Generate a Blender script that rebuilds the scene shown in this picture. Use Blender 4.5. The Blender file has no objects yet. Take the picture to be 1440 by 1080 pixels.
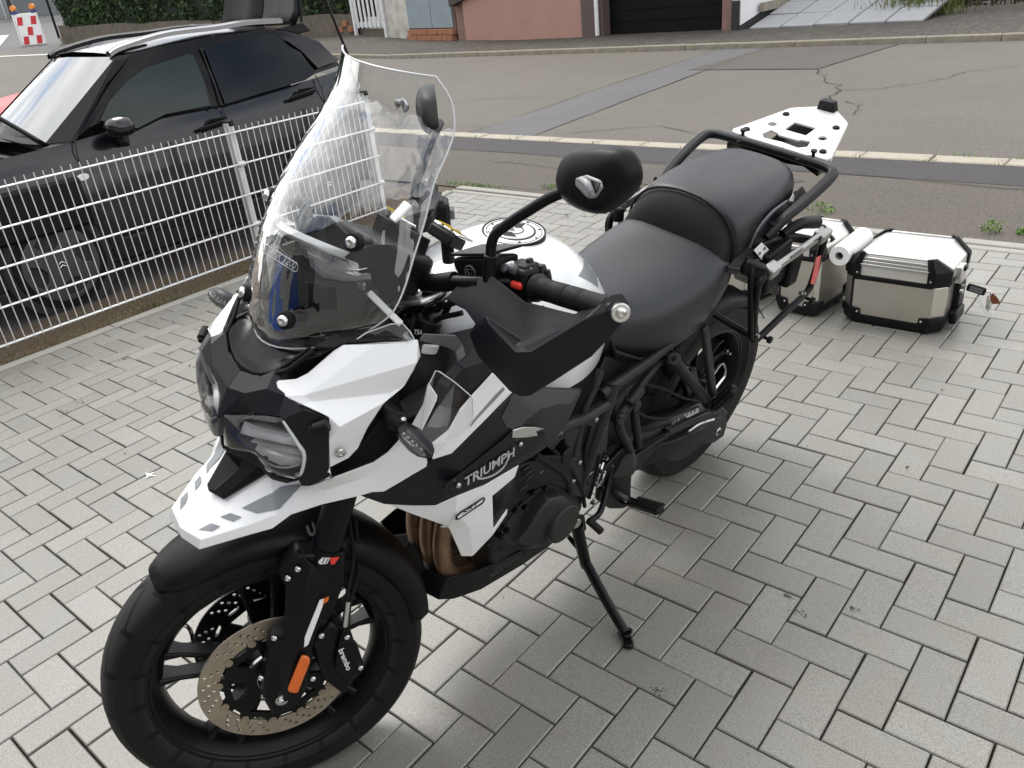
import bpy, bmesh, math, random
from mathutils import Vector, Matrix
from math import sin, cos, pi, radians
random.seed(7)
SC = bpy.context.scene
COL = SC.collection

# ---------------------------------------------------------------- camera, sky, sun, exposure
cam = bpy.data.cameras.new('camera'); camo = bpy.data.objects.new('camera', cam); COL.objects.link(camo)
camo.matrix_world = Matrix(((0.768354, -0.223737, 0.599644, 0.557106), (0.632336, 0.410160, -0.657206, -1.457455), (-0.098909, 0.884144, 0.456626, 1.553929), (0.000000, 0.000000, 0.000000, 1.000000)))
cam.sensor_width = 36.0; cam.lens = 28.075; cam.clip_start = 0.05; cam.clip_end = 900
SC.camera = camo

SUN_EL, SUN_AZ = radians(54), radians(158)      # azimuth counted from +X towards +Y
world = bpy.data.worlds.new('World'); SC.world = world; world.use_nodes = True
wn, wl = world.node_tree.nodes, world.node_tree.links
wn.clear()
wout = wn.new('ShaderNodeOutputWorld'); wbg = wn.new('ShaderNodeBackground')
sky = wn.new('ShaderNodeTexSky'); sky.sky_type = 'NISHITA'; sky.sun_disc = False
sky.sun_elevation = SUN_EL; sky.sun_rotation = pi / 2 - SUN_AZ; sky.air_density = 1.2; sky.dust_density = 1.5
wtc = wn.new('ShaderNodeTexCoord'); wmap = wn.new('ShaderNodeMapping'); wmap.inputs['Scale'].default_value = (1, 1, 2.2)
wno = wn.new('ShaderNodeTexNoise'); wno.inputs['Scale'].default_value = 2.1; wno.inputs['Detail'].default_value = 7; wno.inputs['Roughness'].default_value = .58
wno.inputs['Distortion'].default_value = .6
wr = wn.new('ShaderNodeValToRGB'); wr.color_ramp.elements[0].position = .36; wr.color_ramp.elements[1].position = .50
wno2 = wn.new('ShaderNodeTexNoise'); wno2.inputs['Scale'].default_value = 3.3; wno2.inputs['Detail'].default_value = 6
wr2 = wn.new('ShaderNodeValToRGB'); wr2.color_ramp.elements[0].position = .3; wr2.color_ramp.elements[1].position = .68
wr2.color_ramp.elements[0].color = (6.6, 6.7, 6.9, 1); wr2.color_ramp.elements[1].color = (12.5, 12.4, 12.2, 1)
wmix = wn.new('ShaderNodeMix'); wmix.data_type = 'RGBA'
wl.new(wtc.outputs['Generated'], wmap.inputs['Vector'])
wl.new(wmap.outputs[0], wno.inputs['Vector']); wl.new(wmap.outputs[0], wno2.inputs['Vector'])
wl.new(wno.outputs['Fac'], wr.inputs[0]); wl.new(wno2.outputs['Fac'], wr2.inputs[0])
wl.new(wr.outputs[0], wmix.inputs['Factor']); wl.new(sky.outputs[0], wmix.inputs['A']); wl.new(wr2.outputs[0], wmix.inputs['B'])
wl.new(wmix.outputs['Result'], wbg.inputs[0]); wbg.inputs[1].default_value = .125
wl.new(wbg.outputs[0], wout.inputs[0])

sun = bpy.data.lights.new('sun', 'SUN'); suno = bpy.data.objects.new('sun', sun); COL.objects.link(suno)
sun.energy = 1.2; sun.angle = radians(22); sun.color = (1, .96, .9)
suno.rotation_euler = Vector((-cos(SUN_EL) * cos(SUN_AZ), -cos(SUN_EL) * sin(SUN_AZ), -sin(SUN_EL))).to_track_quat('-Z', 'Y').to_euler()
suno.location = (0, 0, 20)
SC.view_settings.view_transform = 'Standard'; SC.view_settings.look = 'None'
SC.view_settings.exposure = 0.62; SC.view_settings.gamma = 1.0; SC.view_settings.use_curve_mapping = False
SC.cycles.use_denoising = True; SC.cycles.max_bounces = 10; SC.cycles.transparent_max_bounces = 24
SC.cycles.caustics_reflective = False; SC.cycles.caustics_refractive = False; SC.cycles.sample_clamp_indirect = 6

# ---------------------------------------------------------------- materials
def nodes(name):
    m = bpy.data.materials.new(name); m.use_nodes = True
    nt = m.node_tree; b = nt.nodes['Principled BSDF']
    return m, nt, b
def nn(nt, t, **k):
    n = nt.nodes.new(t)
    for a, v in k.items(): setattr(n, a, v)
    return n
def pbr(name, col, rough=.5, metal=0., var=.12, vscale=9., bump=0., bscale=300., coat=0., spec=.5, rvar=.08, dirt=None, dirtamt=.5, dscale=4.):
    """a paint, plastic, metal or stone: base colour with a little mottling, uneven gloss, fine relief"""
    m, nt, b = nodes(name)
    tc = nn(nt, 'ShaderNodeTexCoord')
    n1 = nn(nt, 'ShaderNodeTexNoise'); n1.inputs['Scale'].default_value = vscale; n1.inputs['Detail'].default_value = 5
    nt.links.new(tc.outputs['Object'], n1.inputs['Vector'])
    mx = nn(nt, 'ShaderNodeMix', data_type='RGBA')
    mx.inputs['A'].default_value = tuple(max(0, c * (1 - var)) for c in col) + (1,)
    mx.inputs['B'].default_value = tuple(c * (1 + var) for c in col) + (1,)
    nt.links.new(n1.outputs['Fac'], mx.inputs['Factor'])
    out = mx.outputs['Result']
    if dirt:
        n3 = nn(nt, 'ShaderNodeTexNoise'); n3.inputs['Scale'].default_value = dscale; n3.inputs['Detail'].default_value = 8; n3.inputs['Roughness'].default_value = .65
        nt.links.new(tc.outputs['Object'], n3.inputs['Vector'])
        r3 = nn(nt, 'ShaderNodeMapRange'); r3.inputs['From Min'].default_value = .45; r3.inputs['From Max'].default_value = .75; r3.inputs['To Max'].default_value = dirtamt
        nt.links.new(n3.outputs['Fac'], r3.inputs['Value'])
        m3 = nn(nt, 'ShaderNodeMix', data_type='RGBA'); m3.inputs['B'].default_value = tuple(dirt) + (1,)
        nt.links.new(r3.outputs[0], m3.inputs['Factor']); nt.links.new(out, m3.inputs['A']); out = m3.outputs['Result']
    nt.links.new(out, b.inputs['Base Color'])
    n2 = nn(nt, 'ShaderNodeTexNoise'); n2.inputs['Scale'].default_value = vscale * 3.1; n2.inputs['Detail'].default_value = 4
    nt.links.new(tc.outputs['Object'], n2.inputs['Vector'])
    mr = nn(nt, 'ShaderNodeMapRange'); mr.inputs['To Min'].default_value = max(0, rough - rvar); mr.inputs['To Max'].default_value = min(1, rough + rvar)
    nt.links.new(n2.outputs['Fac'], mr.inputs['Value']); nt.links.new(mr.outputs[0], b.inputs['Roughness'])
    b.inputs['Metallic'].default_value = metal
    b.inputs['Specular IOR Level'].default_value = spec
    b.inputs['Coat Weight'].default_value = coat; b.inputs['Coat Roughness'].default_value = .04
    if bump:
        n4 = nn(nt, 'ShaderNodeTexNoise'); n4.inputs['Scale'].default_value = bscale; n4.inputs['Detail'].default_value = 3
        nt.links.new(tc.outputs['Object'], n4.inputs['Vector'])
        bp = nn(nt, 'ShaderNodeBump'); bp.inputs['Strength'].default_value = bump; bp.inputs['Distance'].default_value = .002
        nt.links.new(n4.outputs['Fac'], bp.inputs['Height']); nt.links.new(bp.outputs[0], b.inputs['Normal'])
    return m
def clear(name, tint=(.96, .97, .97), ior=1.49, gain=1.5, rough=.015, haze=0.02, wave=.12, ws=(16, 16, 3), edge=0.):
    """thin clear sheet: lets the view through, mirrors more at grazing angles, a little dust"""
    m, nt, b = nodes(name)
    out = nt.nodes['Material Output']
    tr = nn(nt, 'ShaderNodeBsdfTransparent'); tr.inputs[0].default_value = tint + (1,)
    gl = nn(nt, 'ShaderNodeBsdfGlossy'); gl.inputs['Roughness'].default_value = rough; gl.inputs[0].default_value = (1, 1, 1, 1)
    fr = nn(nt, 'ShaderNodeFresnel'); fr.inputs['IOR'].default_value = ior
    if edge:
        lw = nn(nt, 'ShaderNodeLayerWeight'); lw.inputs['Blend'].default_value = .5; pw = nn(nt, 'ShaderNodeMath', operation='POWER'); pw.inputs[1].default_value = 2.3; nt.links.new(lw.outputs['Facing'], pw.inputs[0])
        fr = nn(nt, 'ShaderNodeMath', operation='MULTIPLY_ADD'); fr.inputs[1].default_value = edge; fr.inputs[2].default_value = .10; nt.links.new(pw.outputs[0], fr.inputs[0])
    mu = nn(nt, 'ShaderNodeMath', operation='MULTIPLY'); mu.inputs[1].default_value = gain; mu.use_clamp = True
    nt.links.new(fr.outputs[0], mu.inputs[0])
    tc = nn(nt, 'ShaderNodeTexCoord'); no = nn(nt, 'ShaderNodeTexNoise'); no.inputs['Scale'].default_value = 1; no.inputs['Detail'].default_value = 1.5
    mp = nn(nt, 'ShaderNodeMapping'); mp.inputs['Scale'].default_value = ws; mp.inputs['Rotation'].default_value = (0, .5, 0); nt.links.new(tc.outputs['Object'], mp.inputs['Vector']); nt.links.new(mp.outputs[0], no.inputs['Vector'])
    bp = nn(nt, 'ShaderNodeBump'); bp.inputs['Strength'].default_value = wave; bp.inputs['Distance'].default_value = .01
    nt.links.new(no.outputs['Fac'], bp.inputs['Height']); nt.links.new(bp.outputs[0], gl.inputs['Normal'])
    df = nn(nt, 'ShaderNodeBsdfDiffuse'); df.inputs[0].default_value = (.7, .7, .68, 1)
    mr = nn(nt, 'ShaderNodeMapRange'); mr.inputs['From Min'].default_value = .4; mr.inputs['From Max'].default_value = .8; mr.inputs['To Max'].default_value = haze * 2
    nt.links.new(no.outputs['Fac'], mr.inputs['Value'])
    m1 = nn(nt, 'ShaderNodeMixShader'); m2 = nn(nt, 'ShaderNodeMixShader')
    nt.links.new(mr.outputs[0], m1.inputs[0]); nt.links.new(tr.outputs[0], m1.inputs[1]); nt.links.new(df.outputs[0], m1.inputs[2])
    nt.links.new(mu.outputs[0], m2.inputs[0]); nt.links.new(m1.outputs[0], m2.inputs[1]); nt.links.new(gl.outputs[0], m2.inputs[2])
    nt.links.new(m2.outputs[0], out.inputs['Surface'])
    return m

WHITE = pbr('white_paint', (.80, .81, .82), .22, coat=.6, var=.02, dirt=(.62, .61, .58), dirtamt=.10, dscale=7, rvar=.05)
BLACKP = pbr('black_plastic', (.0036, .0038, .0045), .44, bump=.10, bscale=900, var=.2, dirt=(.02, .0195, .018), dirtamt=.10, dscale=16, spec=.22)
GREYP = pbr('anthracite_plastic', (.0058, .0068, .0090), .38, bump=.07, bscale=900, var=.15, dirt=(.025, .0245, .023), dirtamt=.10, dscale=12, spec=.32)
MIDGREY = pbr('mid_grey_paint', (.10, .105, .11), .38, var=.08)
DECAL = pbr('grey_decal', (.20, .215, .23), .35, var=.05, coat=.3)
SATIN = pbr('satin_black_metal', (.004, .0041, .0045), .34, var=.2, dirt=(.022, .021, .019), dirtamt=.12, dscale=14, metal=.1, spec=.25)
FRAME = pbr('dark_frame_paint', (.0185, .0185, .019), .40, var=.15, metal=.15, dirt=(.035, .033, .029), dirtamt=.2, dscale=12, spec=.28)
ENGINE = pbr('engine_case_paint', (.0225, .0215, .0195), .42, var=.15, metal=.2, bump=.1, bscale=500, dirt=(.04, .036, .031), dirtamt=.22, dscale=10, spec=.32)
GLOSSB = pbr('gloss_black', (.004, .004, .0045), .18, coat=.0, var=.1, spec=.22)
RUBBER = pbr('tyre_rubber', (.005, .005, .0052), .6, var=.2, bump=.1, bscale=300, dirt=(.02, .019, .0175), dirtamt=.2, dscale=9, spec=.22)
GRIP = pbr('grip_rubber', (.0042, .0042, .0046), .5, bump=.25, bscale=700, spec=.25)
LEATHER = pbr('seat_vinyl', (.0105, .0125, .0155), .40, bump=.22, bscale=520, var=.1, rvar=.05)
LEATHER2 = pbr('seat_front_panel', (.004, .004, .0044), .5, bump=.3, bscale=420, var=.1, spec=.22)
STEEL = pbr('bright_steel', (.62, .62, .61), .24, metal=1, var=.08)
CHROME = pbr('chrome', (.8, .8, .8), .08, metal=1, var=.02, rvar=.03)
ALU = pbr('brushed_aluminium', (.60, .595, .575), .34, metal=1, var=.05, vscale=30, bump=.05, bscale=200)
ALUD = pbr('anodised_aluminium', (.40, .395, .385), .42, metal=.9, var=.05)
RACKW = pbr('silver_powder_coat', (.74, .74, .735), .38, var=.03, metal=.1)
DISC = pbr('brake_disc_steel', (.36, .31, .235), .40, metal=.6, var=.25, vscale=40)
EXH = pbr('exhaust_bronze', (.30, .19, .115), .42, metal=.75, var=.3, vscale=25, dirt=(.09, .06, .04), dirtamt=.6, dscale=20)
RED = pbr('red_plastic', (.75, .045, .03), .35, var=.05)
REDREF = pbr('red_reflector', (.55, .02, .015), .2, var=.1, coat=.4, bump=.3, bscale=900)
ORANGE = pbr('orange_reflector', (.72, .14, .015), .25, var=.15, vscale=60, coat=.5, bump=.5, bscale=800)
INK = pbr('white_print', (.75, .75, .74), .4, var=.02)
INKG = pbr('silver_print', (.55, .555, .56), .3, metal=.4, var=.05)
INKB = pbr('black_print', (.012, .012, .012), .5, var=.02)
PAPER = pbr('white_paper', (.83, .83, .82), .85, var=.03, spec=.2)
CORE = pbr('grey_cardboard', (.30, .29, .27), .8)
BROWNL = pbr('brown_leather', (.17, .05, .022), .5, var=.3, vscale=60)
YELLOW = pbr('yellow_band', (.65, .45, .04), .4)
LENS = clear('clear_lens', (.97, .975, .98), gain=.9, haze=.01, wave=.03)
SCREEN = clear('clear_acrylic', (.93, .945, .95), gain=1.0, edge=1.45, haze=.012, wave=.45, ws=(22, 30, 4))
SMOKE = clear('smoked_acrylic', (.40, .41, .43), gain=1.7, haze=.0, wave=.06)
EDGE = pbr('acrylic_edge', (.62, .64, .65), .25, var=.1)
REFL = pbr('lamp_reflector', (.88, .88, .89), .14, metal=.35, var=.03)
LAMPIN = pbr('lamp_interior_grey', (.16, .16, .165), .2, var=.1, metal=.3)
def carglass(name, col, rough=.03):
    return pbr(name, col, rough, var=.15, vscale=2, rvar=.02, spec=.8, coat=.3)

# ---------------------------------------------------------------- mesh helpers
def link(name, me, mat=None, parent=None):
    o = bpy.data.objects.new(name, me); COL.objects.link(o)
    if mat is not None and me is not None:
        me.materials.clear(); me.materials.append(mat)
    if parent is not None: o.parent = parent
    return o
def tag(o, label=None, cat=None, group=None, kind=None):
    if label: o['label'] = label
    if cat: o['category'] = cat
    if group: o['group'] = group
    if kind: o['kind'] = kind
    return o
def empty(name, loc=(0, 0, 0), mat=None):
    o = bpy.data.objects.new(name, None); COL.objects.link(o); o.empty_display_size = .1
    if mat is not None: o.matrix_world = mat
    else: o.location = loc
    return o
def mir(vs): return [(v[0], -v[1], v[2]) for v in vs]
def mesh(name, vs, fs, mat, parent=None, xf=None, smooth=40, bev=0, sol=0, soff=-1, sub=0, flip=False, recalc=True, bseg=2):
    if xf is not None: vs = [xf @ Vector(v) for v in vs]
    if flip: fs = [tuple(reversed(f)) for f in fs]
    me = bpy.data.meshes.new(name); me.from_pydata([tuple(v) for v in vs], [], fs)
    if recalc:
        bm = bmesh.new(); bm.from_mesh(me); bmesh.ops.remove_doubles(bm, verts=bm.verts, dist=1e-5)
        bmesh.ops.recalc_face_normals(bm, faces=bm.faces); bm.to_mesh(me); bm.free()
    o = link(name, me, mat, parent)
    if smooth:
        me.shade_smooth()
        if smooth < 180 and not sub: me.set_sharp_from_angle(angle=radians(smooth))
    if sol:
        s = o.modifiers.new('thickness', 'SOLIDIFY'); s.thickness = sol; s.offset = soff; s.use_even_offset = True
    if bev:
        b = o.modifiers.new('edges', 'BEVEL'); b.width = bev; b.segments = bseg; b.limit_method = 'ANGLE'; b.angle_limit = radians(25)
        b.harden_normals = False
    if sub:
        s = o.modifiers.new('smooth', 'SUBSURF'); s.levels = sub; s.render_levels = sub
    return o
class MB:
    """collects shapes; build() links them as one mesh object"""
    def __init__(s): s.v, s.f = [], []
    def add(s, vs, fs):
        b = len(s.v); s.v += [tuple(v) for v in vs]; s.f += [tuple(i + b for i in f) for f in fs]; return s
    def box(s, c, d, rot=None, taper=1.):
        vs = []
        for z in (-1, 1):
            t = taper if z > 0 else 1.
            for x, y in ((-1, -1), (1, -1), (1, 1), (-1, 1)):
                p = Vector((x * d[0] / 2 * t, y * d[1] / 2 * t, z * d[2] / 2))
                if rot is not None: p = rot @ p
                vs.append(Vector(c) + p)
        return s.add(vs, [(3, 2, 1, 0), (4, 5, 6, 7), (0, 1, 5, 4), (1, 2, 6, 5), (2, 3, 7, 6), (3, 0, 4, 7)])
    def bar(s, a, b, w, h, up=(0, 0, 1)):
        """rectangular bar from a to b; w across, h along up"""
        a, b = Vector(a), Vector(b); t = (b - a).normalized(); x = t.cross(Vector(up)).normalized(); y = x.cross(t)
        vs = [p + x * sx * w / 2 + y * sy * h / 2 for p in (a, b) for sx, sy in ((-1, -1), (1, -1), (1, 1), (-1, 1))]
        return s.add(vs, [(0, 1, 2, 3), (7, 6, 5, 4), (0, 4, 5, 1), (1, 5, 6, 2), (2, 6, 7, 3), (3, 7, 4, 0)])
    def tube(s, pts, r, n=10, smooth=4, caps=True):
        P = spline(pts, smooth) if smooth and len(pts) > 2 else [Vector(p) for p in pts]
        R = r if callable(r) else (lambda t: r)
        rings = []; up = None
        for i, p in enumerate(P):
            t = (P[min(i + 1, len(P) - 1)] - P[max(i - 1, 0)]).normalized()
            if up is None:
                up = t.orthogonal().normalized()
            else:
                up = (up - t * up.dot(t)).normalized()
            b = t.cross(up); rr = R(i / max(1, len(P) - 1))
            rings.append([p + (up * cos(2 * pi * k / n) + b * sin(2 * pi * k / n)) * rr for k in range(n)])
        vs = [v for q in rings for v in q]; fs = []
        for i in range(len(rings) - 1):
            for k in range(n):
                a, c = i * n + k, i * n + (k + 1) % n
                fs.append((a, c, c + n, a + n))
        if caps: fs += [tuple(reversed(range(n))), tuple(range((len(rings) - 1) * n, len(rings) * n))]
        return s.add(vs, fs)
    def cyl(s, a, b, r, r2=None, n=20):
        a, b = Vector(a), Vector(b); r2 = r if r2 is None else r2
        t = (b - a).normalized(); x = t.orthogonal().normalized(); y = t.cross(x)
        vs = [a + (x * cos(2 * pi * k / n) + y * sin(2 * pi * k / n)) * r for k in range(n)] + [b + (x * cos(2 * pi * k / n) + y * sin(2 * pi * k / n)) * r2 for k in range(n)]
        fs = [(k, (k + 1) % n, (k + 1) % n + n, k + n) for k in range(n)] + [tuple(reversed(range(n))), tuple(range(n, 2 * n))]
        return s.add(vs, fs)
    def bolt(s, p, d, r=.008, h=.005):
        """button-head screw with a hex socket"""
        p, d = Vector(p), Vector(d).normalized(); n = 14
        x = d.orthogonal().normalized(); y = d.cross(x)
        prof = [(r, 0), (r, h * .45), (r * .8, h * .85), (r * .45, h), (r * .42, h * .45)]
        vs = [p + d * z + (x * cos(2 * pi * k / n) + y * sin(2 * pi * k / n)) * q for q, z in prof for k in range(n)]
        fs = [(i * n + k, i * n + (k + 1) % n, (i + 1) * n + (k + 1) % n, (i + 1) * n + k) for i in range(len(prof) - 1) for k in range(n)]
        fs.append(tuple(range((len(prof) - 1) * n, len(prof) * n)))
        return s.add(vs, fs)
    def prism(s, pts, d):
        """closed outline of 3-D points extruded by vector d"""
        n = len(pts); d = Vector(d); vs = [Vector(p) for p in pts] + [Vector(p) + d for p in pts]
        return s.add(vs, [tuple(reversed(range(n))), tuple(range(n, 2 * n))] + [(k, (k + 1) % n, (k + 1) % n + n, k + n) for k in range(n)])
    def grid(s, rows, closed=False):
        m = len(rows[0]); vs = [p for r in rows for p in r]; fs = []
        for i in range(len(rows) - 1):
            for k in range(m if closed else m - 1):
                a, c = i * m + k, i * m + (k + 1) % m
                fs.append((a, c, c + m, a + m))
        return s.add(vs, fs)
    def lathe(s, prof, n=64, a0=0., a1=2 * pi, c=(0, 0, 0)):
        """profile of (y, r) pairs turned about the local Y axis"""
        full = abs(a1 - a0) > 6.28; m = n if full else n + 1
        vs = []
        for y, r in prof:
            for k in range(m):
                a = a0 + (a1 - a0) * k / n
                vs.append((c[0] + r * cos(a), c[1] + y, c[2] + r * sin(a)))
        fs = []
        for i in range(len(prof) - 1):
            for k in range(n):
                a, b = i * m + k, i * m + (k + 1) % m
                fs.append((a, b, b + m, a + m))
        return s.add(vs, fs)
    def build(s, name, mat, parent=None, **k): return mesh(name, s.v, s.f, mat, parent, **k)
    def both(s):
        n = len(s.v); s.v += mir(s.v); s.f += [tuple(reversed([i + n for i in f])) for f in s.f]; return s
def spline(pts, k=4):
    P = [Vector(p) for p in pts]; P = [P[0] * 2 - P[1]] + P + [P[-1] * 2 - P[-2]]; out = []
    for i in range(1, len(P) - 2):
        for j in range(k):
            t = j / k; a, b, c, d = P[i - 1:i + 3]
            out.append(.5 * ((2 * b) + (c - a) * t + (2 * a - 5 * b + 4 * c - d) * t * t + (3 * b - a - 3 * c + d) * t ** 3))
    out.append(P[-2]); return out
def plate(name, outer, holes, th, mat, parent, M, bev=0):
    """flat plate with through holes: 2-D outlines in the plane of matrix M, thickness along its Z"""
    cu = bpy.data.curves.new(name, 'CURVE'); cu.dimensions = '2D'; cu.fill_mode = 'BOTH'; cu.extrude = th / 2; cu.bevel_depth = bev; cu.bevel_resolution = 1
    for o in [outer] + holes:
        sp = cu.splines.new('POLY'); sp.points.add(len(o) - 1); sp.use_cyclic_u = True
        for q, p in zip(sp.points, o): q.co = (p[0], p[1], 0, 1)
    t = bpy.data.objects.new('tmp', cu); COL.objects.link(t)
    dg = bpy.context.evaluated_depsgraph_get(); me = bpy.data.meshes.new_from_object(t.evaluated_get(dg))
    bpy.data.objects.remove(t); bpy.data.curves.remove(cu)
    me.transform(M); me.name = name
    o = link(name, me, mat, parent); me.shade_smooth(); me.set_sharp_from_angle(angle=radians(35))
    return o
def circ(cx, cy, r, n=16, a=0): return [(cx + r * cos(2 * pi * k / n + a), cy + r * sin(2 * pi * k / n + a)) for k in range(n)]
def frame(o, x, y):
    """matrix with origin o, X along x, Y close to y"""
    x = Vector(x).normalized(); z = x.cross(Vector(y)).normalized(); y = z.cross(x)
    M = Matrix((x, y, z)).transposed().to_4x4(); M.translation = Vector(o); return M
def text(name, s, size, mat, parent, M, ext=.0006, shear=0., align='CENTER', space=1., bold=.0):
    cu = bpy.data.curves.new(name, 'FONT'); cu.body = s; cu.size = size; cu.extrude = ext; cu.shear = shear; cu.align_x = align; cu.align_y = 'CENTER'
    cu.space_character = space; cu.offset = bold; cu.resolution_u = 3
    t = bpy.data.objects.new('tmp', cu); COL.objects.link(t)
    dg = bpy.context.evaluated_depsgraph_get(); me = bpy.data.meshes.new_from_object(t.evaluated_get(dg))
    bpy.data.objects.remove(t); bpy.data.curves.remove(cu)
    me.transform(M); return link(name, me, mat, parent)
# ---------------------------------------------------------------- the ground
def sstep(a, b, x):
    t = max(0., min(1., (x - a) / (b - a))); return t * t * (3 - 2 * t)
def gz(x, y):
    """height of the ground: the yard falls a little towards the fence, the street climbs to the left"""
    z = 0.
    if x < -1 and y < 3.3: z -= .02 * (-1 - max(x, -9)) * (1 - sstep(2.2, 3.3, y))
    if x < -15 and y > 3: z += .033 * (-15 - x) * sstep(3.3, 8.5, y)
    return z
def sheet(name, x0, x1, y0, y1, dz, mat, nx=8, ny=4, parent=None, kind='structure'):
    vs = []; fs = []
    for j in range(ny + 1):
        for i in range(nx + 1):
            x = x0 + (x1 - x0) * i / nx; y = y0 + (y1 - y0) * j / ny
            vs.append((x, y, gz(x, y) + dz))
    for j in range(ny):
        for i in range(nx):
            a = j * (nx + 1) + i; fs.append((a, a + 1, a + nx + 2, a + nx + 1))
    o = mesh(name, vs, fs, mat, parent, smooth=0, recalc=False)
    if kind: o['kind'] = kind
    return o

def asphalt(name, col, grain=.5, stain=(.6, .55, .5), scale=1.):
    m, nt, b = nodes(name); L = nt.links.new
    tc = nn(nt, 'ShaderNodeTexCoord')
    big = nn(nt, 'ShaderNodeTexNoise'); big.inputs['Scale'].default_value = .55 * scale; big.inputs['Detail'].default_value = 7; big.inputs['Roughness'].default_value = .6
    fine = nn(nt, 'ShaderNodeTexNoise'); fine.inputs['Scale'].default_value = 85; fine.inputs['Detail'].default_value = 3; fine.inputs['Roughness'].default_value = .8
    vor = nn(nt, 'ShaderNodeTexVoronoi'); vor.inputs['Scale'].default_value = 120
    for n in (big, fine, vor): L(tc.outputs['Object'], n.inputs['Vector'])
    m1 = nn(nt, 'ShaderNodeMix', data_type='RGBA'); m1.inputs['A'].default_value = tuple(c * .78 for c in col) + (1,); m1.inputs['B'].default_value = tuple(c * 1.25 * s / .6 for c, s in zip(col, stain)) + (1,)
    L(big.outputs['Fac'], m1.inputs['Factor'])
    r = nn(nt, 'ShaderNodeMapRange'); r.inputs['From Min'].default_value = .3; r.inputs['From Max'].default_value = .75; r.inputs['To Min'].default_value = 1 - grain; r.inputs['To Max'].default_value = 1 + grain
    L(fine.outputs['Fac'], r.inputs['Value'])
    hs = nn(nt, 'ShaderNodeMix', data_type='RGBA', blend_type='MULTIPLY'); hs.inputs['Factor'].default_value = 1
    cb = nn(nt, 'ShaderNodeCombineColor')
    for k in range(3): L(r.outputs[0], cb.inputs[k])
    L(m1.outputs['Result'], hs.inputs['A']); L(cb.outputs[0], hs.inputs['B'])
    # pale chips of stone
    vr = nn(nt, 'ShaderNodeMath', operation='GREATER_THAN'); vr.inputs[1].default_value = .93
    sc = nn(nt, 'ShaderNodeSeparateColor'); L(vor.outputs['Color'], sc.inputs[0]); L(sc.outputs[0], vr.inputs[0])
    ml = nn(nt, 'ShaderNodeMath', operation='MULTIPLY'); ml.inputs[1].default_value = .35; L(vr.outputs[0], ml.inputs[0])
    m2 = nn(nt, 'ShaderNodeMix', data_type='RGBA'); m2.inputs['B'].default_value = tuple(min(.5, c * 2.4) for c in col) + (1,)
    L(ml.outputs[0], m2.inputs['Factor']); L(hs.outputs['Result'], m2.inputs['A']); L(m2.outputs['Result'], b.inputs['Base Color'])
    b.inputs['Roughness'].default_value = .8
    bp = nn(nt, 'ShaderNodeBump'); bp.inputs['Strength'].default_value = .5; bp.inputs['Distance'].default_value = .004
    L(fine.outputs['Fac'], bp.inputs['Height']); L(bp.outputs[0], b.inputs['Normal'])
    return m
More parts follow.
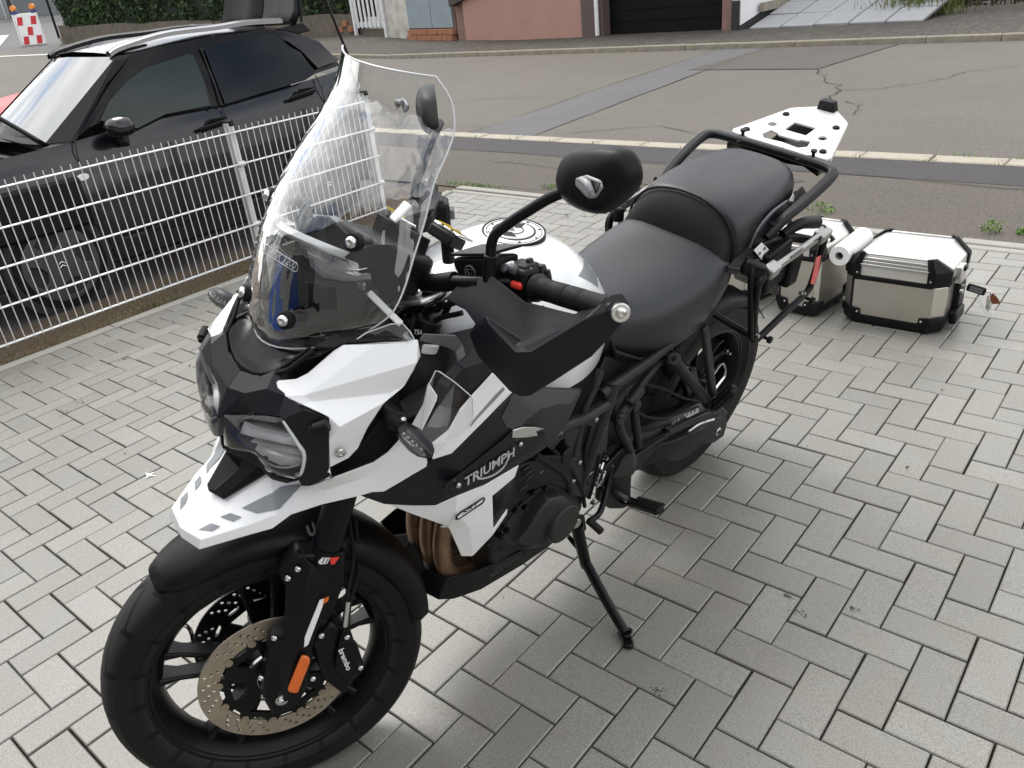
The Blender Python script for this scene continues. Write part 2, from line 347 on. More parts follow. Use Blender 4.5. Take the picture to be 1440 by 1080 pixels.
def paver_mat(name, island):
    m, nt, b = nodes(name); L = nt.links.new
    ge = nn(nt, 'ShaderNodeNewGeometry')
    if island: rnd = ge.outputs['Random Per Island']
    else: rnd = nn(nt, 'ShaderNodeObjectInfo').outputs['Random']
    pos = ge.outputs['Position']
    ramp = nn(nt, 'ShaderNodeValToRGB'); e = ramp.color_ramp.elements
    e[0].position = 0; e[0].color = (.205, .202, .182, 1); e[1].position = 1; e[1].color = (.262, .256, .232, 1)
    x = e.new(.35); x.color = (.226, .222, .198, 1); x = e.new(.7); x.color = (.243, .238, .212, 1)
    L(rnd, ramp.inputs[0])
    st = nn(nt, 'ShaderNodeTexNoise'); st.inputs['Scale'].default_value = 5.5; st.inputs['Detail'].default_value = 7; st.inputs['Roughness'].default_value = .62
    fi = nn(nt, 'ShaderNodeTexNoise'); fi.inputs['Scale'].default_value = 300; fi.inputs['Detail'].default_value = 3; fi.inputs['Roughness'].default_value = .75
    vo = nn(nt, 'ShaderNodeTexVoronoi'); vo.inputs['Scale'].default_value = 420
    for n in (st, fi, vo): L(pos, n.inputs['Vector'])
    r1 = nn(nt, 'ShaderNodeMapRange'); r1.inputs['From Min'].default_value = .42; r1.inputs['From Max'].default_value = .8; r1.inputs['To Max'].default_value = .38
    L(st.outputs['Fac'], r1.inputs['Value'])
    m1 = nn(nt, 'ShaderNodeMix', data_type='RGBA'); m1.inputs['B'].default_value = (.25, .19, .13, 1)
    L(r1.outputs[0], m1.inputs['Factor']); L(ramp.outputs[0], m1.inputs['A'])
    r2 = nn(nt, 'ShaderNodeMapRange'); r2.inputs['From Min'].default_value = .3; r2.inputs['From Max'].default_value = .72; r2.inputs['To Min'].default_value = .52; r2.inputs['To Max'].default_value = 1.44
    L(fi.outputs['Fac'], r2.inputs['Value'])
    cb = nn(nt, 'ShaderNodeCombineColor')
    for k in range(3): L(r2.outputs[0], cb.inputs[k])
    m2 = nn(nt, 'ShaderNodeMix', data_type='RGBA', blend_type='MULTIPLY'); m2.inputs['Factor'].default_value = 1
    L(m1.outputs['Result'], m2.inputs['A']); L(cb.outputs[0], m2.inputs['B'])
    sc = nn(nt, 'ShaderNodeSeparateColor'); L(vo.outputs['Color'], sc.inputs[0])
    gt = nn(nt, 'ShaderNodeMath', operation='GREATER_THAN'); gt.inputs[1].default_value = .94; L(sc.outputs[1], gt.inputs[0])
    ml = nn(nt, 'ShaderNodeMath', operation='MULTIPLY'); ml.inputs[1].default_value = .6; L(gt.outputs[0], ml.inputs[0])
    m3 = nn(nt, 'ShaderNodeMix', data_type='RGBA'); m3.inputs['B'].default_value = (.12, .112, .10, 1); L(ml.outputs[0], m3.inputs['Factor']); L(m2.outputs['Result'], m3.inputs['A'])
    L(m3.outputs['Result'], b.inputs['Base Color'])
    b.inputs['Roughness'].default_value = .40; b.inputs['Specular IOR Level'].default_value = .75
    bp = nn(nt, 'ShaderNodeBump'); bp.inputs['Strength'].default_value = .35; bp.inputs['Distance'].default_value = .0015
    L(fi.outputs['Fac'], bp.inputs['Height']); L(bp.outputs[0], b.inputs['Normal'])
    return m
PAV_O = paver_mat('concrete_paver', False); PAV_I = paver_mat('concrete_paver_field', True)
SAND = pbr('joint_sand', (.016, .014, .011), .95, var=.4, vscale=30, dirt=(.055, .052, .028), dirtamt=.8, dscale=5)
SOIL = asphalt('dry_soil', (.105, .082, .058), .7, (.62, .52, .42), 4)
ASPH = asphalt('worn_asphalt', (.120, .114, .101), .32)
ASPH_OLD = asphalt('old_path_asphalt', (.090, .082, .072), .42, (.62, .56, .49), 2)
ASPH_NEW = asphalt('fresh_asphalt_strip', (.048, .045, .046), .5, (.6, .58, .57), 3)
ASPH_PATCH = asphalt('asphalt_patch', (.106, .105, .106), .3, (.6, .59, .59), 2)
ASPH_DARK = asphalt('dark_asphalt_patch', (.084, .076, .068), .35, (.6, .56, .53), 2)
GUTTER = pbr('gutter_stone', (.40, .365, .30), .85, var=.18, vscale=6, bump=.4, bscale=120, dirt=(.2, .17, .12), dirtamt=.6, dscale=9)
KERB = pbr('kerb_stone', (.26, .235, .185), .85, var=.22, vscale=5, bump=.4, bscale=90, dirt=(.11, .095, .07), dirtamt=.7, dscale=7)
EDGEST = pbr('edging_concrete', (.33, .318, .285), .75, var=.10, vscale=9, bump=.3, bscale=300, dirt=(.2, .18, .14), dirtamt=.3, dscale=6)

ground = sheet('ground', -260, 120, -60, 260, -.30, SOIL, 1, 1)
vs = []
yard_bed = sheet('paved_yard', -4.16, 2.5, -3.62, 3.27, -.012, SAND, 16, 12)
# one paver of each direction, chamfered; the rest share its mesh
J, CH, TH = .0021, .0026, .05
def paver_verts(lx, ly):
    hx, hy = lx / 2 - J, ly / 2 - J
    ring = lambda a, z: [(-hx + a, -hy + a, z), (hx - a, -hy + a, z), (hx - a, hy - a, z), (-hx + a, hy - a, z)]
    v = ring(0, -TH) + ring(0, -CH) + ring(CH, 0)
    f = [(8, 9, 10, 11)] + [(a + k, a + (k + 1) % 4, a + 4 + (k + 1) % 4, a + 4 + k) for a in (0, 4) for k in range(4)]
    return v, f
def paver_mesh(lx, ly):
    v, f = paver_verts(lx, ly); me = bpy.data.meshes.new('paver'); me.from_pydata(v, [], f); me.materials.append(PAV_O); return me
PM = {(2, 1): paver_mesh(.2, .1), (1, 2): paver_mesh(.1, .2), (1, 1): paver_mesh(.1, .1)}
cells = []
I0, I1, J0, J1 = -41, 22, -36, 32
for i in range(I0, I1):
    for j in range(J0, J1):
        d = (i - j) % 4
        if d == 0: cells.append((i, j, 2 if i + 1 < I1 else 1, 1))
        elif d == 1 and i == I0: cells.append((i, j, 1, 1))
        elif d == 3: cells.append((i, j, 1, 2 if j + 1 < J1 else 1))
        elif d == 2 and j == J0: cells.append((i, j, 1, 1))
CAMP = camo.matrix_world.translation; CINV = camo.matrix_world.inverted()
def on_picture(x, y, z):
    p = CINV @ Vector((x, y, z))
    if p.z > -.05: return 0
    u, v = p.x / -p.z * 1123 / 720, p.y / -p.z * 1123 / 540
    if abs(u) > 1.02 or abs(v) > 1.02: return 0
    return -p.z
rank = []
for c in cells:
    x, y = (c[0] + c[2] / 2) * .1, (c[1] + c[3] / 2) * .1
    d = on_picture(x, y, gz(x, y)); size = c[2] * c[3] * (CAMP.z / d ** 3) if d else 0
    rank.append((size, c))
rank.sort(key=lambda t: -t[0])
field = MB()
for k, (s, (i, j, a, b)) in enumerate(rank):
    x, y = (i + a / 2) * .1, (j + b / 2) * .1
    jz = random.uniform(-.0012, .0008)
    sl = Matrix.Rotation(random.gauss(0, .004) - math.atan2(gz(x + .05, y) - gz(x - .05, y), .1), 4, 'Y') @ Matrix.Rotation(random.gauss(0, .004) + math.atan2(gz(x, y + .05) - gz(x, y - .05), .1), 4, 'X') @ Matrix.Rotation(random.gauss(0, .004), 4, 'Z')
    M = Matrix.Translation((x + random.gauss(0, .0007), y + random.gauss(0, .0007), gz(x, y) + jz)) @ sl
    if k < 290:
        o = bpy.data.objects.new('paver', PM[(a, b)]); COL.objects.link(o); o.parent = yard_bed; o.matrix_world = M
    else:
        v, f = paver_verts(a * .1, b * .1); field.add([M @ Vector(p) for p in v], f)
o = field.build('paver_field', PAV_I, yard_bed, smooth=0, recalc=False); o['kind'] = 'stuff'
def stone_row(name, p0, p1, n, w, h, top, mat, parent, gap=.004, bev=.006):
    """a row of kerb or edging stones from p0 to p1"""
    p0, p1 = Vector(p0), Vector(p1); L = (p1 - p0).length / n; ang = math.atan2(p1.y - p0.y, p1.x - p0.x)
    me = MB().box((0, 0, 0), (L - gap, w, h)).build(name, mat, parent, smooth=0).data
    first = [o for o in COL.objects if o.data is me][0]
    bm = bmesh.new(); bm.from_mesh(me); bmesh.ops.bevel(bm, geom=[e for e in bm.edges if abs(e.verts[0].co.z + e.verts[1].co.z) > 0 and e.verts[0].co.z > 0 and e.verts[1].co.z > 0], offset=bev, segments=1, affect='EDGES'); bm.to_mesh(me); bm.free()
    for k in range(n):
        o = first if k == 0 else first.copy()
        if k: COL.objects.link(o)
        q = p0 + (p1 - p0) * ((k + .5) / n)
        o.location = (q.x + random.gauss(0, .002), q.y + random.gauss(0, .003), gz(q.x, q.y) + top - h / 2 + random.gauss(0, .002))
        dz = gz(q.x + cos(ang) * .1, q.y + sin(ang) * .1) - gz(q.x - cos(ang) * .1, q.y - sin(ang) * .1)
        o.rotation_euler = (0, -math.atan2(dz, .2), ang + random.gauss(0, .003))
stone_row('edging_stone', (-4.16, 3.235, 0), (2.5, 3.235, 0), 7, .062, .12, .004, EDGEST, yard_bed)
stone_row('edging_stone', (-4.16, 3.312, 0), (2.5, 3.312, 0), 7, .078, .12, .010, EDGEST, yard_bed)
stone_row('edging_stone', (-4.14, -3.6, 0), (-4.14, 3.2, 0), 7, .07, .12, .006, EDGEST, yard_bed)

footway = sheet('near_footway', -46, 40, 3.353, 4.56, -.004, ASPH_OLD, 30, 1)
strip = sheet('trench_strip', -46, 40, 4.56, 5.085, -.002, ASPH_NEW, 30, 1)
road = sheet('road', -46, 40, 5.285, 12.40, -.006, ASPH, 30, 10)
stone_row('gutter_stone', (-9.5, 5.185, 0), (5, 5.185, 0), 29, .195, .12, .004, GUTTER, road, .012, .008)
farwalk_pts = []
COBBLE = None
def cobble_mat():
    m, nt, b = nodes('cobbled_footway'); L = nt.links.new
    tc = nn(nt, 'ShaderNodeTexCoord')
    v = nn(nt, 'ShaderNodeTexVoronoi', feature='DISTANCE_TO_EDGE'); v.inputs['Scale'].default_value = 9; v.inputs['Randomness'].default_value = .45
    v2 = nn(nt, 'ShaderNodeTexVoronoi'); v2.inputs['Scale'].default_value = 9; v2.inputs['Randomness'].default_value = .45
    n = nn(nt, 'ShaderNodeTexNoise'); n.inputs['Scale'].default_value = .9; n.inputs['Detail'].default_value = 7
    for q in (v, v2, n): L(tc.outputs['Object'], q.inputs['Vector'])
    m1 = nn(nt, 'ShaderNodeMix', data_type='RGBA'); m1.inputs['A'].default_value = (.066, .058, .048, 1); m1.inputs['B'].default_value = (.120, .105, .085, 1)
    sc = nn(nt, 'ShaderNodeSeparateColor'); L(v2.outputs['Color'], sc.inputs[0]); L(sc.outputs[0], m1.inputs['Factor'])
    m3 = nn(nt, 'ShaderNodeMix', data_type='RGBA'); m3.inputs['B'].default_value = (.072, .062, .052, 1)
    r3 = nn(nt, 'ShaderNodeMapRange'); r3.inputs['From Min'].default_value = .45; r3.inputs['From Max'].default_value = .65; L(n.outputs['Fac'], r3.inputs['Value'])
    L(r3.outputs[0], m3.inputs['Factor']); L(m1.outputs['Result'], m3.inputs['A'])
    g = nn(nt, 'ShaderNodeMapRange'); g.inputs['From Max'].default_value = .12; L(v.outputs['Distance'], g.inputs['Value'])
    m2 = nn(nt, 'ShaderNodeMix', data_type='RGBA'); m2.inputs['A'].default_value = (.045, .04, .032, 1); L(g.outputs[0], m2.inputs['Factor']); L(m3.outputs['Result'], m2.inputs['B'])
    L(m2.outputs['Result'], b.inputs['Base Color']); b.inputs['Roughness'].default_value = .85
    bp = nn(nt, 'ShaderNodeBump'); bp.inputs['Strength'].default_value = .8; bp.inputs['Distance'].default_value = .015; L(g.outputs[0], bp.inputs['Height']); L(bp.outputs[0], b.inputs['Normal'])
    return m
COBBLE = cobble_mat()
# far pavement: a low platform with a rounded left end at the side street
fw = MB(); rows = []
pts = [(40, 12.55), (-22, 12.55), (-25.2, 12.75), (-27, 13.3), (-27.6, 14.2), (-27.2, 15.5)]
back = [(40, 16.2), (-15.2, 16.4), (-20, 17.6), (-23, 18.2), (-25, 18.0), (-27.1, 17)]
for (x, y), (bx, byy) in zip(pts, back):
    rows.append([(x, y), (x, y), (bx, byy)])
n = []
for a, b in zip(rows, rows[1:]):
    for t in range(16):
        q = [tuple(a[k][c] + (b[k][c] - a[k][c]) * t / 16 for c in range(2)) for k in range(3)]
        n.append([(x, y, gz(x, y) + h) for (x, y), h in zip(q, (-.02, .072, .078))])
fw.grid(n)
fwo = fw.build('far_footway', COBBLE, smooth=0); fwo['kind'] = 'structure'
stone_row('kerb_stone', (-22, 12.48, 0), (5, 12.48, 0), 27, .14, .24, .085, KERB, fwo, .012, .012)
for a, b, n in (((-22, 12.48), (-25.2, 12.68), 3), ((-25.2, 12.68), (-27.05, 13.24), 2), ((-27.05, 13.24), (-27.68, 14.2), 1)):
    stone_row('kerb_stone', a + (0,), b + (0,), n, .14, .24, .085, KERB, fwo, .012, .012)
side = sheet('side_street', -110, -22, 12.4, 60, -.010, ASPH_PATCH, 16, 10)
verge = sheet('dry_verge', -110, -46, -6, 12.4, -.012, ASPH_OLD, 12, 14)
drive_n = sheet('neighbour_drive', -14, -4.175, -4, 3.353, -.02, ASPH_DARK, 12, 8)
soil = sheet('soil_strip', -4.78, -4.176, -4, 3.35, -.012, SOIL, 4, 12)
# repairs in the road: a long trench, a dark patch, cracks
def poly_sheet(name, pts, dz, mat, parent=None):
    o = mesh(name, [(x, y, gz(x, y) + dz) for x, y in pts], [tuple(range(len(pts)))], mat, parent, smooth=0); return o
poly_sheet('trench_repair', [(-5.80, 5.29), (-4.92, 5.29), (-5.50, 12.39), (-6.35, 12.39)], -.002, ASPH_PATCH, road)
poly_sheet('dark_repair', [(-5.62, 9.93), (-3.66, 9.86), (-3.35, 12.39), (-5.42, 12.39)], .0015, ASPH_DARK, road)
poly_sheet('pale_repair', [(-3.3, 4.05), (-2.4, 3.8), (-1.6, 4.3), (-2.7, 4.5)], 0, ASPH_DARK, footway)
CRACK = pbr('crack_tar', (.022, .02, .018), .95)
def crack(pts, w, parent, dz=.001, jit=.035):
    w *= .6
    P = []
    for (x0, y0), (x1, y1) in zip(pts, pts[1:]):
        for t in range(5):
            P.append((x0 + (x1 - x0) * t / 5 + random.gauss(0, jit), y0 + (y1 - y0) * t / 5 + random.gauss(0, jit)))
    P.append(pts[-1]); vs = []; fs = []
    for k, (x, y) in enumerate(P):
        a, b = P[max(0, k - 1)], P[min(len(P) - 1, k + 1)]; d = Vector((b[1] - a[1], a[0] - b[0])).normalized() * w * random.uniform(.3, 1)
        vs += [(x - d.x, y - d.y, gz(x, y) + dz), (x + d.x, y + d.y, gz(x, y) + dz)]
    fs = [(2 * k, 2 * k + 1, 2 * k + 3, 2 * k + 2) for k in range(len(P) - 1)]
    mesh('crack', vs, fs, CRACK, parent, smooth=0)
for pts, w in (([(-3.6, 9.8), (-3.25, 9.0), (-2.75, 8.2), (-2.72, 7.5)], .016), ([(-2.75, 8.2), (-2.3, 8.3), (-2.2, 8.7)], .012), ([(-2.2, 8.5), (-1.9, 8.9), (-1.75, 9.5), (-1.3, 9.9)], .014), ([(-2.4, 7.5), (-2.15, 7.1), (-2.1, 6.8)], .014),
               ([(-5.82, 5.3), (-6.1, 8.5), (-6.37, 12.3)], .012), ([(-4.9, 5.3), (-5.2, 8.6), (-5.48, 12.3)], .012), ([(-8.6, 6.1), (-7.4, 7.4), (-6.5, 7.6)], .012), ([(-9.4, 5.6), (-7.9, 5.5), (-5.9, 5.6)], .01), ([(-4.6, 5.5), (-3.8, 6.0), (-3.0, 5.6)], .012), ([(-3.6, 9.88), (-4.6, 9.93), (-5.6, 9.96)], .012), ([(-3.64, 9.9), (-3.5, 11), (-3.36, 12.3)], .012)):
    crack(pts, w, road, .003, .012 if w == .012 else .035)
for pts, w in (([(-4.6, 4.2), (-3.3, 4.1), (-2.6, 3.75)], .01), ([(-6.4, 4.54), (-2, 4.55), (2, 4.56)], .012), ([(-3.9, 3.5), (-2.9, 3.45), (-2, 3.6)], .01)):
    crack(pts, w, footway, .003)
LINE = pbr('road_line_paint', (.6, .6, .58), .7, dirt=(.3, .29, .27), dirtamt=.6)
poly_sheet('road_line', [(-31, 12.3), (-30.9, 11.95), (-36.6, 10.2), (-36.8, 10.5)], .004, LINE, road)
poly_sheet('road_line', [(-41, 13.4), (-41.4, 13.2), (-52, 17.6), (-51.6, 17.9)], .004, LINE, side)

# ---------------------------------------------------------------- plants
def leafmat(name, cols, rough=.6):
    m, nt, b = nodes(name); L = nt.links.new
    ge = nn(nt, 'ShaderNodeNewGeometry'); rp = nn(nt, 'ShaderNodeValToRGB'); e = rp.color_ramp.elements
    e[0].color = cols[0] + (1,); e[1].color = cols[-1] + (1,)
    for k, c in enumerate(cols[1:-1]): x = e.new((k + 1) / (len(cols) - 1)); x.color = c + (1,)
    L(ge.outputs['Random Per Island'], rp.inputs[0]); L(rp.outputs[0], b.inputs['Base Color'])
    b.inputs['Roughness'].default_value = rough; b.inputs['Specular IOR Level'].default_value = .3
    return m
HEDGE = leafmat('hedge_leaves', [(.016, .032, .012), (.028, .055, .018), (.040, .075, .024), (.062, .095, .034)])
WEED = leafmat('weed_leaves', [(.09, .16, .03), (.14, .24, .05), (.20, .30, .08)])
DRYG = leafmat('dry_grass', [(.18, .15, .07), (.24, .20, .10), (.12, .14, .05)])
DARKB = leafmat('shrub_leaves', [(.018, .026, .014), (.045, .050, .028), (.085, .07, .04), (.12, .09, .06)])
LAV = leafmat('lavender_flowers', [(.12, .10, .22), (.18, .15, .3)])
BARK = pbr('bark', (.06, .045, .032), .9, var=.3)
def leaves(mb, n, fn, size, flat=0.):
    for _ in range(n):
        p = Vector(fn()); s = size * random.uniform(.6, 1.3)
        a = Vector((random.gauss(0, 1), random.gauss(0, 1), random.gauss(0, 1 - flat))).normalized(); b = a.orthogonal().normalized()
        b = (Matrix.Rotation(random.uniform(0, 6.3), 3, a) @ b); c = a.cross(b)
        mb.add([p - b * s, p - c * s * .45, p + b * s, p + c * s * .45], [(0, 1, 2, 3)])
def blades(mb, n, fn, h, w=.004, lean=.5):
    for _ in range(n):
        p = Vector(fn()); hh = h * random.uniform(.5, 1.2); a = random.uniform(0, 6.3); d = Vector((cos(a), sin(a), 0)); q = Vector((-sin(a), cos(a), 0)) * w
        t = p + d * hh * lean * random.random() + Vector((0, 0, hh)); mid = (p + t) / 2 + Vector((0, 0, hh * .12))
        mb.add([p - q, p + q, mid + q * .7, mid - q * .7, t], [(0, 1, 2, 3), (3, 2, 4)])
def weed(label, x, y, r, h, n=70, mat=None, group='weeds in the paving joints'):
    mb = MB()
    def fn():
        a = random.uniform(0, 6.3); q = r * random.random() ** .6; return (x + q * cos(a), y + q * sin(a), gz(x, y) + h * random.random() * (1 - q / r * .6))
    leaves(mb, int(n * .8), fn, .0125, .3)
    e = empty('weed', (x, y, gz(x, y))); o = mesh('leaves', [(v[0] - x, v[1] - y, v[2] - gz(x, y)) for v in mb.v], mb.f, mat or WEED, e, smooth=0, recalc=False)
    st = MB()
    for _ in range(6): st.tube([(random.gauss(0, .006), random.gauss(0, .006), 0), (random.gauss(0, r * .4), random.gauss(0, r * .4), h * .8)], .0015, 5, 0)
    st.build('stem', mat or WEED, e)
    tag(e, label, 'weed', group)
# ---------------------------------------------------------------- fence at the yard's edge
GALV = pbr('galvanised_steel', (.72, .73, .73), .42, metal=.3, var=.12, vscale=14, dirt=(.35, .36, .36), dirtamt=.4, dscale=10)
fx = -4.30
fence = empty('wire_fence', (fx, 1.4, -.07)); tag(fence, 'low galvanised double-wire mesh fence between the paved yard and the black car', 'fence')
def fch(o): o.matrix_parent_inverse = fence.matrix_world.inverted(); return o
fence.matrix_world; bpy.context.view_layer.update()
wm = MB().tube([(0, 0, -.425), (0, 0, .43)], .0032, 8, 0).build('vertical_wire', GALV, fence)
k = 0; y = -.93
while y < 2.60:
    o = wm if k == 0 else wm.copy()
    if k: COL.objects.link(o)
    o.parent = fence; o.location = (random.gauss(0, .0008), y - 1.4, .485 + random.gauss(0, .001)); o.rotation_euler = (random.gauss(0, .002), random.gauss(0, .004), 0)
    y += .05; k += 1
hw = MB().tube([(0, -2.0, 0), (0, 1.60, 0)], .0042, 8, 0).build('horizontal_wire', GALV, fence)
for i, z in enumerate((.072, .274, .476, .678, .880)):
    for dx in (-.0078, .0078):
        o = hw if (i == 0 and dx < 0) else hw.copy()
        if not (i == 0 and dx < 0): COL.objects.link(o)
        o.parent = fence; o.location = (dx, -.35, z)
fpost = None
for y in (-1.02, 1.475, 2.63):
    o = MB().box((0, 0, .43), (.062, .042, 1.02)).build('post', GALV, fence, bev=.005) if fpost is None else fpost.copy()
    if fpost is None: fpost = o
    else: COL.objects.link(o)
    o.location = (-.045, y - 1.4, 0)
    c = MB().box((-.045, y - 1.4, .946), (.066, .046, .012)).box((-.02, y - 1.4, .93), (.05, .03, .02)).build('post_cap', BLACKP, fence, bev=.003)
    for z in (.274, .678):
        MB().box((-.004, y - 1.4, z), (.02, .05, .03)).bolt((.006, y - 1.4, z), (1, 0, 0), .008).build('clamp', GALV, fence)
mb = MB()
blades(mb, 900, lambda: (fx + random.gauss(.02, .09), random.uniform(-1, 3.2), gz(fx, 1) - .012), .035, .0016, 1.2)
leaves(mb, 1500, lambda: (fx + random.gauss(.03, .07), random.uniform(-1, 3.2), gz(fx, 1) + random.uniform(-.012, .006)), .009, .8)
mb.build('dry_grass', DRYG, smooth=0, recalc=False)['kind'] = 'stuff'
mb = MB()
spots = [(fx + random.gauss(.06, .06), random.uniform(-.8, 3.1)) for _ in range(16)]
def mo():
    s = random.choice(spots); return (s[0] + random.gauss(0, .03), s[1] + random.gauss(0, .05), gz(fx, 1) - .01)
blades(mb, 700, mo, .03, .0015, 1.5); leaves(mb, 500, mo, .007, .5)
mb.build('moss', leafmat('moss_green', [(.05, .07, .02), (.10, .10, .035), (.16, .14, .06)]), smooth=0, recalc=False)['kind'] = 'stuff'

# ---------------------------------------------------------------- across the street
PINK = pbr('pink_render', (.37, .215, .175), .9, var=.10, vscale=1.2, bump=.3, bscale=60, dirt=(.22, .15, .12), dirtamt=.35, dscale=1.4)
PINKD = pbr('brown_pink_render', (.23, .14, .115), .9, var=.15, vscale=2, dirt=(.12, .085, .07), dirtamt=.5, dscale=3)
PALE = pbr('pale_render', (.50, .48, .44), .9, var=.1, vscale=2, dirt=(.16, .14, .11), dirtamt=.8, dscale=2.2)
GREYR = pbr('grey_white_render', (.50, .505, .52), .85, var=.05, vscale=2, dirt=(.33, .33, .33), dirtamt=.3, dscale=2)
PLINTH = pbr('brown_plinth', (.105, .078, .072), .85, var=.15)
WALLW = pbr('white_render', (.74, .74, .75), .85, var=.04, vscale=2, bump=.2, bscale=60)
BITUM = pbr('dark_bitumen_base', (.022, .022, .022), .8, var=.3)
STONEW = pbr('rough_stone_wall', (.125, .105, .082), .95, var=.4, vscale=5, bump=.9, bscale=18, dirt=(.06, .06, .035), dirtamt=.8, dscale=3)
BRICKR = pbr('red_brick', (.30, .115, .065), .9, var=.35, vscale=5, dirt=(.20, .15, .07), dirtamt=.6, dscale=5)
DOORG = pbr('blue_grey_steel_door', (.215, .27, .295), .5, var=.08, vscale=1.5, dirt=(.16, .15, .13), dirtamt=.5, dscale=2.5)
TIMBERW = pbr('weathered_white_pickets', (.62, .63, .64), .7, var=.1, dirt=(.4, .4, .4), dirtamt=.4)
GARAGE = pbr('black_garage_door', (.0035, .0034, .0034), .6, var=.2, spec=.15)
ROOF = pbr('dark_roof_tiles', (.06, .052, .045), .8, var=.2)
SLAB = pbr('grey_concrete_slab', (.34, .345, .355), .75, var=.08, vscale=3, dirt=(.2, .2, .19), dirtamt=.4, dscale=4)
def wallbox(name, a, b, z0, z1, th, mat, parent=None, back=1):
    """upright slab from ground point a to b, its face on the line a-b, thickness away from the street"""
    a, b = Vector((a[0], a[1], 0)), Vector((b[0], b[1], 0)); t = (b - a).normalized(); n = Vector((-t.y, t.x, 0))
    if n.y < 0: n = -n
    m = MB(); vs = [a + Vector((0, 0, z0)), b + Vector((0, 0, z0)), b + n * th + Vector((0, 0, z0)), a + n * th + Vector((0, 0, z0))]
    vs += [v + Vector((0, 0, z1 - z0)) for v in vs]
    return m.add(vs, [(3, 2, 1, 0), (4, 5, 6, 7), (0, 1, 5, 4), (1, 2, 6, 5), (2, 3, 7, 6), (3, 0, 4, 7)]).build(name, mat, parent, smooth=0)
FY = 14.75
X = dict(pinkl=-14.8292, pil0=-10.8691, pil1=-10.2881, gar1=-7.4558, pale0=-7.2254, pale1=-7.0745)
# pink house: low annexe wall with a sloping roof edge, pilaster, garage door
ph = empty('pink_house', (X['pinkl'], FY, 0)); tag(ph, 'pink rendered house with a wide black garage door across the street', 'house')
I = Matrix.Translation((-X['pinkl'], -FY, 0))
def hb(name, x0, x1, y0, y1, z0, z1, mat, bev=0): return MB().box(((x0 + x1) / 2, (y0 + y1) / 2, (z0 + z1) / 2), (x1 - x0, y1 - y0, z1 - z0)).build(name, mat, ph, xf=I, smooth=0, bev=bev)
hb('wall', X['pinkl'] + .35, X['pil0'], FY, 21, -.1, 3.3, PINK)
hb('return_wall', X['pinkl'] - .02, X['pinkl'] + .35, FY + .12, 21, -.1, 2.35, PINKD)
hb('plinth', X['pil0'] + .002, X['pil1'], FY - .03, 16, -.1, .86, PLINTH)
hb('pilaster', X['pil0'] + .002, X['pil1'], FY - .02, 16, .86, 5, GREYR)
hb('garage_door', X['pil1'], X['gar1'], FY + .25, 15.7, -.1, 2.9, GARAGE)
for k in range(1, 12): hb('door_rib', X['pil1'] + .02, X['gar1'] - .02, FY + .232, FY + .249, .1 + k * .23, .1 + k * .23 + .012, GARAGE)
hb('lintel', X['pil1'], X['gar1'], FY, 16, 2.9, 5, PINK)
hb('wall', X['gar1'], X['pale0'], FY, 20, -.1, 5, PINKD)
hb('wall', X['pil1'], X['gar1'], FY + .6, 21, -.1, 5, PLINTH)
MB().cyl((X['pil0'] + .46, FY - .09, .1), (X['pil0'] + .46, FY - .09, 4.8), .05, n=12).build('downpipe', GALV, ph, xf=I)
for z in (1.6, 3.2): MB().cyl((X['pil0'] + .46, FY - .09, z), (X['pil0'] + .46, FY - .09, z + .06), .06, n=12).build('pipe_bracket', BLACKP, ph, xf=I)
# sloping eave of the annexe: dark board and tiles rising to the right
ev = MB().prism([(X['pinkl'] - .02, FY - .10, 0.9281), (X['pinkl'] + 2.4, FY - .10, 0.9281 + .62), (X['pinkl'] + 2.4, FY - .10, 0.9281 + .78), (X['pinkl'] - .02, FY - .10, 0.9281 + .16)], (0, 5, 0))
ev.build('eave', ROOF, ph, xf=I, smooth=0)
# pale green post, white wall running up the drive
gp_ = empty('gate_pillar', (X['pale0'], FY, 0)); tag(gp_, 'narrow pale green pillar with a black foot beside the white wall', 'pillar')
I2 = Matrix.Translation((-X['pale0'], -FY, 0))
MB().box(((X['pale0'] + X['pale1']) / 2, FY + .2, 2.4), (X['pale1'] - X['pale0'] - .01, .5, 3.6)).build('pillar_shaft', pbr('pale_green_render', (.33, .39, .36), .8), gp_, xf=I2, smooth=0)
MB().box(((X['pale0'] + X['pale1']) / 2, FY + .2, .28), (X['pale1'] - X['pale0'] + .006, .51, .66)).build('pillar_foot', BITUM, gp_, xf=I2, smooth=0)
ww = empty('white_wall', (X['pale1'], FY, 0)); tag(ww, 'tall white rendered wall climbing beside the sloping slab driveway', 'wall')
xa = X['pale1'] + .02; SL = .20
def up(y): return max(0, (y - FY - .25)) * SL
I3 = Matrix.Translation((-X['pale1'], -FY, 0))
P = [(xa, FY), (xa + .9, 26)]
m = MB(); m.prism([(xa, FY - .02, -.1), (xa + 1.0, 27, up(27)), (xa + 1.0, 27, 8), (xa, FY - .02, 6)], (-.3, .05, 0)); m.build('wall_face', WALLW, ww, xf=I3, smooth=0)
m = MB(); m.prism([(xa + .012, FY - .03, -.05), (xa + 1.012, 27, up(27) - .05), (xa + 1.012, 27, up(27) + .30), (xa + .012, FY - .03, .16)], (-.02, 0, 0)); m.build('bitumen_base', BITUM, ww, xf=I3, smooth=0)
for k in range(5): MB().box((xa + .10 + k * .16, FY + .9 + k * 1.6, 1.1 + k * .28 + (k % 2) * .25), (.02, .04, .05)).build('wall_hole', BITUM, ww, xf=I3)
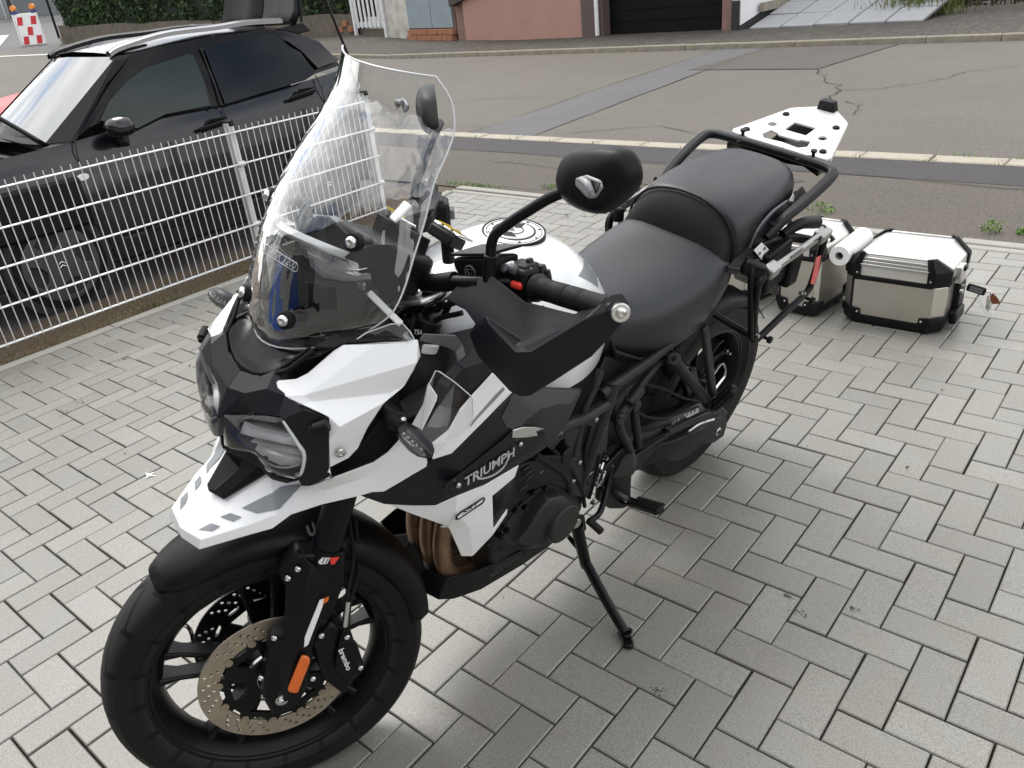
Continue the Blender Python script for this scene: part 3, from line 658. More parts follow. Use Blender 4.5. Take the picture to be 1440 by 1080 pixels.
# the sloping drive, slab by slab
xd0, xd1 = xa + .14, -3.6844
drv = mesh('slab_drive', [(xd0, 14.85, .07), (xd1, 14.85, .07), (xd1 + 1, 30, up(30)), (xd0 + 1, 30, up(30))], [(0, 1, 2, 3)], BITUM, smooth=0); drv['kind'] = 'structure'
sm = None
nx = 5
for j in range(9):
    for i in range(nx):
        w = (xd1 - xd0) / nx; x = xd0 + (i + .5) * w + j * .055; y = 15.25 + j * .8
        if sm is None: o = sm = MB().box((0, 0, 0), (w - .02, .78, .06)).build('slab', SLAB, drv, bev=.006, smooth=0)
        else: o = sm.copy(); COL.objects.link(o); o.parent = drv
        z = .07 + (y - 14.85) * (up(30) - .07) / 14.65
        o.location = (x, y, z + .0 + random.gauss(0, .004)); o.rotation_euler = (math.atan((up(30) - .07) / 14.65) + random.gauss(0, .004), random.gauss(0, .004), -.06)
for k in range(5): MB().box((xd0 - .04 + .05 * k + .05, 16.2 + k * 1.7, .16 + (16.2 + k * 1.7 - 14.85) * SL * .97), (.07, 1.68, .16)).build('drive_kerb', KERB, drv, smooth=0)
# shed with double steel doors, standing on brick; oblique line
A, B, C, D, E_ = (-20.7086, 16.5053), (-18.6919, 15.939), (-17.3584, 15.5646), (-14.9728, 14.8948), (-16.4953, 15.3223)
def fpt(p, off=0): return (p[0], p[1] + off)
zg = lambda p: gz(p[0], p[1]) + .07
sh = empty('garden_shed', (C[0], C[1], zg(C))); tag(sh, 'small shed with weathered blue grey steel double doors on a red brick step', 'shed')
I4 = Matrix.Translation((-C[0], -C[1], -zg(C)))
def seg(name, p, q, z0, z1, th, mat, parent, xf, off=0.):
    o = wallbox(name, fpt(p, off), fpt(q, off), z0, z1, th, mat, None); o.parent = parent; o.data.transform(xf); return o
mid = (C[0] * .46 + D[0] * .54, C[1] * .46 + D[1] * .54)
c1 = (C[0] * .03 + D[0] * .97, C[1] * .03 + D[1] * .97)
seg('door_leaf', C, (mid[0] - .02, mid[1]), zg(C) + .28, 3.0, .05, DOORG, sh, I4)
seg('door_leaf', mid, c1, zg(C) + .28, 3.0, .05, DOORG, sh, I4)
seg('shed_wall', C, D, -.2, 3.2, 3, PINKD, sh, I4, .06)
for t in (.46, .56):
    q = (C[0] * (1 - t) + D[0] * t, C[1] * (1 - t) + D[1] * t - .03)
    MB().box((q[0], q[1], zg(C) + 1.35), (.10, .06, .16)).build('door_latch', BLACKP, sh, xf=I4, bev=.01)
bk = None; t0 = Vector((C[0], C[1], 0)); t1 = Vector((D[0], D[1], 0)); n = 9; ang = math.atan2(t1.y - t0.y, t1.x - t0.x); L = (t1 - t0).length / n
for r in range(2):
    for k in range(n):
        q = t0 + (t1 - t0) * ((k + .5) / n) - t0
        if bk is None: o = bk = MB().box((0, 0, 0), (L - .012, .16, .13)).build('brick', BRICKR, sh, bev=.008, smooth=0)
        else: o = bk.copy(); COL.objects.link(o); o.parent = sh
        o.location = (q.x + (.5 * L if r else 0) * .4, q.y - .04 + random.gauss(0, .006), .06 + r * .145 - .02); o.rotation_euler = (0, 0, ang)
pw = empty('pale_pillar', (B[0], B[1], zg(B))); tag(pw, 'stained off-white masonry pillar between the picket gate and the shed', 'pillar')
I5 = Matrix.Translation((-B[0], -B[1], -zg(B)))
seg('pillar_shaft', B, C, -.1, 3.0, .5, PALE, pw, I5)
ga = empty('picket_gate', (A[0], A[1], zg(A))); tag(ga, 'weathered white picket gate beside the hedge', 'gate')
I6 = Matrix.Translation((-A[0], -A[1], -zg(A)))
for k in range(7):
    t = (k + .5) / 7; q = (A[0] + (B[0] - A[0]) * t, A[1] + (B[1] - A[1]) * t)
    MB().box((q[0], q[1], zg(A) + 1.15), (.085, .03, 1.9)).build('picket', TIMBERW, ga, xf=I6, bev=.005, smooth=0)
for z in (.30, 1.75): seg('rail', A, B, zg(A) + z - .07, zg(A) + z + .07, .04, TIMBERW, ga, I6, .03)
for q in (A, B): MB().box((q[0], q[1] - .04, zg(A) + 1.0), (.09, .09, 2.2)).build('gate_post', TIMBERW, ga, xf=I6, bev=.005, smooth=0)
seg('step', A, B, zg(A) - .2, zg(A) + .16, .8, STONEW, ga, I6, .12)
# stone wall and hedge
H0, H1 = (A[0] - .15, A[1] + .05), (-37.4, 14.6)
sw = empty('stone_wall', (H0[0], H0[1], gz(*H0))); tag(sw, 'low rough stone retaining wall under the dark hedge', 'wall')
I7 = Matrix.Translation((-H0[0], -H0[1], -gz(*H0)))
m = MB(); rows = []
for k in range(13):
    t = k / 12; x, y = H0[0] + (H1[0] - H0[0]) * t, H0[1] + (H1[1] - H0[1]) * t; z = gz(x, y)
    rows.append([(x, y, z - .2), (x, y, z + .66 + .05 * sin(k * 2.2)), (x + .1, y + .5, z + .68), (x + .1, y + .5, z - .2)])
m.grid(rows); m.build('wall_face', STONEW, sw, xf=I7, smooth=0)
for k in range(3):
    q = (H0[0] - .12 - k * .24, H0[1] - .06, gz(*H0) + .26 + (k % 2) * .16); MB().box(q, (.22, .1, .17)).build('brick', BRICKR, sw, xf=I7, bev=.015, smooth=0)
hd = empty('hedge', (H0[0], H0[1], gz(*H0) + .6)); tag(hd, 'tall dark green clipped hedge along the far side of the street', 'hedge')
m = MB()
def hf():
    t = random.random() ** .8; x, y = H0[0] + (H1[0] - H0[0]) * t, H0[1] + (H1[1] - H0[1]) * t; z0 = gz(x, y) + .62
    if random.random() < .16: u = random.random(); return (x, y + u * 1.2, z0 + 2.5 + random.gauss(0, .1))
    z = random.random() * 2.5; bulge = .16 * sin(x * 1.7) * sin(z * 2.3 + x) + .12 * sin(x * 4.1 + z * 3) + random.gauss(0, .07)
    return (x, y + .16 + abs(bulge) * 1.2 * random.random() - bulge, z0 + z)
leaves(m, 15000, hf, .085)
m.build('foliage', HEDGE, hd, smooth=0, recalc=False, xf=Matrix.Translation((-H0[0], -H0[1], -gz(*H0) - .6)))['kind'] = 'stuff'
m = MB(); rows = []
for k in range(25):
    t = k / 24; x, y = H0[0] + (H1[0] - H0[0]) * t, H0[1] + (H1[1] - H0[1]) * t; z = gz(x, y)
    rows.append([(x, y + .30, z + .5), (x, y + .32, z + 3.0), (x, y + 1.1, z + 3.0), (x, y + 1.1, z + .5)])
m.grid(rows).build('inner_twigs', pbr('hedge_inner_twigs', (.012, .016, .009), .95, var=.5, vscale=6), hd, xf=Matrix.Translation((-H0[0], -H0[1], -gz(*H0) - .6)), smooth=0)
for t in (.1, .3, .5, .7, .9):
    x, y = H0[0] + (H1[0] - H0[0]) * t, H0[1] + (H1[1] - H0[1]) * t
    MB().tube([(0, .6, 0), (.05, .6, .5), (.0, .62, 1)], .04, 6).build('stem', BARK, hd, xf=Matrix.Translation((x - H0[0], y - H0[1], gz(x, y) - gz(*H0) - .02)))
hp = MB().cyl((0, 0, 0), (0, 0, 3.4), .05, n=10); q = (-36.9, 14.3)
e = empty('street_post', (q[0], q[1], gz(*q))); tag(e, 'thin dark post at the left end of the hedge', 'post'); hp.build('pole', SATIN, e); MB().cyl((0, 0, 0), (0, 0, .25), .09, n=10).build('foot', PALE, e)

# road works barrier far down the street
BW = pbr('barrier_white', (.8, .8, .8), .5); BR = pbr('barrier_red', (.55, .02, .03), .5)
bx, by_ = (-39.092, 14.1589)
ba = empty('road_barrier', (bx, by_, gz(bx, by_))); ba.rotation_euler = (0, 0, radians(35)); tag(ba, 'red and white striped road works barrier with orange lamps far down the street', 'barrier')
MB().box((0, 0, .62), (1.05, .10, 1.24)).build('board', BW, ba, bev=.02)
MB().box((-.56, .3, .62), (.06, .75, 1.24)).build('side_board', BW, ba, bev=.02)
for sx, z in ((-.30, .95), (.02, .55), (.32, .95), (-.3, .2), (.3, .2)): MB().prism([(sx - .16, -.054, z - .16), (sx + .08, -.054, z - .16), (sx + .16, -.054, z + .16), (sx - .08, -.054, z + .16)], (0, -.006, 0)).build('red_stripe', BR, ba)
for z in (.2, .62, 1.04): MB().prism([(-.595, .0, z - .14), (-.595, .55, z + .0), (-.595, .55, z + .18), (-.595, .0, z + .04)], (-.006, 0, 0)).build('red_stripe', BR, ba)
for sx, y in ((-.45, 0), (.42, 0)):
    MB().box((sx, y, 1.29), (.22, .16, .12)).build('lamp_base', pbr('blue_battery_box', (.03, .05, .2), .5), ba, bev=.02)
    MB().cyl((sx, y - .07, 1.46), (sx, y + .07, 1.46), .11, n=16).build('lamp', pbr('amber_lamp', (.8, .25, .02), .3), ba, bev=.01)
# far left backdrop
fb = empty('grey_building', (-88, 34, 2)); tag(fb, 'distant grey panelled building at the end of the street', 'building')
MB().box((0, 0, 2.5), (9, 6, 8)).build('wall', pbr('grey_panel', (.18, .2, .21), .6), fb, smooth=0)
for k in range(4): MB().box((-3.2 + k * 2.1, -3.04, 3.0), (1.4, .1, 2)).build('window', GLOSSB, fb, smooth=0)
for k in range(5): MB().box((-4.2 + k * 2.1, -3.05, 2.5), (.1, .12, 8)).build('panel_joint', GALV, fb, smooth=0)
MB().box((0, 0, 6.6), (9.4, 6.4, .3)).build('roof', ROOF, fb, smooth=0)
TREEL = leafmat('far_tree_leaves', [(.018, .034, .014), (.035, .06, .02), (.06, .085, .032)])
def tree(name, x, y, z, h, r, label):
    e = empty(name, (x, y, z)); tag(e, label, 'tree', 'trees at the end of the street')
    MB().tube([(0, 0, 0), (.1, .1, h * .4), (0, 0, h * .8)], lambda t: .22 * (1 - t * .8), 8).build('trunk', BARK, e)
    b = MB()
    for k in range(5): a = k * 1.3; b.tube([(0, 0, h * .35 + k * .2), (cos(a) * r * .4, sin(a) * r * .4, h * .6), (cos(a) * r * .7, sin(a) * r * .7, h * .75)], lambda t: .09 * (1 - t * .7), 6)
    b.build('limb', BARK, e)
    m = MB(); cl = [(random.gauss(0, r * .45), random.gauss(0, r * .45), h * random.uniform(.4, .95), r * random.uniform(.3, .5)) for _ in range(16)]
    def f():
        c = random.choice(cl); d = Vector((random.gauss(0, 1), random.gauss(0, 1), random.gauss(0, .8))).normalized() * c[3] * random.random() ** .4; return (c[0] + d.x, c[1] + d.y, c[2] + d.z)
    leaves(m, 2600, f, .22); m.build('crown', TREEL, e, smooth=0, recalc=False)
for k, (x, y, h, r, lab) in enumerate(((-70, 31, 9, 4.2, 'dark broad tree behind the street post'), (-82, 30, 11, 5, 'tall dark tree beside the grey building'), (-62, 33, 10, 5, 'round dark tree behind the hedge end'), (-100, 30, 12, 6, 'large dark tree left of the grey building'))):
    tree('broadleaf_tree', x, y, 1.6 + (-x - 60) * .03, h, r, lab)
fp = empty('lamp_post', (-58, 24, gz(-58, 24))); tag(fp, 'pale leaning lamp post far down the street', 'lamp post'); MB().cyl((0, 0, 0), (0, 0, 7), .10, .06, n=10).build('pole', GALV, fp); MB().box((.4, 0, 7), (1, .25, .12)).build('lamp_head', GALV, fp, bev=.03)
# planting right of the drive
pb = empty('flower_bed_shrub', (-2.9092, 16.6, .1)); tag(pb, 'dark tangled shrub at the right end of the far footway', 'shrub')
def blob(cx, cy, cz, rx, ry, rz):
    d = Vector((random.gauss(0, 1), random.gauss(0, 1), random.gauss(0, 1))).normalized() * random.random() ** .4; return (cx + d.x * rx, cy + d.y * ry, cz + abs(d.z) * rz)
m = MB(); leaves(m, 5200, lambda: blob(*random.choice(((0, .5, .05, 1.3, .7, 1.5), (1.6, .6, .05, 1.2, .8, 1.7), (-.9, .5, 0, .6, .5, 1.0), (3.0, .6, 0, 1.2, .9, 1.8)))), .05); m.build('foliage', DARKB, pb, smooth=0, recalc=False)
m = MB()
for k in range(30): a = random.uniform(-1, 3.4); m.tube([(a, .5, 0), (a + random.gauss(0, .2), .5 + random.gauss(0, .2), .6), (a + random.gauss(0, .4), .5 + random.gauss(0, .3), 1.3)], .012, 5)
m.build('stem', BARK, pb)
gt = empty('grass_tuft', (-4.1540, 15.9, .1)); tag(gt, 'clump of long green and dry grass beside the slab drive', 'grass')
m = MB(); blades(m, 700, lambda: (random.gauss(0, .36), random.gauss(.1, .22), 0), .42, .007, .9); m.build('blade', leafmat('long_grass', [(.07, .11, .02), (.12, .16, .035), (.2, .17, .08)]), gt, smooth=0, recalc=False)['kind'] = 'stuff'
lv = empty('lavender_bush', (-4.1037, 16.5, .1)); tag(lv, 'small blue flowering bush behind the grass clump', 'bush')
m = MB(); leaves(m, 900, lambda: blob(0, 0, 0, .4, .3, 1.1), .04); m.build('flowers', LAV, lv, smooth=0, recalc=False)
m = MB(); blades(m, 200, lambda: (random.gauss(0, .15), random.gauss(0, .12), 0), 1.0, .006, .5); m.build('stem', WEED, lv, smooth=0, recalc=False)
# the house the yard belongs to: behind the photographer, seen only mirrored in the screen
ho = empty('yard_house', (-2, -3.7, 0)); tag(ho, 'grey rendered house with a blue door facing the motorcycle, mirrored in its screen', 'house')
I8 = Matrix.Translation((2, 3.7, 0))
MB().box((-2.4, -7.2, 1.5), (12, 7, 3.2)).build('wall', pbr('grey_render', (.34, .33, .31), .85, var=.1, vscale=2, dirt=(.2, .19, .18), dirtamt=.4, dscale=2), ho, xf=I8, smooth=0)
MB().prism([(-9, -3.3, 2.95), (-9, -11.2, 2.95), (-9, -7.2, 5.6)], (13.2, 0, 0)).build('roof', ROOF, ho, xf=I8, smooth=0)
bd_ = MB().box((-1.85, -3.69, 1.12), (.70, .06, 2.1)).build('door', pbr('blue_door_paint', (.03, .15, .62), .35, var=.1), ho, xf=I8, bev=.01)
MB().box((-1.85, -3.69, 1.15), (.86, .03, 2.24)).build('door_frame', PALE, ho, xf=I8, smooth=0)
MB().tube([(-1.60, -3.66, 1.05), (-1.60, -3.61, 1.05), (-1.70, -3.61, 1.05)], .012, 8, 0).build('door_handle', STEEL, bd_, xf=I8)
for x in (-6.2, -.4):
    w_ = MB().box((x, -3.69, 1.45), (1.3, .05, 1.2)).build('window_frame', PALE, ho, xf=I8, bev=.01); MB().box((x, -3.66, 1.45), (1.14, .01, 1.04)).build('pane', GLOSSB, w_, xf=I8, smooth=0)
MB().cyl((-8.2, -3.6, 2.95), (3.8, -3.6, 2.95), .06, n=10).build('gutter_pipe', GALV, ho, xf=I8)
m = MB()
def jm():
    x = round(random.uniform(-41, -26)) * .1 if random.random() < .5 else random.uniform(-4.1, -2.6); y = round(random.uniform(-12, 30)) * .1 if random.random() < .6 else random.uniform(-1.2, 3.1)
    return (x, y, gz(x, y) - .004)
pts_ = [jm() for _ in range(34)]
def jf():
    p = random.choice(pts_); return (p[0] + random.gauss(0, .012), p[1] + random.gauss(0, .012), p[2])
blades(m, 420, jf, .018, .0012, 1.4); leaves(m, 240, jf, .004, .6)
m.build('joint_moss', bpy.data.materials['moss_green'], smooth=0, recalc=False)['kind'] = 'stuff'
m = MB()
for _ in range(60):
    x, y = random.uniform(-4, .6), random.uniform(-1, 3.1); leaves(m, 1, lambda: (x, y, gz(x, y) + .003), random.choice((.003, .004, .006, .009)), .9)
m.build('scattered_debris', DRYG, smooth=0, recalc=False)['kind'] = 'stuff'
STAIN = pbr('tar_specks', (.035, .032, .028), .8)
for sx, sy, r in ((0.0148, 0.1425)+(.022,), (0.1234, 0.2328)+(.016,), (-0.1535, -0.2839)+(.020,), (-0.0285, 0.1872)+(.012,)):
    m = MB()
    for _ in range(26):
        a = random.uniform(0, 6.3); q = r * random.random() ** .7; x, y, t = sx + q * cos(a) * 1.3, sy + q * sin(a) * .7, random.uniform(.0006, .0026)
        m.add([(x + t * cos(b + random.uniform(-.4, .4)), y + t * sin(b), gz(x, y) + .0016) for b in (0, 1.2, 2.5, 3.7, 5)], [(0, 1, 2, 3, 4)])
    m.build('tar_specks', STAIN, smooth=0, recalc=False)['kind'] = 'stuff'
sx, sy = (-2.2843, -0.4634)
m = MB(); m.add([(sx + a, sy + b, gz(sx, sy) + .004) for a, b in ((-.03, .0), (-.008, .006), (.0, .026), (.006, .006), (.034, .012), (.012, -.004), (.014, -.022), (-.002, -.008))], [tuple(range(8))])
m.build('paint_spot', PAPER, yard_bed, smooth=0)
# weeds along the yard's kerb
for lab, x, y, r, h in (('leafy green weed at the kerb right of the cases', *(-0.2654, 3.5371), .055, .09), ('green weed behind the rear pannier case', *(-1.2444, 3.6111), .09, .07), ('small weed at the right edge by the kerb', *(-0.1092, 3.5556), .03, .04)):
    weed(lab, x, y, r, h)
for nm, x, y, w in (('grass_patch', *(-4.1104, 3.36), .32), ('grass_patch', *(-2.9267, 3.6118), .22), ('grass_patch', *(-3.3705, 3.518), .1)):
    m = MB(); blades(m, int(330 * w / .3), lambda: (x + random.gauss(0, w * .5), y + .07 + random.gauss(0, .035), -.004), random.choice((.022, .03)), .002, 1.3); o = m.build(nm, WEED, smooth=0, recalc=False); o['kind'] = 'stuff'
m = MB()
def gs():
    k = random.randint(-16, 8) * .5 + 1; return (k + random.gauss(0, .04), 5.09 + random.gauss(0, .012), 0) if random.random() < .6 else (random.uniform(-1, .6), 5.29 + random.gauss(0, .02), 0)
blades(m, 260, gs, .03, .003, 1.2); m.build('gutter_grass', WEED, smooth=0, recalc=False)['kind'] = 'stuff'
# ---------------------------------------------------------------- the black car beyond the fence
CARB = pbr('black_car_paint', (.006, .0063, .0085), .20, spec=.45, coat=.35, var=.05, rvar=.03, dirt=(.05, .05, .052), dirtamt=.10, dscale=5)
CARM = pbr('black_car_cladding', (.0075, .0075, .008), .5, var=.15, spec=.3)
CGLASS = pbr('tinted_rear_glass', (.006, .0065, .007), .06, var=.15, vscale=2, rvar=.02, spec=.35)
CG = clear('car_side_glass', (.30, .36, .34), gain=1.4, haze=.01)
CWS = clear('car_windscreen_glass', (.34, .40, .40), gain=2.6, haze=.02)
SEATC = pbr('car_interior', (.03, .03, .032), .8)
WTRIM = pbr('dark_grey_wheel_trim', (.05, .05, .052), .4, var=.1)
RAILM = pbr('roof_rail_grey', (.30, .30, .315), .28, metal=.6, var=.05)
yaw = radians(-2)
CM = Matrix(((-sin(yaw), -cos(yaw), 0, -4.85), (cos(yaw), -sin(yaw), 0, .374), (0, 0, 1, -.08), (0, 0, 0, 1)))
car = empty('parked_car', mat=CM); tag(car, 'black hatchback with silver roof rails, hood and tailgate open, parked behind the wire fence', 'car')
W = .74
def cm(vs): return [(v[0], 2 * W - v[1], v[2]) for v in vs]
def sides(mb):
    n = len(mb.v); mb.v += cm(mb.v); mb.f += [tuple(reversed([i + n for i in f])) for f in mb.f]; return mb
# lower body: sections from nose to tail, near half then mirrored
sec = [(-.98, [(.30, .22), (.26, .36), (.26, .62), (.34, .74)]), (-.86, [(.16, .20), (.10, .36), (.10, .66), (.20, .82)]), (-.55, [(.06, .20), (.02, .36), (.01, .70), (.10, .90)]), (-.1, [(.04, .18), (.0, .36), (-.015, .74), (.07, .945)]),
       (.36, [(.05, .18), (.0, .36), (-.018, .80), (.06, .965)]), (.9, [(.05, .18), (.0, .36), (-.018, .82), (.055, 1.0)]), (1.45, [(.05, .18), (.0, .36), (-.018, .82), (.055, 1.0)]), (2.05, [(.05, .18), (.0, .36), (-.02, .85), (.055, 1.045)]),
       (2.42, [(.06, .22), (.0, .40), (-.005, .80), (.06, 1.075)]), (2.64, [(.12, .26), (.06, .42), (.06, .80), (.14, 1.07)]), (2.76, [(.28, .30), (.22, .44), (.22, .80), (.30, 1.04)])]
def dense(rows, k=4):
    cols = [spline([(u,) + p[i] for u, p in rows], k) for i in range(len(rows[0][1]))]
    return [[tuple(c[i]) for c in cols] for i in range(len(cols[0]))]
m = MB(); m.grid(dense(sec)); sides(m).build('body', CARB, car, smooth=50)
m = MB(); rows = dense(sec)
m.grid([[r[3], (r[3][0], W, r[3][2] + .05)] for r in rows if r[0][0] > .1 and r[0][0] < .45]); sides(m).build('cowl', CARM, car)
m = MB(); m.grid([[r[3], (r[3][0], W, r[3][2] + .06)] for r in rows if r[0][0] > 2.3]); sides(m).build('rear_deck', CARM, car)
# nose and engine bay
m = MB(); m.box((-.35, W, .62), (1.25, 1.56, .30)).box((.12, W, .86), (.1, 1.4, .1)).box((-.1, W - .1, .80), (.5, .7, .12)); m.build('engine_bay', SATIN, car, bev=.02)
m = MB(); m.prism([(-.98, .3, .3), (-.98, .3, .62), (-.98, 2 * W - .3, .62), (-.98, 2 * W - .3, .3)], (.1, 0, 0)); m.build('front_bumper', CARM, car, bev=.04)
# hood, held open: hinges at the windscreen foot
h0 = Vector((.22, .12, .965)); fr = Vector((0.0173, 0.16, 1.1666)) - h0; fr.y = 0; fr = fr.normalized()
m = MB(); rows = []
for t in (0, .08, .3, .6, .85, 1.0):
    p = h0 + fr * 1.02 * t; nrm = Vector((-fr.z, 0, fr.x)); nrm = nrm if nrm.z > 0 else -nrm
    rows.append([tuple(p + nrm * (.05 * sin(pi * min(1, s / W)) * .8) + Vector((0, s * (W - .12) / W, 0))) for s in (0, .05, .3, W)])
m.grid(rows); o = sides(m).build('hood', CARB, car, sol=.025)
MB().tube([(-.3, .2, .86), (-.34, .25, 1.35)], .008, 6, 0).build('hood_strut', SATIN, car)
# roof, pillars, glass
roofe = [(0.8337, 0.2, 1.4007), (1.0093, 0.2, 1.4173), (1.2399, 0.19, 1.4375), (1.4784, 0.18, 1.4454), (1.7915, 0.18, 1.4425), (2.0735, 0.18, 1.4257), (2.2697, 0.18, 1.364)]
m = MB(); rows = []
for p in spline(roofe, 3):
    rows.append([tuple(p), (p[0] - .005, p[1] + .05, p[2] + .012), (p[0] - .03, p[1] + .25, p[2] + .03), (p[0] - .06, W, p[2] + .045)])
m.grid(rows); sides(m).build('roof', CARB, car, smooth=60)
belt = [(0.32, 0.04, 0.965), (0.5133, 0.03, 1.0448), (0.8034, 0.03, 1.0355), (1.1018, 0.03, 1.014), (1.3433, 0.03, 1.0047), (1.7908, 0.03, 1.0325), (2.2033, 0.05, 1.0855), (2.5233, 0.12, 1.1082)]
top = [(0.8232, 0.2, 1.3977), (0.9316, 0.2, 1.4053), (1.1323, 0.19, 1.4238), (1.3251, 0.185, 1.4316), (1.4877, 0.18, 1.4397), (1.8189, 0.18, 1.4347), (2.1201, 0.18, 1.4107), (2.4224, 0.2, 1.3008)]
m = MB(); b_, t_ = spline(belt, 3), spline(top, 3)
m.grid([[tuple(p), tuple(p * .5 + q * .5 + Vector((0, -.02, 0))), tuple(q)] for p, q in zip(b_, t_)]); sides(m).build('side_frame', GLOSSB, car, smooth=60)
def pane(name, pts, mat, off=-.012, both=True):
    m = MB(); m.add([(p[0], p[1] + off, p[2]) for p in pts], [tuple(range(len(pts)))])
    if both: sides(m)
    return m.build(name, mat, car, smooth=180)
pane('front_side_window', [(0.5248, 0.045, 1.0596), (0.623, 0.07, 1.1548), (0.7918, 0.1, 1.2537), (0.9519, 0.13, 1.3138), (1.2798, 0.145, 1.3547), (1.3078, 0.145, 1.3419), (1.3106, 0.1, 1.2028), (1.2946, 0.045, 1.0176), (0.9562, 0.045, 1.0211), (0.7294, 0.02, 0.973)], pbr('greenish_side_glass', (.028, .037, .035), .05, var=.3, vscale=3, rvar=.02, spec=.35), -.034)
pane('rear_side_window', [(1.3983, 0.045, 1.0093), (1.4026, 0.1, 1.1797), (1.4034, 0.15, 1.3802), (1.6757, 0.155, 1.3983), (1.9088, 0.16, 1.4143), (1.9984, 0.15, 1.3844), (2.1248, 0.11, 1.2493), (2.2065, 0.06, 1.121), (2.1841, 0.05, 1.0883), (2.0941, 0.045, 1.0608)], CGLASS, -.036)
pane('quarter_window', [(2.046, 0.16, 1.3743), (2.1737, 0.13, 1.2585), (2.2553, 0.08, 1.1245), (2.5135, 0.13, 1.152), (2.412, 0.17, 1.2393), (2.2606, 0.18, 1.3297)], CGLASS, -.04)
m = MB()
for a, b in (((1.2997, 0.03, 1.0075), (1.3132, 0.15, 1.3505)), ((1.3713, 0.03, 1.0047), (1.3903, 0.155, 1.3819))): m.bar((a[0], a[1] - .027, a[2]), (b[0], b[1] - .020, b[2]), .012, .006, (0, 1, 0))
m.build('window_trim', CARM, car)
pane('a_pillar', [(0.1963, 0.14, 0.9725), (0.8267, 0.205, 1.4017), (0.9363, 0.2, 1.4047), (0.6699, 0.1, 1.2551), (0.3471, 0.035, 0.9727)], GLOSSB, -.004)
ws = []
for t in (0, .25, .5, .75, 1):
    a = Vector((0.1981, 0.15, 0.9673)); b = Vector((0.8275, 0.21, 1.3973)); p = a + (b - a) * t
    ws.append([tuple(p), (p[0] - .06, p[1] + .22, p[2] + .01), (p[0] - .10, W, p[2] + .02)])
m = MB(); m.grid(ws); sides(m).build('windscreen', carglass('sky_mirroring_windscreen', (.10, .11, .11), .02), car, smooth=180)
ws2 = bpy.data.materials['sky_mirroring_windscreen'].node_tree.nodes['Principled BSDF']; ws2.inputs['Specular IOR Level'].default_value = 1.0; ws2.inputs['IOR'].default_value = 2.3
m = MB(); m.box((1.0, .46, 1.0), (.14, .48, .6)).box((1.02, .46, 1.28), (.1, .26, .14)).box((1.0, 1.06, 1.0), (.14, .44, .6)); m.build('front_seat', SEATC, car, bev=.04)
# roof rails stand on two feet each
rl = [(0.796, 0.24, 1.4192), (0.8922, 0.24, 1.4503), (1.205, 0.24, 1.4922), (1.5819, 0.24, 1.4912), (1.844, 0.24, 1.4961), (2.1412, 0.24, 1.4796)]
m = MB()
for k in range(1): pass
rp = spline(rl, 5)
m.grid([[(p[0], p[1] - .03, p[2] - .018), (p[0], p[1] - .03, p[2] + .008), (p[0], p[1], p[2] + .02), (p[0], p[1] + .03, p[2] + .008), (p[0], p[1] + .03, p[2] - .018)] for p in rp], closed=True)
o = m.build('roof_rail', RAILM, car, smooth=50)
o2 = MB().add(cm(o_ := [tuple(v.co) for v in o.data.vertices]), [tuple(p.vertices) for p in o.data.polygons]).build('roof_rail', CARM, car, smooth=50)
m = MB()
for a in ((.98, .26), (2.25, .25)): m.prism([(a[0] - .06, a[1], 1.36), (a[0] + .16, a[1], 1.38), (a[0] + .10, a[1], 1.45), (a[0] - .14, a[1], 1.43)], (0, .04, 0))
sides(m).build('rail_foot', CARM, car, bev=.01)
# mirror, handles, side lamp, cladding, door joints
mc = Vector((0.5748, -0.1, 1.0159))
m = MB(); ring = []
for k, (dx, s) in enumerate(((-.085, .35), (-.06, .8), (-.01, 1.0), (.06, .95), (.075, .75))):
    ring.append([(mc[0] + dx, mc[1] + .105 * s * cos(a) - .01, mc[2] + .07 * s * sin(a)) for a in [2 * pi * q / 12 for q in range(12)]])
m.grid(ring, closed=True); m.add(ring[0], [tuple(range(12))]); m.add(ring[-1], [tuple(range(12))]); m.build('wing_mirror', CARB, car, bev=.0, sub=1)
MB().bar((mc[0] + .02, mc[1] + .06, mc[2] - .06), (mc[0] + .08, .04, mc[2] - .1), .05, .10).build('mirror_arm', CARM, car, bev=.012)
for p in ((1.2625, 0, 0.8857), (2.0364, 0, 0.9627)):
    MB().prism([(p[0] - .11, -.008, p[2] - .03), (p[0] + .10, -.008, p[2] - .01), (p[0] + .12, -.008, p[2] + .045), (p[0] - .02, -.008, p[2] + .05)], (0, .012, 0)).build('handle_cup', GLOSSB, car, bev=.004)
    MB().bar((p[0] - .13, -.035, p[2] - .002), (p[0] + .10, -.035, p[2] + .022), .022, .028).build('door_handle', GLOSSB, car, bev=.008)
p = (0.2988, -0.01, 0.7571); m = MB(); m.cyl((p[0], -.01, p[2]), (p[0], -.024, p[2]), .045, .035, 16); m.v = [(v[0], v[1], p[2] + (v[2] - p[2]) * .55) for v in m.v]; m.build('side_repeater', PAPER, car)
for pts in ([(0.339, 0.02, 0.9794), (0.3164, -0.003, 0.9027), (0.3199, -0.004, 0.693), (0.4005, -0.003, 0.3035)], [(1.3764, 0.02, 0.9848), (1.3723, -0.006, 0.8503), (1.3978, -0.006, 0.6201), (1.4218, -0.003, 0.4067)], [(2.2157, 0.04, 1.0837), (2.2145, -0.008, 0.9805), (2.2214, -0.008, 0.8481)]):
    MB().tube([(q[0], q[1] - .001, q[2]) for q in pts], .0045, 6).build('door_gap', BITUM, car)
m = MB(); pts = [(0.5776, -0.012, 0.3265), (0.8802, -0.014, 0.3773), (1.2833, -0.014, 0.4055), (1.3518, -0.012, 0.3299), (0.8025, -0.012, 0.2972)]
MB().prism(pts, (0, .02, 0)).build('door_guard', CARM, car, bev=.008)
MB().box((1.1, .03, .25), (1.75, .06, .16)).build('sill', CARM, car, bev=.02)
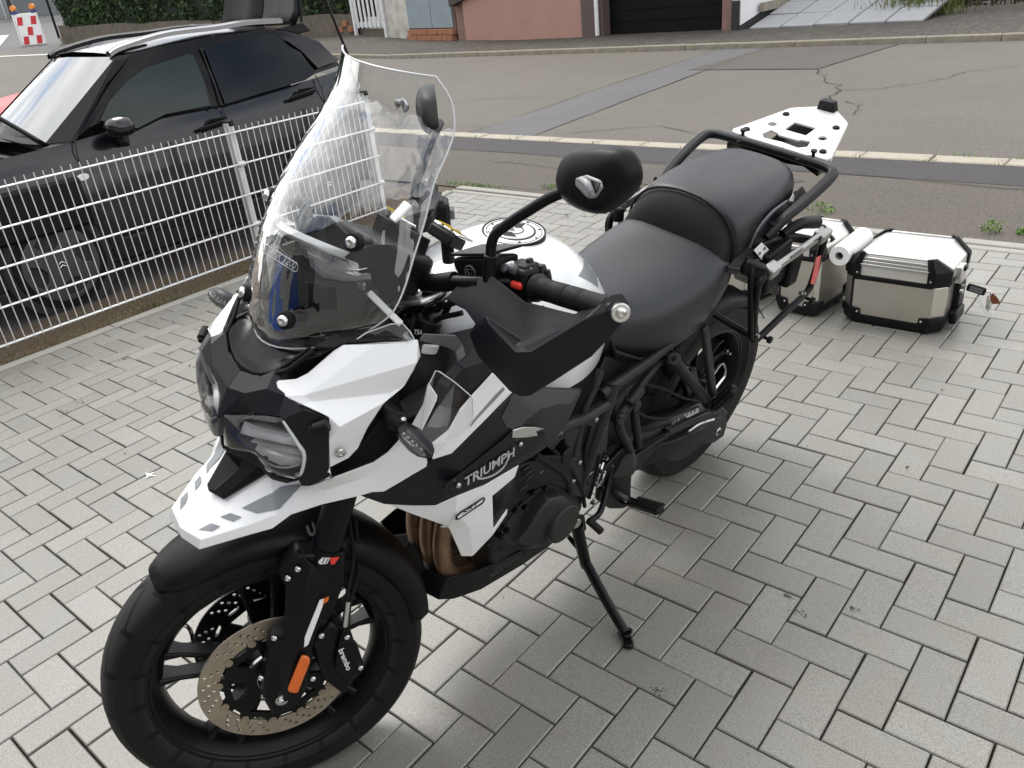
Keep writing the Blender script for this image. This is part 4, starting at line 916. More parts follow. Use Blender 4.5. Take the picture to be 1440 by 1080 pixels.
for uw in (0.0, 2.1):
    wz = .275
    m = MB(); rows = []
    for k in range(13):
        a = -.15 + (pi + .3) * k / 12; rows.append([(uw + .335 * cos(a), .004, wz + .335 * sin(a)), (uw + .335 * cos(a), -.022, wz + .335 * sin(a)), (uw + .425 * cos(a), -.022, wz + .415 * sin(a)), (uw + .425 * cos(a), -.002, wz + .415 * sin(a))])
    m.grid(rows); sides(m).build('wheel_arch', CARM, car, smooth=50)
    m = MB(); m.cyl((uw, -.006, wz), (uw, .2, wz), .334, n=32); m.build('wheel_well', BITUM, car)
    w = empty('wheel', (uw, .03, wz)); w.parent = car
    MB().lathe([(.14, .20), (.14, .275), (.10, .297), (.03, .30), (-.02, .296), (-.042, .275), (-.040, .235), (-.02, .228)], 40).build('tyre', RUBBER, w)
    hol = []
    for q in range(4):
        a = q * pi / 2 + .25; pts = [(.195, -.62), (.205, -.3), (.207, .0), (.205, .3), (.195, .62), (.125, .55), (.095, .0), (.125, -.55)]
        hol.append([(r * cos(a + b * .75), r * sin(a + b * .75)) for r, b in pts])
    plate('wheel_trim', circ(0, 0, .228, 40), hol, .02, WTRIM, w, frame((0, -.035, 0), (1, 0, 0), (0, 0, 1)), bev=.006)
    MB().cyl((0, .03, 0), (0, .06, 0), .226, n=32).build('brake_drum', BITUM, w)
    MB().lathe([(-.02, .228), (-.047, .222), (-.05, .214), (-.04, .21)], 40).build('trim_ring', MIDGREY, w)
    m = MB()
    for dz in (-.012, .010):
        for sx in (-1, 1): m.bar((0, -.055, dz + .012), (sx * .026, -.055, dz - .010), .006, .010, (0, 1, 0))
    m.build('badge', CHROME, w)
# tailgate, open above the roof's end
tg0 = Vector((2.26, .20, 1.44)); tg1 = Vector((1.8745, 0.35, 1.836)); tgd = Vector((.25, 0, .97)).normalized()
m = MB(); rows = []
for t, inset, bow in ((0, .02, 0), (.08, 0, .03), (.35, .02, .06), (.62, .06, .06), (.86, .10, .04), (.95, .18, .02)):
    p = tg0 + tgd * t; rows.append([(p.x + bow + dx, p.y + inset + dy, p.z) for dx, dy in ((0, 0), (.03, .06), (.05, .3), (.055, W - .22 - inset))])
m.grid(rows); sides(m).build('tailgate', CARM, car, sol=.05, smooth=50)
m = MB(); p = tg0 + tgd * .42; q = tg0 + tgd * .84
m.add([(p.x + .035, p.y + .14, p.z), (p.x + .035, 2 * W - p.y - .14, p.z), (q.x + .02, 2 * W - q.y - .2, q.z), (q.x + .02, q.y + .2, q.z)], [(0, 1, 2, 3)]); m.build('rear_window', CGLASS, car, smooth=0)
for s in (0, 1):
    a, b = (2.70, .20, 1.10), (2.46, .30, 2.22)
    if s: a, b = cm([a, b])
    MB().tube([a, b], .011, 8, 0).build('gas_strut', SATIN, car)
MB().tube([(2.30, .20, 1.45), (2.34, .19, 1.72), (2.44, .26, 1.98), (2.50, .4, 2.05)], .012, 8).build('tailgate_seal', GREYP, car)

# ---------------------------------------------------------------- red car at the left edge
CARR = pbr('red_car_paint', (.50, .012, .010), .3, coat=.1, spec=.3, var=.05)
rcx, rcy = (-9.5184, 2.0766)
rc = empty('red_car', (rcx - .20, rcy + 1.15, -.08)); rc.rotation_euler = (0, 0, radians(100)); tag(rc, 'bright red car half hidden at the left edge beyond the black car', 'car')
sec = [(-1.9, [(.72, .25), (.78, .5), (.74, .72), (.60, .78)]), (-1.2, [(.80, .2), (.84, .5), (.82, .84), (.66, .90)]), (-.2, [(.80, .2), (.85, .5), (.84, .90), (.74, .98)]), (.0, [(.80, .2), (.85, .5), (.84, .92), (.74, 1.0)]), (1.2, [(.80, .2), (.85, .5), (.84, .92), (.74, 1.0)]), (1.95, [(.72, .25), (.78, .5), (.76, .85), (.62, .95)])]
m = MB(); rows = dense([(u, p) for u, p in sec], 3); m.grid([r + [(r[3][0], 0, r[3][2] + .03)] for r in rows]); m.both().build('body', CARR, rc, smooth=50)
m = MB(); m.grid([[(-.2, .72, .98), (-.25, 0, 1.01)], [(.45, .56, 1.40), (.42, 0, 1.43)]]); m.both().build('windscreen', CGLASS, rc)
m = MB(); m.grid([[(.45, .56, 1.40), (.42, 0, 1.43)], [(1.5, .54, 1.40), (1.5, 0, 1.44)], [(1.9, .56, 1.0), (1.95, 0, 1.0)]]); m.both().build('roof', CARR, rc)
m = MB(); m.add([(-.2, .74, .98), (.45, .57, 1.40), (1.5, .55, 1.40), (1.9, .62, 1.0)], [(0, 1, 2, 3)]); m.both().build('side_window', CGLASS, rc)
MB().box((.0, .92, 1.0), (.14, .18, .12)).both().build('wing_mirror', GLOSSB, rc, bev=.03)
for u in (-1.25, 1.3):
    for s in (-1, 1):
        w = empty('wheel', (u, s * .76, .31)); w.parent = rc
        MB().lathe([(-.09, .2), (-.09, .29), (0, .31), (.09, .29), (.09, .2)], 28).build('tyre', RUBBER, w); MB().cyl((0, -.06, 0), (0, .06, 0), .2, n=20).build('rim', ALU, w)
m = MB(); m.prism([(-1.86, .45, .6), (-1.80, .74, .62), (-1.55, .80, .80), (-1.66, .5, .80)], (.03, 0, .01)); m.both().build('headlight', LENS, rc)

# ---------------------------------------------------------------- aluminium cases on the ground
CHAMP = pbr('case_champagne_aluminium', (.53, .505, .455), .36, metal=.9, var=.06, vscale=6, bump=.05, bscale=150, dirt=(.34, .31, .26), dirtamt=.35, dscale=7)
LIDM = pbr('case_lid_aluminium', (.70, .685, .65), .42, metal=.75, var=.04, vscale=5)
def oct_(w, d, c, inset=0): return [(c, inset), (w - c, inset), (w - inset, c), (w - inset, d - c), (w - c, d - inset), (c, d - inset), (inset, d - c), (inset, c)]
def case(name, label, cat, group, loc, rz, w, d, hb, hl, ht, c, slope, lid_in_front, ribs=True):
    """w across the face, d deep, body to hb, lid rim to hl, top at ht; lid slopes in by `slope` at the sides"""
    e = empty(name, loc); e.rotation_euler = (0, 0, rz); tag(e, label, cat, group)
    def loop(pts, z): return [(x, y, z) for x, y in pts]
    m = MB(); o8 = oct_(w, d, c); m.add(loop(o8, .045) + loop(o8, hb), [tuple(reversed(range(8))), tuple(range(8, 16))] + [(k, (k + 1) % 8, (k + 1) % 8 + 8, k + 8) for k in range(8)])
    m.build('case_body', CHAMP, e, bev=.004, smooth=25)
    m = MB(); o9 = oct_(w, d, c * 1.1, .006); o10 = oct_(w, d, c * 1.1, -.003)
    m.add(loop(o9, .008) + loop(o10, .03) + loop(o10, .05), [tuple(reversed(range(8))), tuple(range(16, 24))] + [(k + r, (k + 1) % 8 + r, (k + 1) % 8 + 8 + r, k + 8 + r) for r in (0, 8) for k in range(8)]); m.build('base_tray', BLACKP, e, bev=.003, smooth=25)
    m = MB(); m.add(loop(o10, hb - .006) + loop(o10, hb + .014), [tuple(reversed(range(8))), tuple(range(8, 16))] + [(k, (k + 1) % 8, (k + 1) % 8 + 8, k + 8) for k in range(8)]); m.build('lid_seal', BLACKP, e, bev=.003, smooth=25)
    tp = [(slope, lid_in_front), (w - slope, lid_in_front), (w - slope, d - lid_in_front), (slope, d - lid_in_front)]
    tp8 = [(slope + .004, lid_in_front), (w - slope - .004, lid_in_front), (w - slope, lid_in_front + .01), (w - slope, d - lid_in_front - .01), (w - slope - .004, d - lid_in_front), (slope + .004, d - lid_in_front), (slope, d - lid_in_front - .01), (slope, lid_in_front + .01)]
    m = MB(); m.add(loop(o8, hb + .014) + loop(o8, hl) + loop(tp8, ht), [tuple(reversed(range(8))), tuple(range(16, 24))] + [(k + r, (k + 1) % 8 + r, (k + 1) % 8 + 8 + r, k + 8 + r) for r in (0, 8) for k in range(8)]); m.build('lid', LIDM, e, bev=.004, smooth=25)
    # silver ribbed rails along the lid's long edges
    for y0, s in ((0, -1), (d, 1)):
        for k in range(3):
            z = hl - .004 + (ht - hl) * (k + .5) / 3.2; yy = y0 - s * (lid_in_front * (k + .5) / 3.2) + s * .004
            MB().bar((c + .012, yy, z), (w - c - .012, yy, z), .010, (ht - hl) * .24).build('lid_rail', ALU, e, bev=.002)
        MB().bar((slope + .02, y0 - s * (lid_in_front + .006), ht + .002), (w - slope - .02, y0 - s * (lid_in_front + .006), ht + .002), .014, .010).build('top_rail', ALU, e, bev=.003)
    # black corner pieces with rivets
    rv = MB()
    for ix in (0, 1):
        for iy in (0, 1):
            f = lambda x, y, z: ((w - x if ix else x), (d - y if iy else y), z)
            P = [f(c + .028, -.003, hb + .012), f(c * .95, -.004, hb + .012), f(-.004, c * .95, hb + .012), f(-.003, c + .028, hb + .012)]
            Q = [f(c + .028, -.004, hl), f(c * .95, -.006, hl + .003), f(-.006, c * .95, hl + .003), f(-.003, c + .028, hl)]
            R = [f(slope + .024, lid_in_front - .004, ht + .008), f(slope + .002, lid_in_front - .003, ht + .009), f(slope - .008, lid_in_front + .008, ht + .006), f(slope - .004, lid_in_front + .026, ht + .006)]
            mesh('corner_guard', P + Q + R, [(0, 1, 5, 4), (1, 2, 6, 5), (2, 3, 7, 6), (4, 5, 9, 8), (5, 6, 10, 9), (6, 7, 11, 10), (8, 9, 10, 11)], BLACKP, e, bev=.003, sol=.004, soff=1, smooth=30)
            B_ = [f(c + .045, -.004, .045), f(c * .95, -.005, .045), f(-.005, c * .95, .045), f(-.004, c + .045, .045)]
            T_ = [f(c + .040, -.004, .075), f(c * .95, -.005, .082), f(-.005, c * .95, .082), f(-.004, c + .040, .075)]
            mesh('corner_guard', B_ + T_, [(k, k + 1, k + 5, k + 4) for k in range(3)], BLACKP, e, bev=.002, sol=.003, soff=1, smooth=30)
            sy = 1 if iy else -1
            rv.bolt(f(c + .014, -.006, hb + .028), (0, sy, 0), .005, .003).bolt(f(c + .030, -.007, .062), (0, sy, 0), .005, .003)
    rv.build('rivet', STEEL, e)
    for ix in (0, 1):
        f = lambda x, y, z: ((w - x if ix else x), y, z)
        MB().prism([f(c + .004, -.003, .07), f(c * .9, -.0035, .07), f(c * .9, -.0035, hb), f(c + .004, -.003, hb)], (0, .004, 0)).build('corner_strip', BLACKP if ix == 0 else CHAMP, e, smooth=0)
    return e
tc = case('top_case', 'aluminium motorcycle top case with black corners and keys in its lock, rightmost of the cases', 'case', 'aluminium cases standing on the pavers', (-.545, 1.998, 0), -.01, .415, .375, .215, .278, .322, .045, .062, .014)
p1 = case('pannier_case', 'aluminium pannier case between the top case and the rear wheel', 'case', 'aluminium cases standing on the pavers', (-.845, 1.985, 0), -.10, .205, .335, .275, .325, .372, .022, .035, .03)
p2 = case('pannier_case', 'aluminium pannier case behind the rear tyre, leftmost of the cases', 'case', 'aluminium cases standing on the pavers', (-1.185, 2.02, 0), -.25, .215, .345, .275, .325, .372, .022, .035, .03)
# latch and mounting hardware on the right side of the top case
m = MB(); m.box((.425, .17, .235), (.03, .07, .075)); m.build('latch', ALU, tc, bev=.005)
MB().box((.432, .17, .262), (.034, .040, .020)).build('latch_button', BLACKP, tc, bev=.004)
MB().box((.425, .19, .12), (.034, .09, .15)).box((.44, .15, .06), (.03, .13, .055)).build('lock_housing', BLACKP, tc, bev=.008)
MB().cyl((.44, .145, .165), (.452, .145, .165), .011, n=16).build('lock_barrel', STEEL, tc)
MB().bar((.35, .02, .003), (.35, .3, .003), .03, .008).build('base_foot', BLACKP, tc)
# latch on the pannier lid
p = MB().box((.185, .10, .352), (.028, .055, .014), Matrix.Rotation(.75, 3, 'Y')); p.build('latch', STEEL, p1, bev=.003); MB().box((.192, .12, .349), (.03, .02, .02), Matrix.Rotation(.75, 3, 'Y')).build('latch_button', BLACKP, p1, bev=.003)
# paper roll wedged between the lids
rl = empty('paper_roll', (-.572, 2.0, .3025)); tag(rl, 'roll of white paper towel wedged between the pannier case and the top case', 'paper roll')
R_ = Vector((.012, .27, .008))
m = MB(); ax = frame((0, 0, 0), R_, (0, 0, 1)); prof = [(0, .018), (0, .0445), (.004, .0455), (.27, .0455), (.272, .0445), (.272, .018)]
N = 32; vs = []; fs = []
for x, r in prof: vs += [ax @ Vector((x, r * cos(2 * pi * k / N), r * sin(2 * pi * k / N))) for k in range(N)]
for i in range(len(prof) - 1): fs += [(i * N + k, i * N + (k + 1) % N, (i + 1) * N + (k + 1) % N, (i + 1) * N + k) for k in range(N)]
mesh('paper', vs, fs, PAPER, rl, smooth=40)
vs = []; fs = []
for x, r in ((.001, .0180), (.0, .0165), (.271, .0165), (.271, .018)): vs += [ax @ Vector((x, r * cos(2 * pi * k / N), r * sin(2 * pi * k / N))) for k in range(N)]
for i in range(3): fs += [(i * N + k, i * N + (k + 1) % N, (i + 1) * N + (k + 1) % N, (i + 1) * N + k) for k in range(N)]
mesh('core', vs, fs, CORE, rl, smooth=40)
# keys in the lock
KY = 2.145
kb = (-0.0923, 2.145, 0.1914)
ky = empty('key_bunch', kb); tag(ky, 'bunch of keys with black fob and brown leather tag hanging from the top case lock', 'keys')
IK = Matrix.Translation((-kb[0], -kb[1], -kb[2]))
a, b = Vector((-0.103, 2.145, 0.1898)), Vector((-0.0729, 2.145, 0.1882))
MB().bar(a, b, .008, .0022, (0, 1, 0)).build('key_blade', STEEL, ky, xf=IK)
a, b = Vector((-0.0782, 2.13, 0.1926)), Vector((-0.0068, 2.13, 0.1788))
MB().bar(a, b, .016, .034).build('key_fob', BLACKP, ky, xf=IK, bev=.007, bseg=3); d = (b - a).normalized()
MB().bar(a + d * .012 + Vector((0, -.0085, 0)), b - d * .01 + Vector((0, -.0085, 0)), .002, .022).build('fob_inlay', MIDGREY, ky, xf=IK, bev=.0008)
rg = Vector((0.0044, 2.13, 0.1744))
MB().tube([rg + Vector((.012 * cos(t * pi / 6), 0, .012 * sin(t * pi / 6))) for t in range(13)], .0016, 6, 0).build('key_ring', CHROME, ky, xf=IK)
MB().tube([(-0.0148, 2.13, 0.1964), (0.0033, 2.135, 0.1913), (0.012, 2.13, 0.1756)], .0016, 6).build('key_ring', CHROME, ky, xf=IK)
pts = [(0.009, 2.13, 0.1783), (0.0225, 2.128, 0.1781), (0.041, 2.125, 0.1634), (0.055, 2.125, 0.1406), (0.0272, 2.128, 0.1314), (0.0133, 2.13, 0.1505)]
MB().prism(pts, (0, .003, 0)).build('leather_tag', BROWNL, ky, xf=IK, bev=.001)
for q, r in (((0.0054, 2.128, 0.1019), .2), ((0.0182, 2.125, 0.1086), -.1), ((0.013, 2.135, 0.0942), .05)):
    MB().bar(rg + Vector((0, 0, -.008)), q, .007, .002, (r, 1, 0)).build('key', STEEL, ky, xf=IK)
MB().prism([(-0.0355, 2.12, 0.1554), (-0.0256, 2.12, 0.1602), (0.0135, 2.115, 0.1019), (0.0379, 2.112, 0.1011), (0.0382, 2.112, 0.0819), (0.0208, 2.112, 0.0754), (-0.0034, 2.118, 0.1041)], (0, .002, 0)).build('paper_tag', PAPER, ky, xf=IK)
MB().prism([(0.0101, 2.134, 0.1485), (0.0213, 2.134, 0.1441), (0.0332, 2.13, 0.0902), (0.0178, 2.13, 0.0873)], (0, .002, 0)).build('paper_tag', PAPER, ky, xf=IK)
# ---------------------------------------------------------------- the motorcycle: built upright in its own frame (x forward, y left), leaning on its stand, bars turned right
BM = Matrix(((-0.094272, 0.975298, 0.199764, -0.630077), (-0.995547, -0.092354, -0.018916, 0.614166), (0.000000, -0.200658, 0.979661, 0.000000), (0.000000, 0.000000, 0.000000, 1.000000)))
bike = empty('motorcycle', mat=BM); tag(bike, 'white and black adventure touring motorcycle with tall clear screen leaning on its side stand', 'motorcycle')
SA_, RAKE = Vector((1.62, 0, 0)), radians(23.1)
ST = Matrix.Translation(SA_) @ Matrix.Rotation(-0.41631, 4, Vector((-sin(RAKE), 0, cos(RAKE)))) @ Matrix.Translation(-SA_)
from mathutils.bvhtree import BVHTree
def my(p): return (p[0], -p[1], p[2])
def soften(o, b, soft=0):
    m = o.modifiers.get('edges')
    if soft:
        m.segments = 3; m.width = b * 1.4; m.angle_limit = radians(soft); m.harden_normals = True; o.data.shade_smooth(); return
    if m: m.segments = 3; m.width = b * 1.7; m.angle_limit = radians(12); m.limit_method = 'ANGLE'
    o.data.shade_smooth(); w = o.modifiers.new('normals', 'WEIGHTED_NORMAL'); w.weight = 70; w.keep_sharp = False
def facet(name, P, F, mat, parent=None, th=.0035, bev=.003, xf=None, mirror=False, smooth=28, label=None, sub=0, soft=0):
    """moulded panel: named points, facets over them, real thickness; optionally its mirror twin"""
    parent = parent or bike
    ks = list(P); ix = {k: i for i, k in enumerate(ks)}
    fs = [tuple(ix[k] for k in (f.split() if isinstance(f, str) else f)) for f in F]
    o = mesh(name, [P[k] for k in ks], fs, mat, parent, xf=xf, bev=bev, sol=th, soff=0, smooth=smooth, sub=sub)
    if label: o['label'] = label
    if bev: o.data.attributes.remove(o.data.attributes['sharp_edge']) if 'sharp_edge' in o.data.attributes else None; soften(o, bev, soft)
    if mirror:
        o2 = mesh(name, [my(P[k]) for k in ks], [tuple(reversed(f)) for f in fs], mat, parent, xf=xf, bev=bev, sol=th, soff=0, smooth=smooth, sub=sub)
        if bev: o2.data.attributes.remove(o2.data.attributes['sharp_edge']) if 'sharp_edge' in o2.data.attributes else None; soften(o2, bev, soft)
        return o, o2
    return o
def two(fn):
    for s in (1, -1): fn(s)
def bothsides(name, mb, mat, parent=None, **k):
    v, f = list(mb.v), list(mb.f); parent = parent or bike
    o = mesh(name, v, f, mat, parent, **k); o2 = mesh(name, mir(v), [tuple(reversed(q)) for q in f], mat, parent, **k); return o, o2
_bvh = {}
def surf(o):
    if o.name not in _bvh:
        dg = bpy.context.evaluated_depsgraph_get(); dg.update(); e = o.evaluated_get(dg); me = e.to_mesh(); bm = bmesh.new(); bm.from_mesh(me); e.to_mesh_clear()
        _bvh[o.name] = BVHTree.FromBMesh(bm); bm.free()
    return _bvh[o.name]
def snap_mesh(me, o, off=.0012, d=None):
    """lay a flat print on a panel's outer face; d points from the panel to the outside"""
    b = surf(o)
    for v in me.vertices:
        c, n, i, q = b.find_nearest(v.co)
        if c is None: continue
        if d is not None:
            h = b.ray_cast(v.co + Vector(d) * .06, -Vector(d))
            if h[0] is not None: c, n = h[0], h[1]
            if n.dot(Vector(d)) < 0: n = -n
        v.co = c + n * off
def decal(name, pts, o, mat, parent, d=(.3, .9, .3), off=.0012, cuts=2, xf=None):
    bm = bmesh.new(); vs = [bm.verts.new(p) for p in pts]; bm.faces.new(vs); bmesh.ops.triangulate(bm, faces=bm.faces)
    for _ in range(cuts): bmesh.ops.subdivide_edges(bm, edges=bm.edges, cuts=1, use_grid_fill=True)
    bmesh.ops.triangulate(bm, faces=bm.faces)
    me = bpy.data.meshes.new(name); bm.to_mesh(me); bm.free(); snap_mesh(me, o, off, Vector(d).normalized()); me.shade_smooth(); return link(name, me, mat, parent)
def lettering(name, s, a, b, up, size, o, mat, parent, d, off=.0014, shear=0., bold=0., space=1.):
    """word from point a to point b on panel o"""
    a, b = Vector(a), Vector(b); M = frame((a + b) / 2, b - a, up)
    t = text(name, s, size, mat, parent, M, ext=0, shear=shear, bold=bold, space=space)
    xs = [(M.inverted() @ v.co).x for v in t.data.vertices]; k = (b - a).length / max(1e-6, max(xs) - min(xs)); mid = (max(xs) + min(xs)) / 2
    for v in t.data.vertices:
        l = M.inverted() @ v.co; v.co = M @ Vector(((l.x - mid) * k, l.y, 0))
    bm = bmesh.new(); bm.from_mesh(t.data); bmesh.ops.triangulate(bm, faces=bm.faces); bmesh.ops.subdivide_edges(bm, edges=[e for e in bm.edges if e.calc_length() > .006], cuts=2); bmesh.ops.triangulate(bm, faces=bm.faces); bm.to_mesh(t.data); bm.free()
    if o is not None: snap_mesh(t.data, o, off, Vector(d).normalized())
    return t

# ---- front wheel
def wheel(name, M, R, w, rim_r, spokes, a0, disc_r, disc_y, rear=False):
    e = empty(name); e.parent = bike; e.matrix_local = M
    h = w / 2
    bead = rim_r + .012
    prof = [(-h * .74, bead - .010), (-h * .88, bead + .006), (-h * .92, bead + .012), (-h * .93, bead + .0125), (-h * .925, bead + .016), (-h * .985, bead + (R - bead) * .38), (-h, bead + (R - bead) * .55), (-h * .985, bead + (R - bead) * .62), (-h * 1.0, bead + (R - bead) * .64), (-h * .985, bead + (R - bead) * .66), (-h * .95, R - .022), (-h * .84, R - .013), (-h * .6, R - .0055), (-h * .3, R - .0012), (0, R)]
    prof += [(-y, r) for y, r in reversed(prof[:-1])]
    MB().lathe(prof, 96).build('tyre', TYRE, e, smooth=60)
    q = h * .72
    rp = [(-q, bead), (-q - .004, bead - .004), (-q - .003, bead - .012), (-q * .9, bead - .018), (-q * .62, rim_r - .014), (-q * .4, rim_r - .020), (0, rim_r - .022)]
    rp += [(-y, r) for y, r in reversed(rp[:-1])]
    rp2 = [(y * .93, r - .007) for y, r in rp]
    rim = MB().lathe(rp + list(reversed(rp2)) + [rp[0]], 96).build('rim', SATIN, e, smooth=35)
    m = MB(); m.lathe([(-.055, .030), (-.055, .046), (-.03, .055), (.03, .055), (.055, .046), (.055, .030), (-.055, .030)], 32).build('hub', SATIN, e)
    for k in range(spokes):
        for s in (-1, 1):
            a = a0 + k * 2 * pi / spokes; a1, a2 = a + s * .13, a + s * .155; r1, r2 = .050, rim_r - .020
            def P(r, t, y): return (r * cos(t), y, r * sin(t))
            wd = [(.30, .028, r1), (.085, .020, r1 + (r2 - r1) * .45), (.058, .018, r1 + (r2 - r1) * .8), (.085, .026, r2)]
            rows = []
            for (dw, hy, r), f in zip(wd, (0, .4, .8, 1)):
                t = a + s * (.20 * (1 - f) + .150 * f); dw = dw * .5 * (.6 if f == 0 else 1)
                rows.append([P(r, t - dw, -hy), P(r, t + dw, -hy), P(r, t + dw, hy), P(r, t - dw, hy)])
            g = MB(); g.grid(rows, closed=True); g.build('spoke', SATIN, e, bev=.004, smooth=40)
    if not rear:
        for sy in (1, -1):
            D = frame((0, sy * disc_y, 0), (1, 0, 0), (0, 0, 1))
            holes = [circ(0, 0, disc_r - .040, 48)]
            for k in range(30):
                a = k * 2 * pi / 30
                for r, da in ((disc_r - .010, 0), (disc_r - .020, .07), (disc_r - .030, .14)):
                    if (k + int(r * 1000)) % 5 != 0: holes.append(circ(r * cos(a + da), r * sin(a + da), .0046, 8))
            plate('brake_disc', circ(0, 0, disc_r, 72), holes, .005, DISC if sy > 0 else SATIN, e, D, bev=.0004)
            # carrier: ring with cut-outs and bobbins
            holes = [circ(0, 0, .040, 24)]
            for k in range(6):
                a = k * pi / 3; holes.append([((.095 if i in (0, 3) else .062) * cos(a + t), (.095 if i in (0, 3) else .062) * sin(a + t)) for i, t in enumerate((-.30, -.26, .26, .30))])
            out = []
            for k in range(12):
                a = k * pi / 6 + pi / 12
                for t in (-.16, -.08, .08, .16): out.append(((disc_r - .036 if abs(t) < .1 else .104) * cos(a + t), (disc_r - .036 if abs(t) < .1 else .104) * sin(a + t)))
            plate('disc_carrier', out, holes, .006, SATIN, e, D, bev=.0006)
            b = MB()
            for k in range(12):
                a = k * pi / 6 + pi / 12; r = disc_r - .039; b.cyl((r * cos(a), sy * (disc_y - .006), r * sin(a)), (r * cos(a), sy * (disc_y + .006), r * sin(a)), .0085, n=12); b.cyl((r * cos(a), sy * (disc_y + .006), r * sin(a)), (r * cos(a), sy * (disc_y + .0075), r * sin(a)), .0045, n=10)
            b.build('bobbin', DISC if sy > 0 else SATIN, e); 
            MB().lathe([(sy * (disc_y - .012), .052), (sy * (disc_y - .012), .060), (sy * (disc_y + .002), .060), (sy * (disc_y + .002), .038)], 40).build('abs_ring', STEEL if sy > 0 else SATIN, e)
        a = a0 + .46; v = MB(); rr = rim_r - .022
        v.tube([(rr * cos(a), 0, rr * sin(a)), ((rr - .02) * cos(a), .004, (rr - .02) * sin(a)), ((rr - .028) * cos(a), .028, (rr - .028) * sin(a))], .0042, 8).build('valve', STEEL, e)
        MB().cyl(((rr - .028) * cos(a), .026, (rr - .028) * sin(a)), ((rr - .030) * cos(a), .042, (rr - .030) * sin(a)), .005, n=10).build('valve_cap', BLACKP, e)
    return e
def tyre_mat():
    m, nt, b = nodes('grooved_tyre_rubber'); L = nt.links.new
    tc = nn(nt, 'ShaderNodeTexCoord'); sp = nn(nt, 'ShaderNodeSeparateXYZ'); L(tc.outputs['Object'], sp.inputs[0])
    at = nn(nt, 'ShaderNodeMath', operation='ARCTAN2'); L(sp.outputs['Z'], at.inputs[0]); L(sp.outputs['X'], at.inputs[1])
    ab = nn(nt, 'ShaderNodeMath', operation='ABSOLUTE'); L(sp.outputs['Y'], ab.inputs[0])
    def groove(n, slant, w, y0, y1, sgn):
        mu = nn(nt, 'ShaderNodeMath', operation='MULTIPLY'); mu.inputs[1].default_value = n / (2 * pi); L(at.outputs[0], mu.inputs[0])
        sl = nn(nt, 'ShaderNodeMath', operation='MULTIPLY_ADD'); sl.inputs[1].default_value = slant; L(ab.outputs[0], sl.inputs[0]); L(mu.outputs[0], sl.inputs[2])
        ad = nn(nt, 'ShaderNodeMath', operation='MULTIPLY_ADD'); ad.inputs[1].default_value = 4.; L(sp.outputs['Y'], ad.inputs[0]); L(sl.outputs[0], ad.inputs[2])
        fr = nn(nt, 'ShaderNodeMath', operation='FRACT'); L(ad.outputs[0], fr.inputs[0])
        lt = nn(nt, 'ShaderNodeMath', operation='LESS_THAN'); lt.inputs[1].default_value = w; L(fr.outputs[0], lt.inputs[0])
        g1 = nn(nt, 'ShaderNodeMath', operation='GREATER_THAN'); g1.inputs[1].default_value = y0; L(ab.outputs[0], g1.inputs[0])
        g2 = nn(nt, 'ShaderNodeMath', operation='LESS_THAN'); g2.inputs[1].default_value = y1; L(ab.outputs[0], g2.inputs[0])
        a = nn(nt, 'ShaderNodeMath', operation='MULTIPLY'); L(lt.outputs[0], a.inputs[0]); L(g1.outputs[0], a.inputs[1])
        c = nn(nt, 'ShaderNodeMath', operation='MULTIPLY'); L(a.outputs[0], c.inputs[0]); L(g2.outputs[0], c.inputs[1]); return c
    A, B = groove(20, 16, .20, .004, .042, 1), groove(20, -9, .13, .030, .058, 1)
    mx = nn(nt, 'ShaderNodeMath', operation='MAXIMUM'); L(A.outputs[0], mx.inputs[0]); L(B.outputs[0], mx.inputs[1])
    no = nn(nt, 'ShaderNodeTexNoise'); no.inputs['Scale'].default_value = 11; no.inputs['Detail'].default_value = 8; L(tc.outputs['Object'], no.inputs['Vector'])
    cr = nn(nt, 'ShaderNodeValToRGB'); e = cr.color_ramp.elements; e[0].color = (.0048, .0048, .005, 1); e[1].color = (.0125, .0118, .011, 1); e[0].position = .4; e[1].position = .85; L(no.outputs['Fac'], cr.inputs[0])
    mc = nn(nt, 'ShaderNodeMix', data_type='RGBA'); mc.inputs['B'].default_value = (.0015, .0015, .0015, 1); gt = nn(nt, 'ShaderNodeMapRange'); gt.inputs['From Min'].default_value = .056; gt.inputs['From Max'].default_value = .046; gt.inputs['To Max'].default_value = .8; L(ab.outputs[0], gt.inputs['Value']); mt_ = nn(nt, 'ShaderNodeMix', data_type='RGBA'); mt_.inputs['B'].default_value = (.024, .0235, .0225, 1); L(gt.outputs[0], mt_.inputs['Factor']); L(cr.outputs[0], mt_.inputs['A']); L(mx.outputs[0], mc.inputs['Factor']); L(mt_.outputs['Result'], mc.inputs['A'])
    L(mc.outputs['Result'], b.inputs['Base Color']); b.inputs['Roughness'].default_value = .58; b.inputs['Specular IOR Level'].default_value = .24
    inv = nn(nt, 'ShaderNodeMath', operation='SUBTRACT'); inv.inputs[0].default_value = 1; L(mx.outputs[0], inv.inputs[1])
    bp = nn(nt, 'ShaderNodeBump'); bp.inputs['Strength'].default_value = 1; bp.inputs['Distance'].default_value = .010; L(inv.outputs[0], bp.inputs['Height']); L(bp.outputs[0], b.inputs['Normal'])
    return m
TYRE = tyre_mat()
FA = Vector((1.52, 0, .325))
fwh = wheel('front_wheel', ST @ Matrix.Translation(FA), .325, .120, .2413, 5, radians(20), .1525, .064)
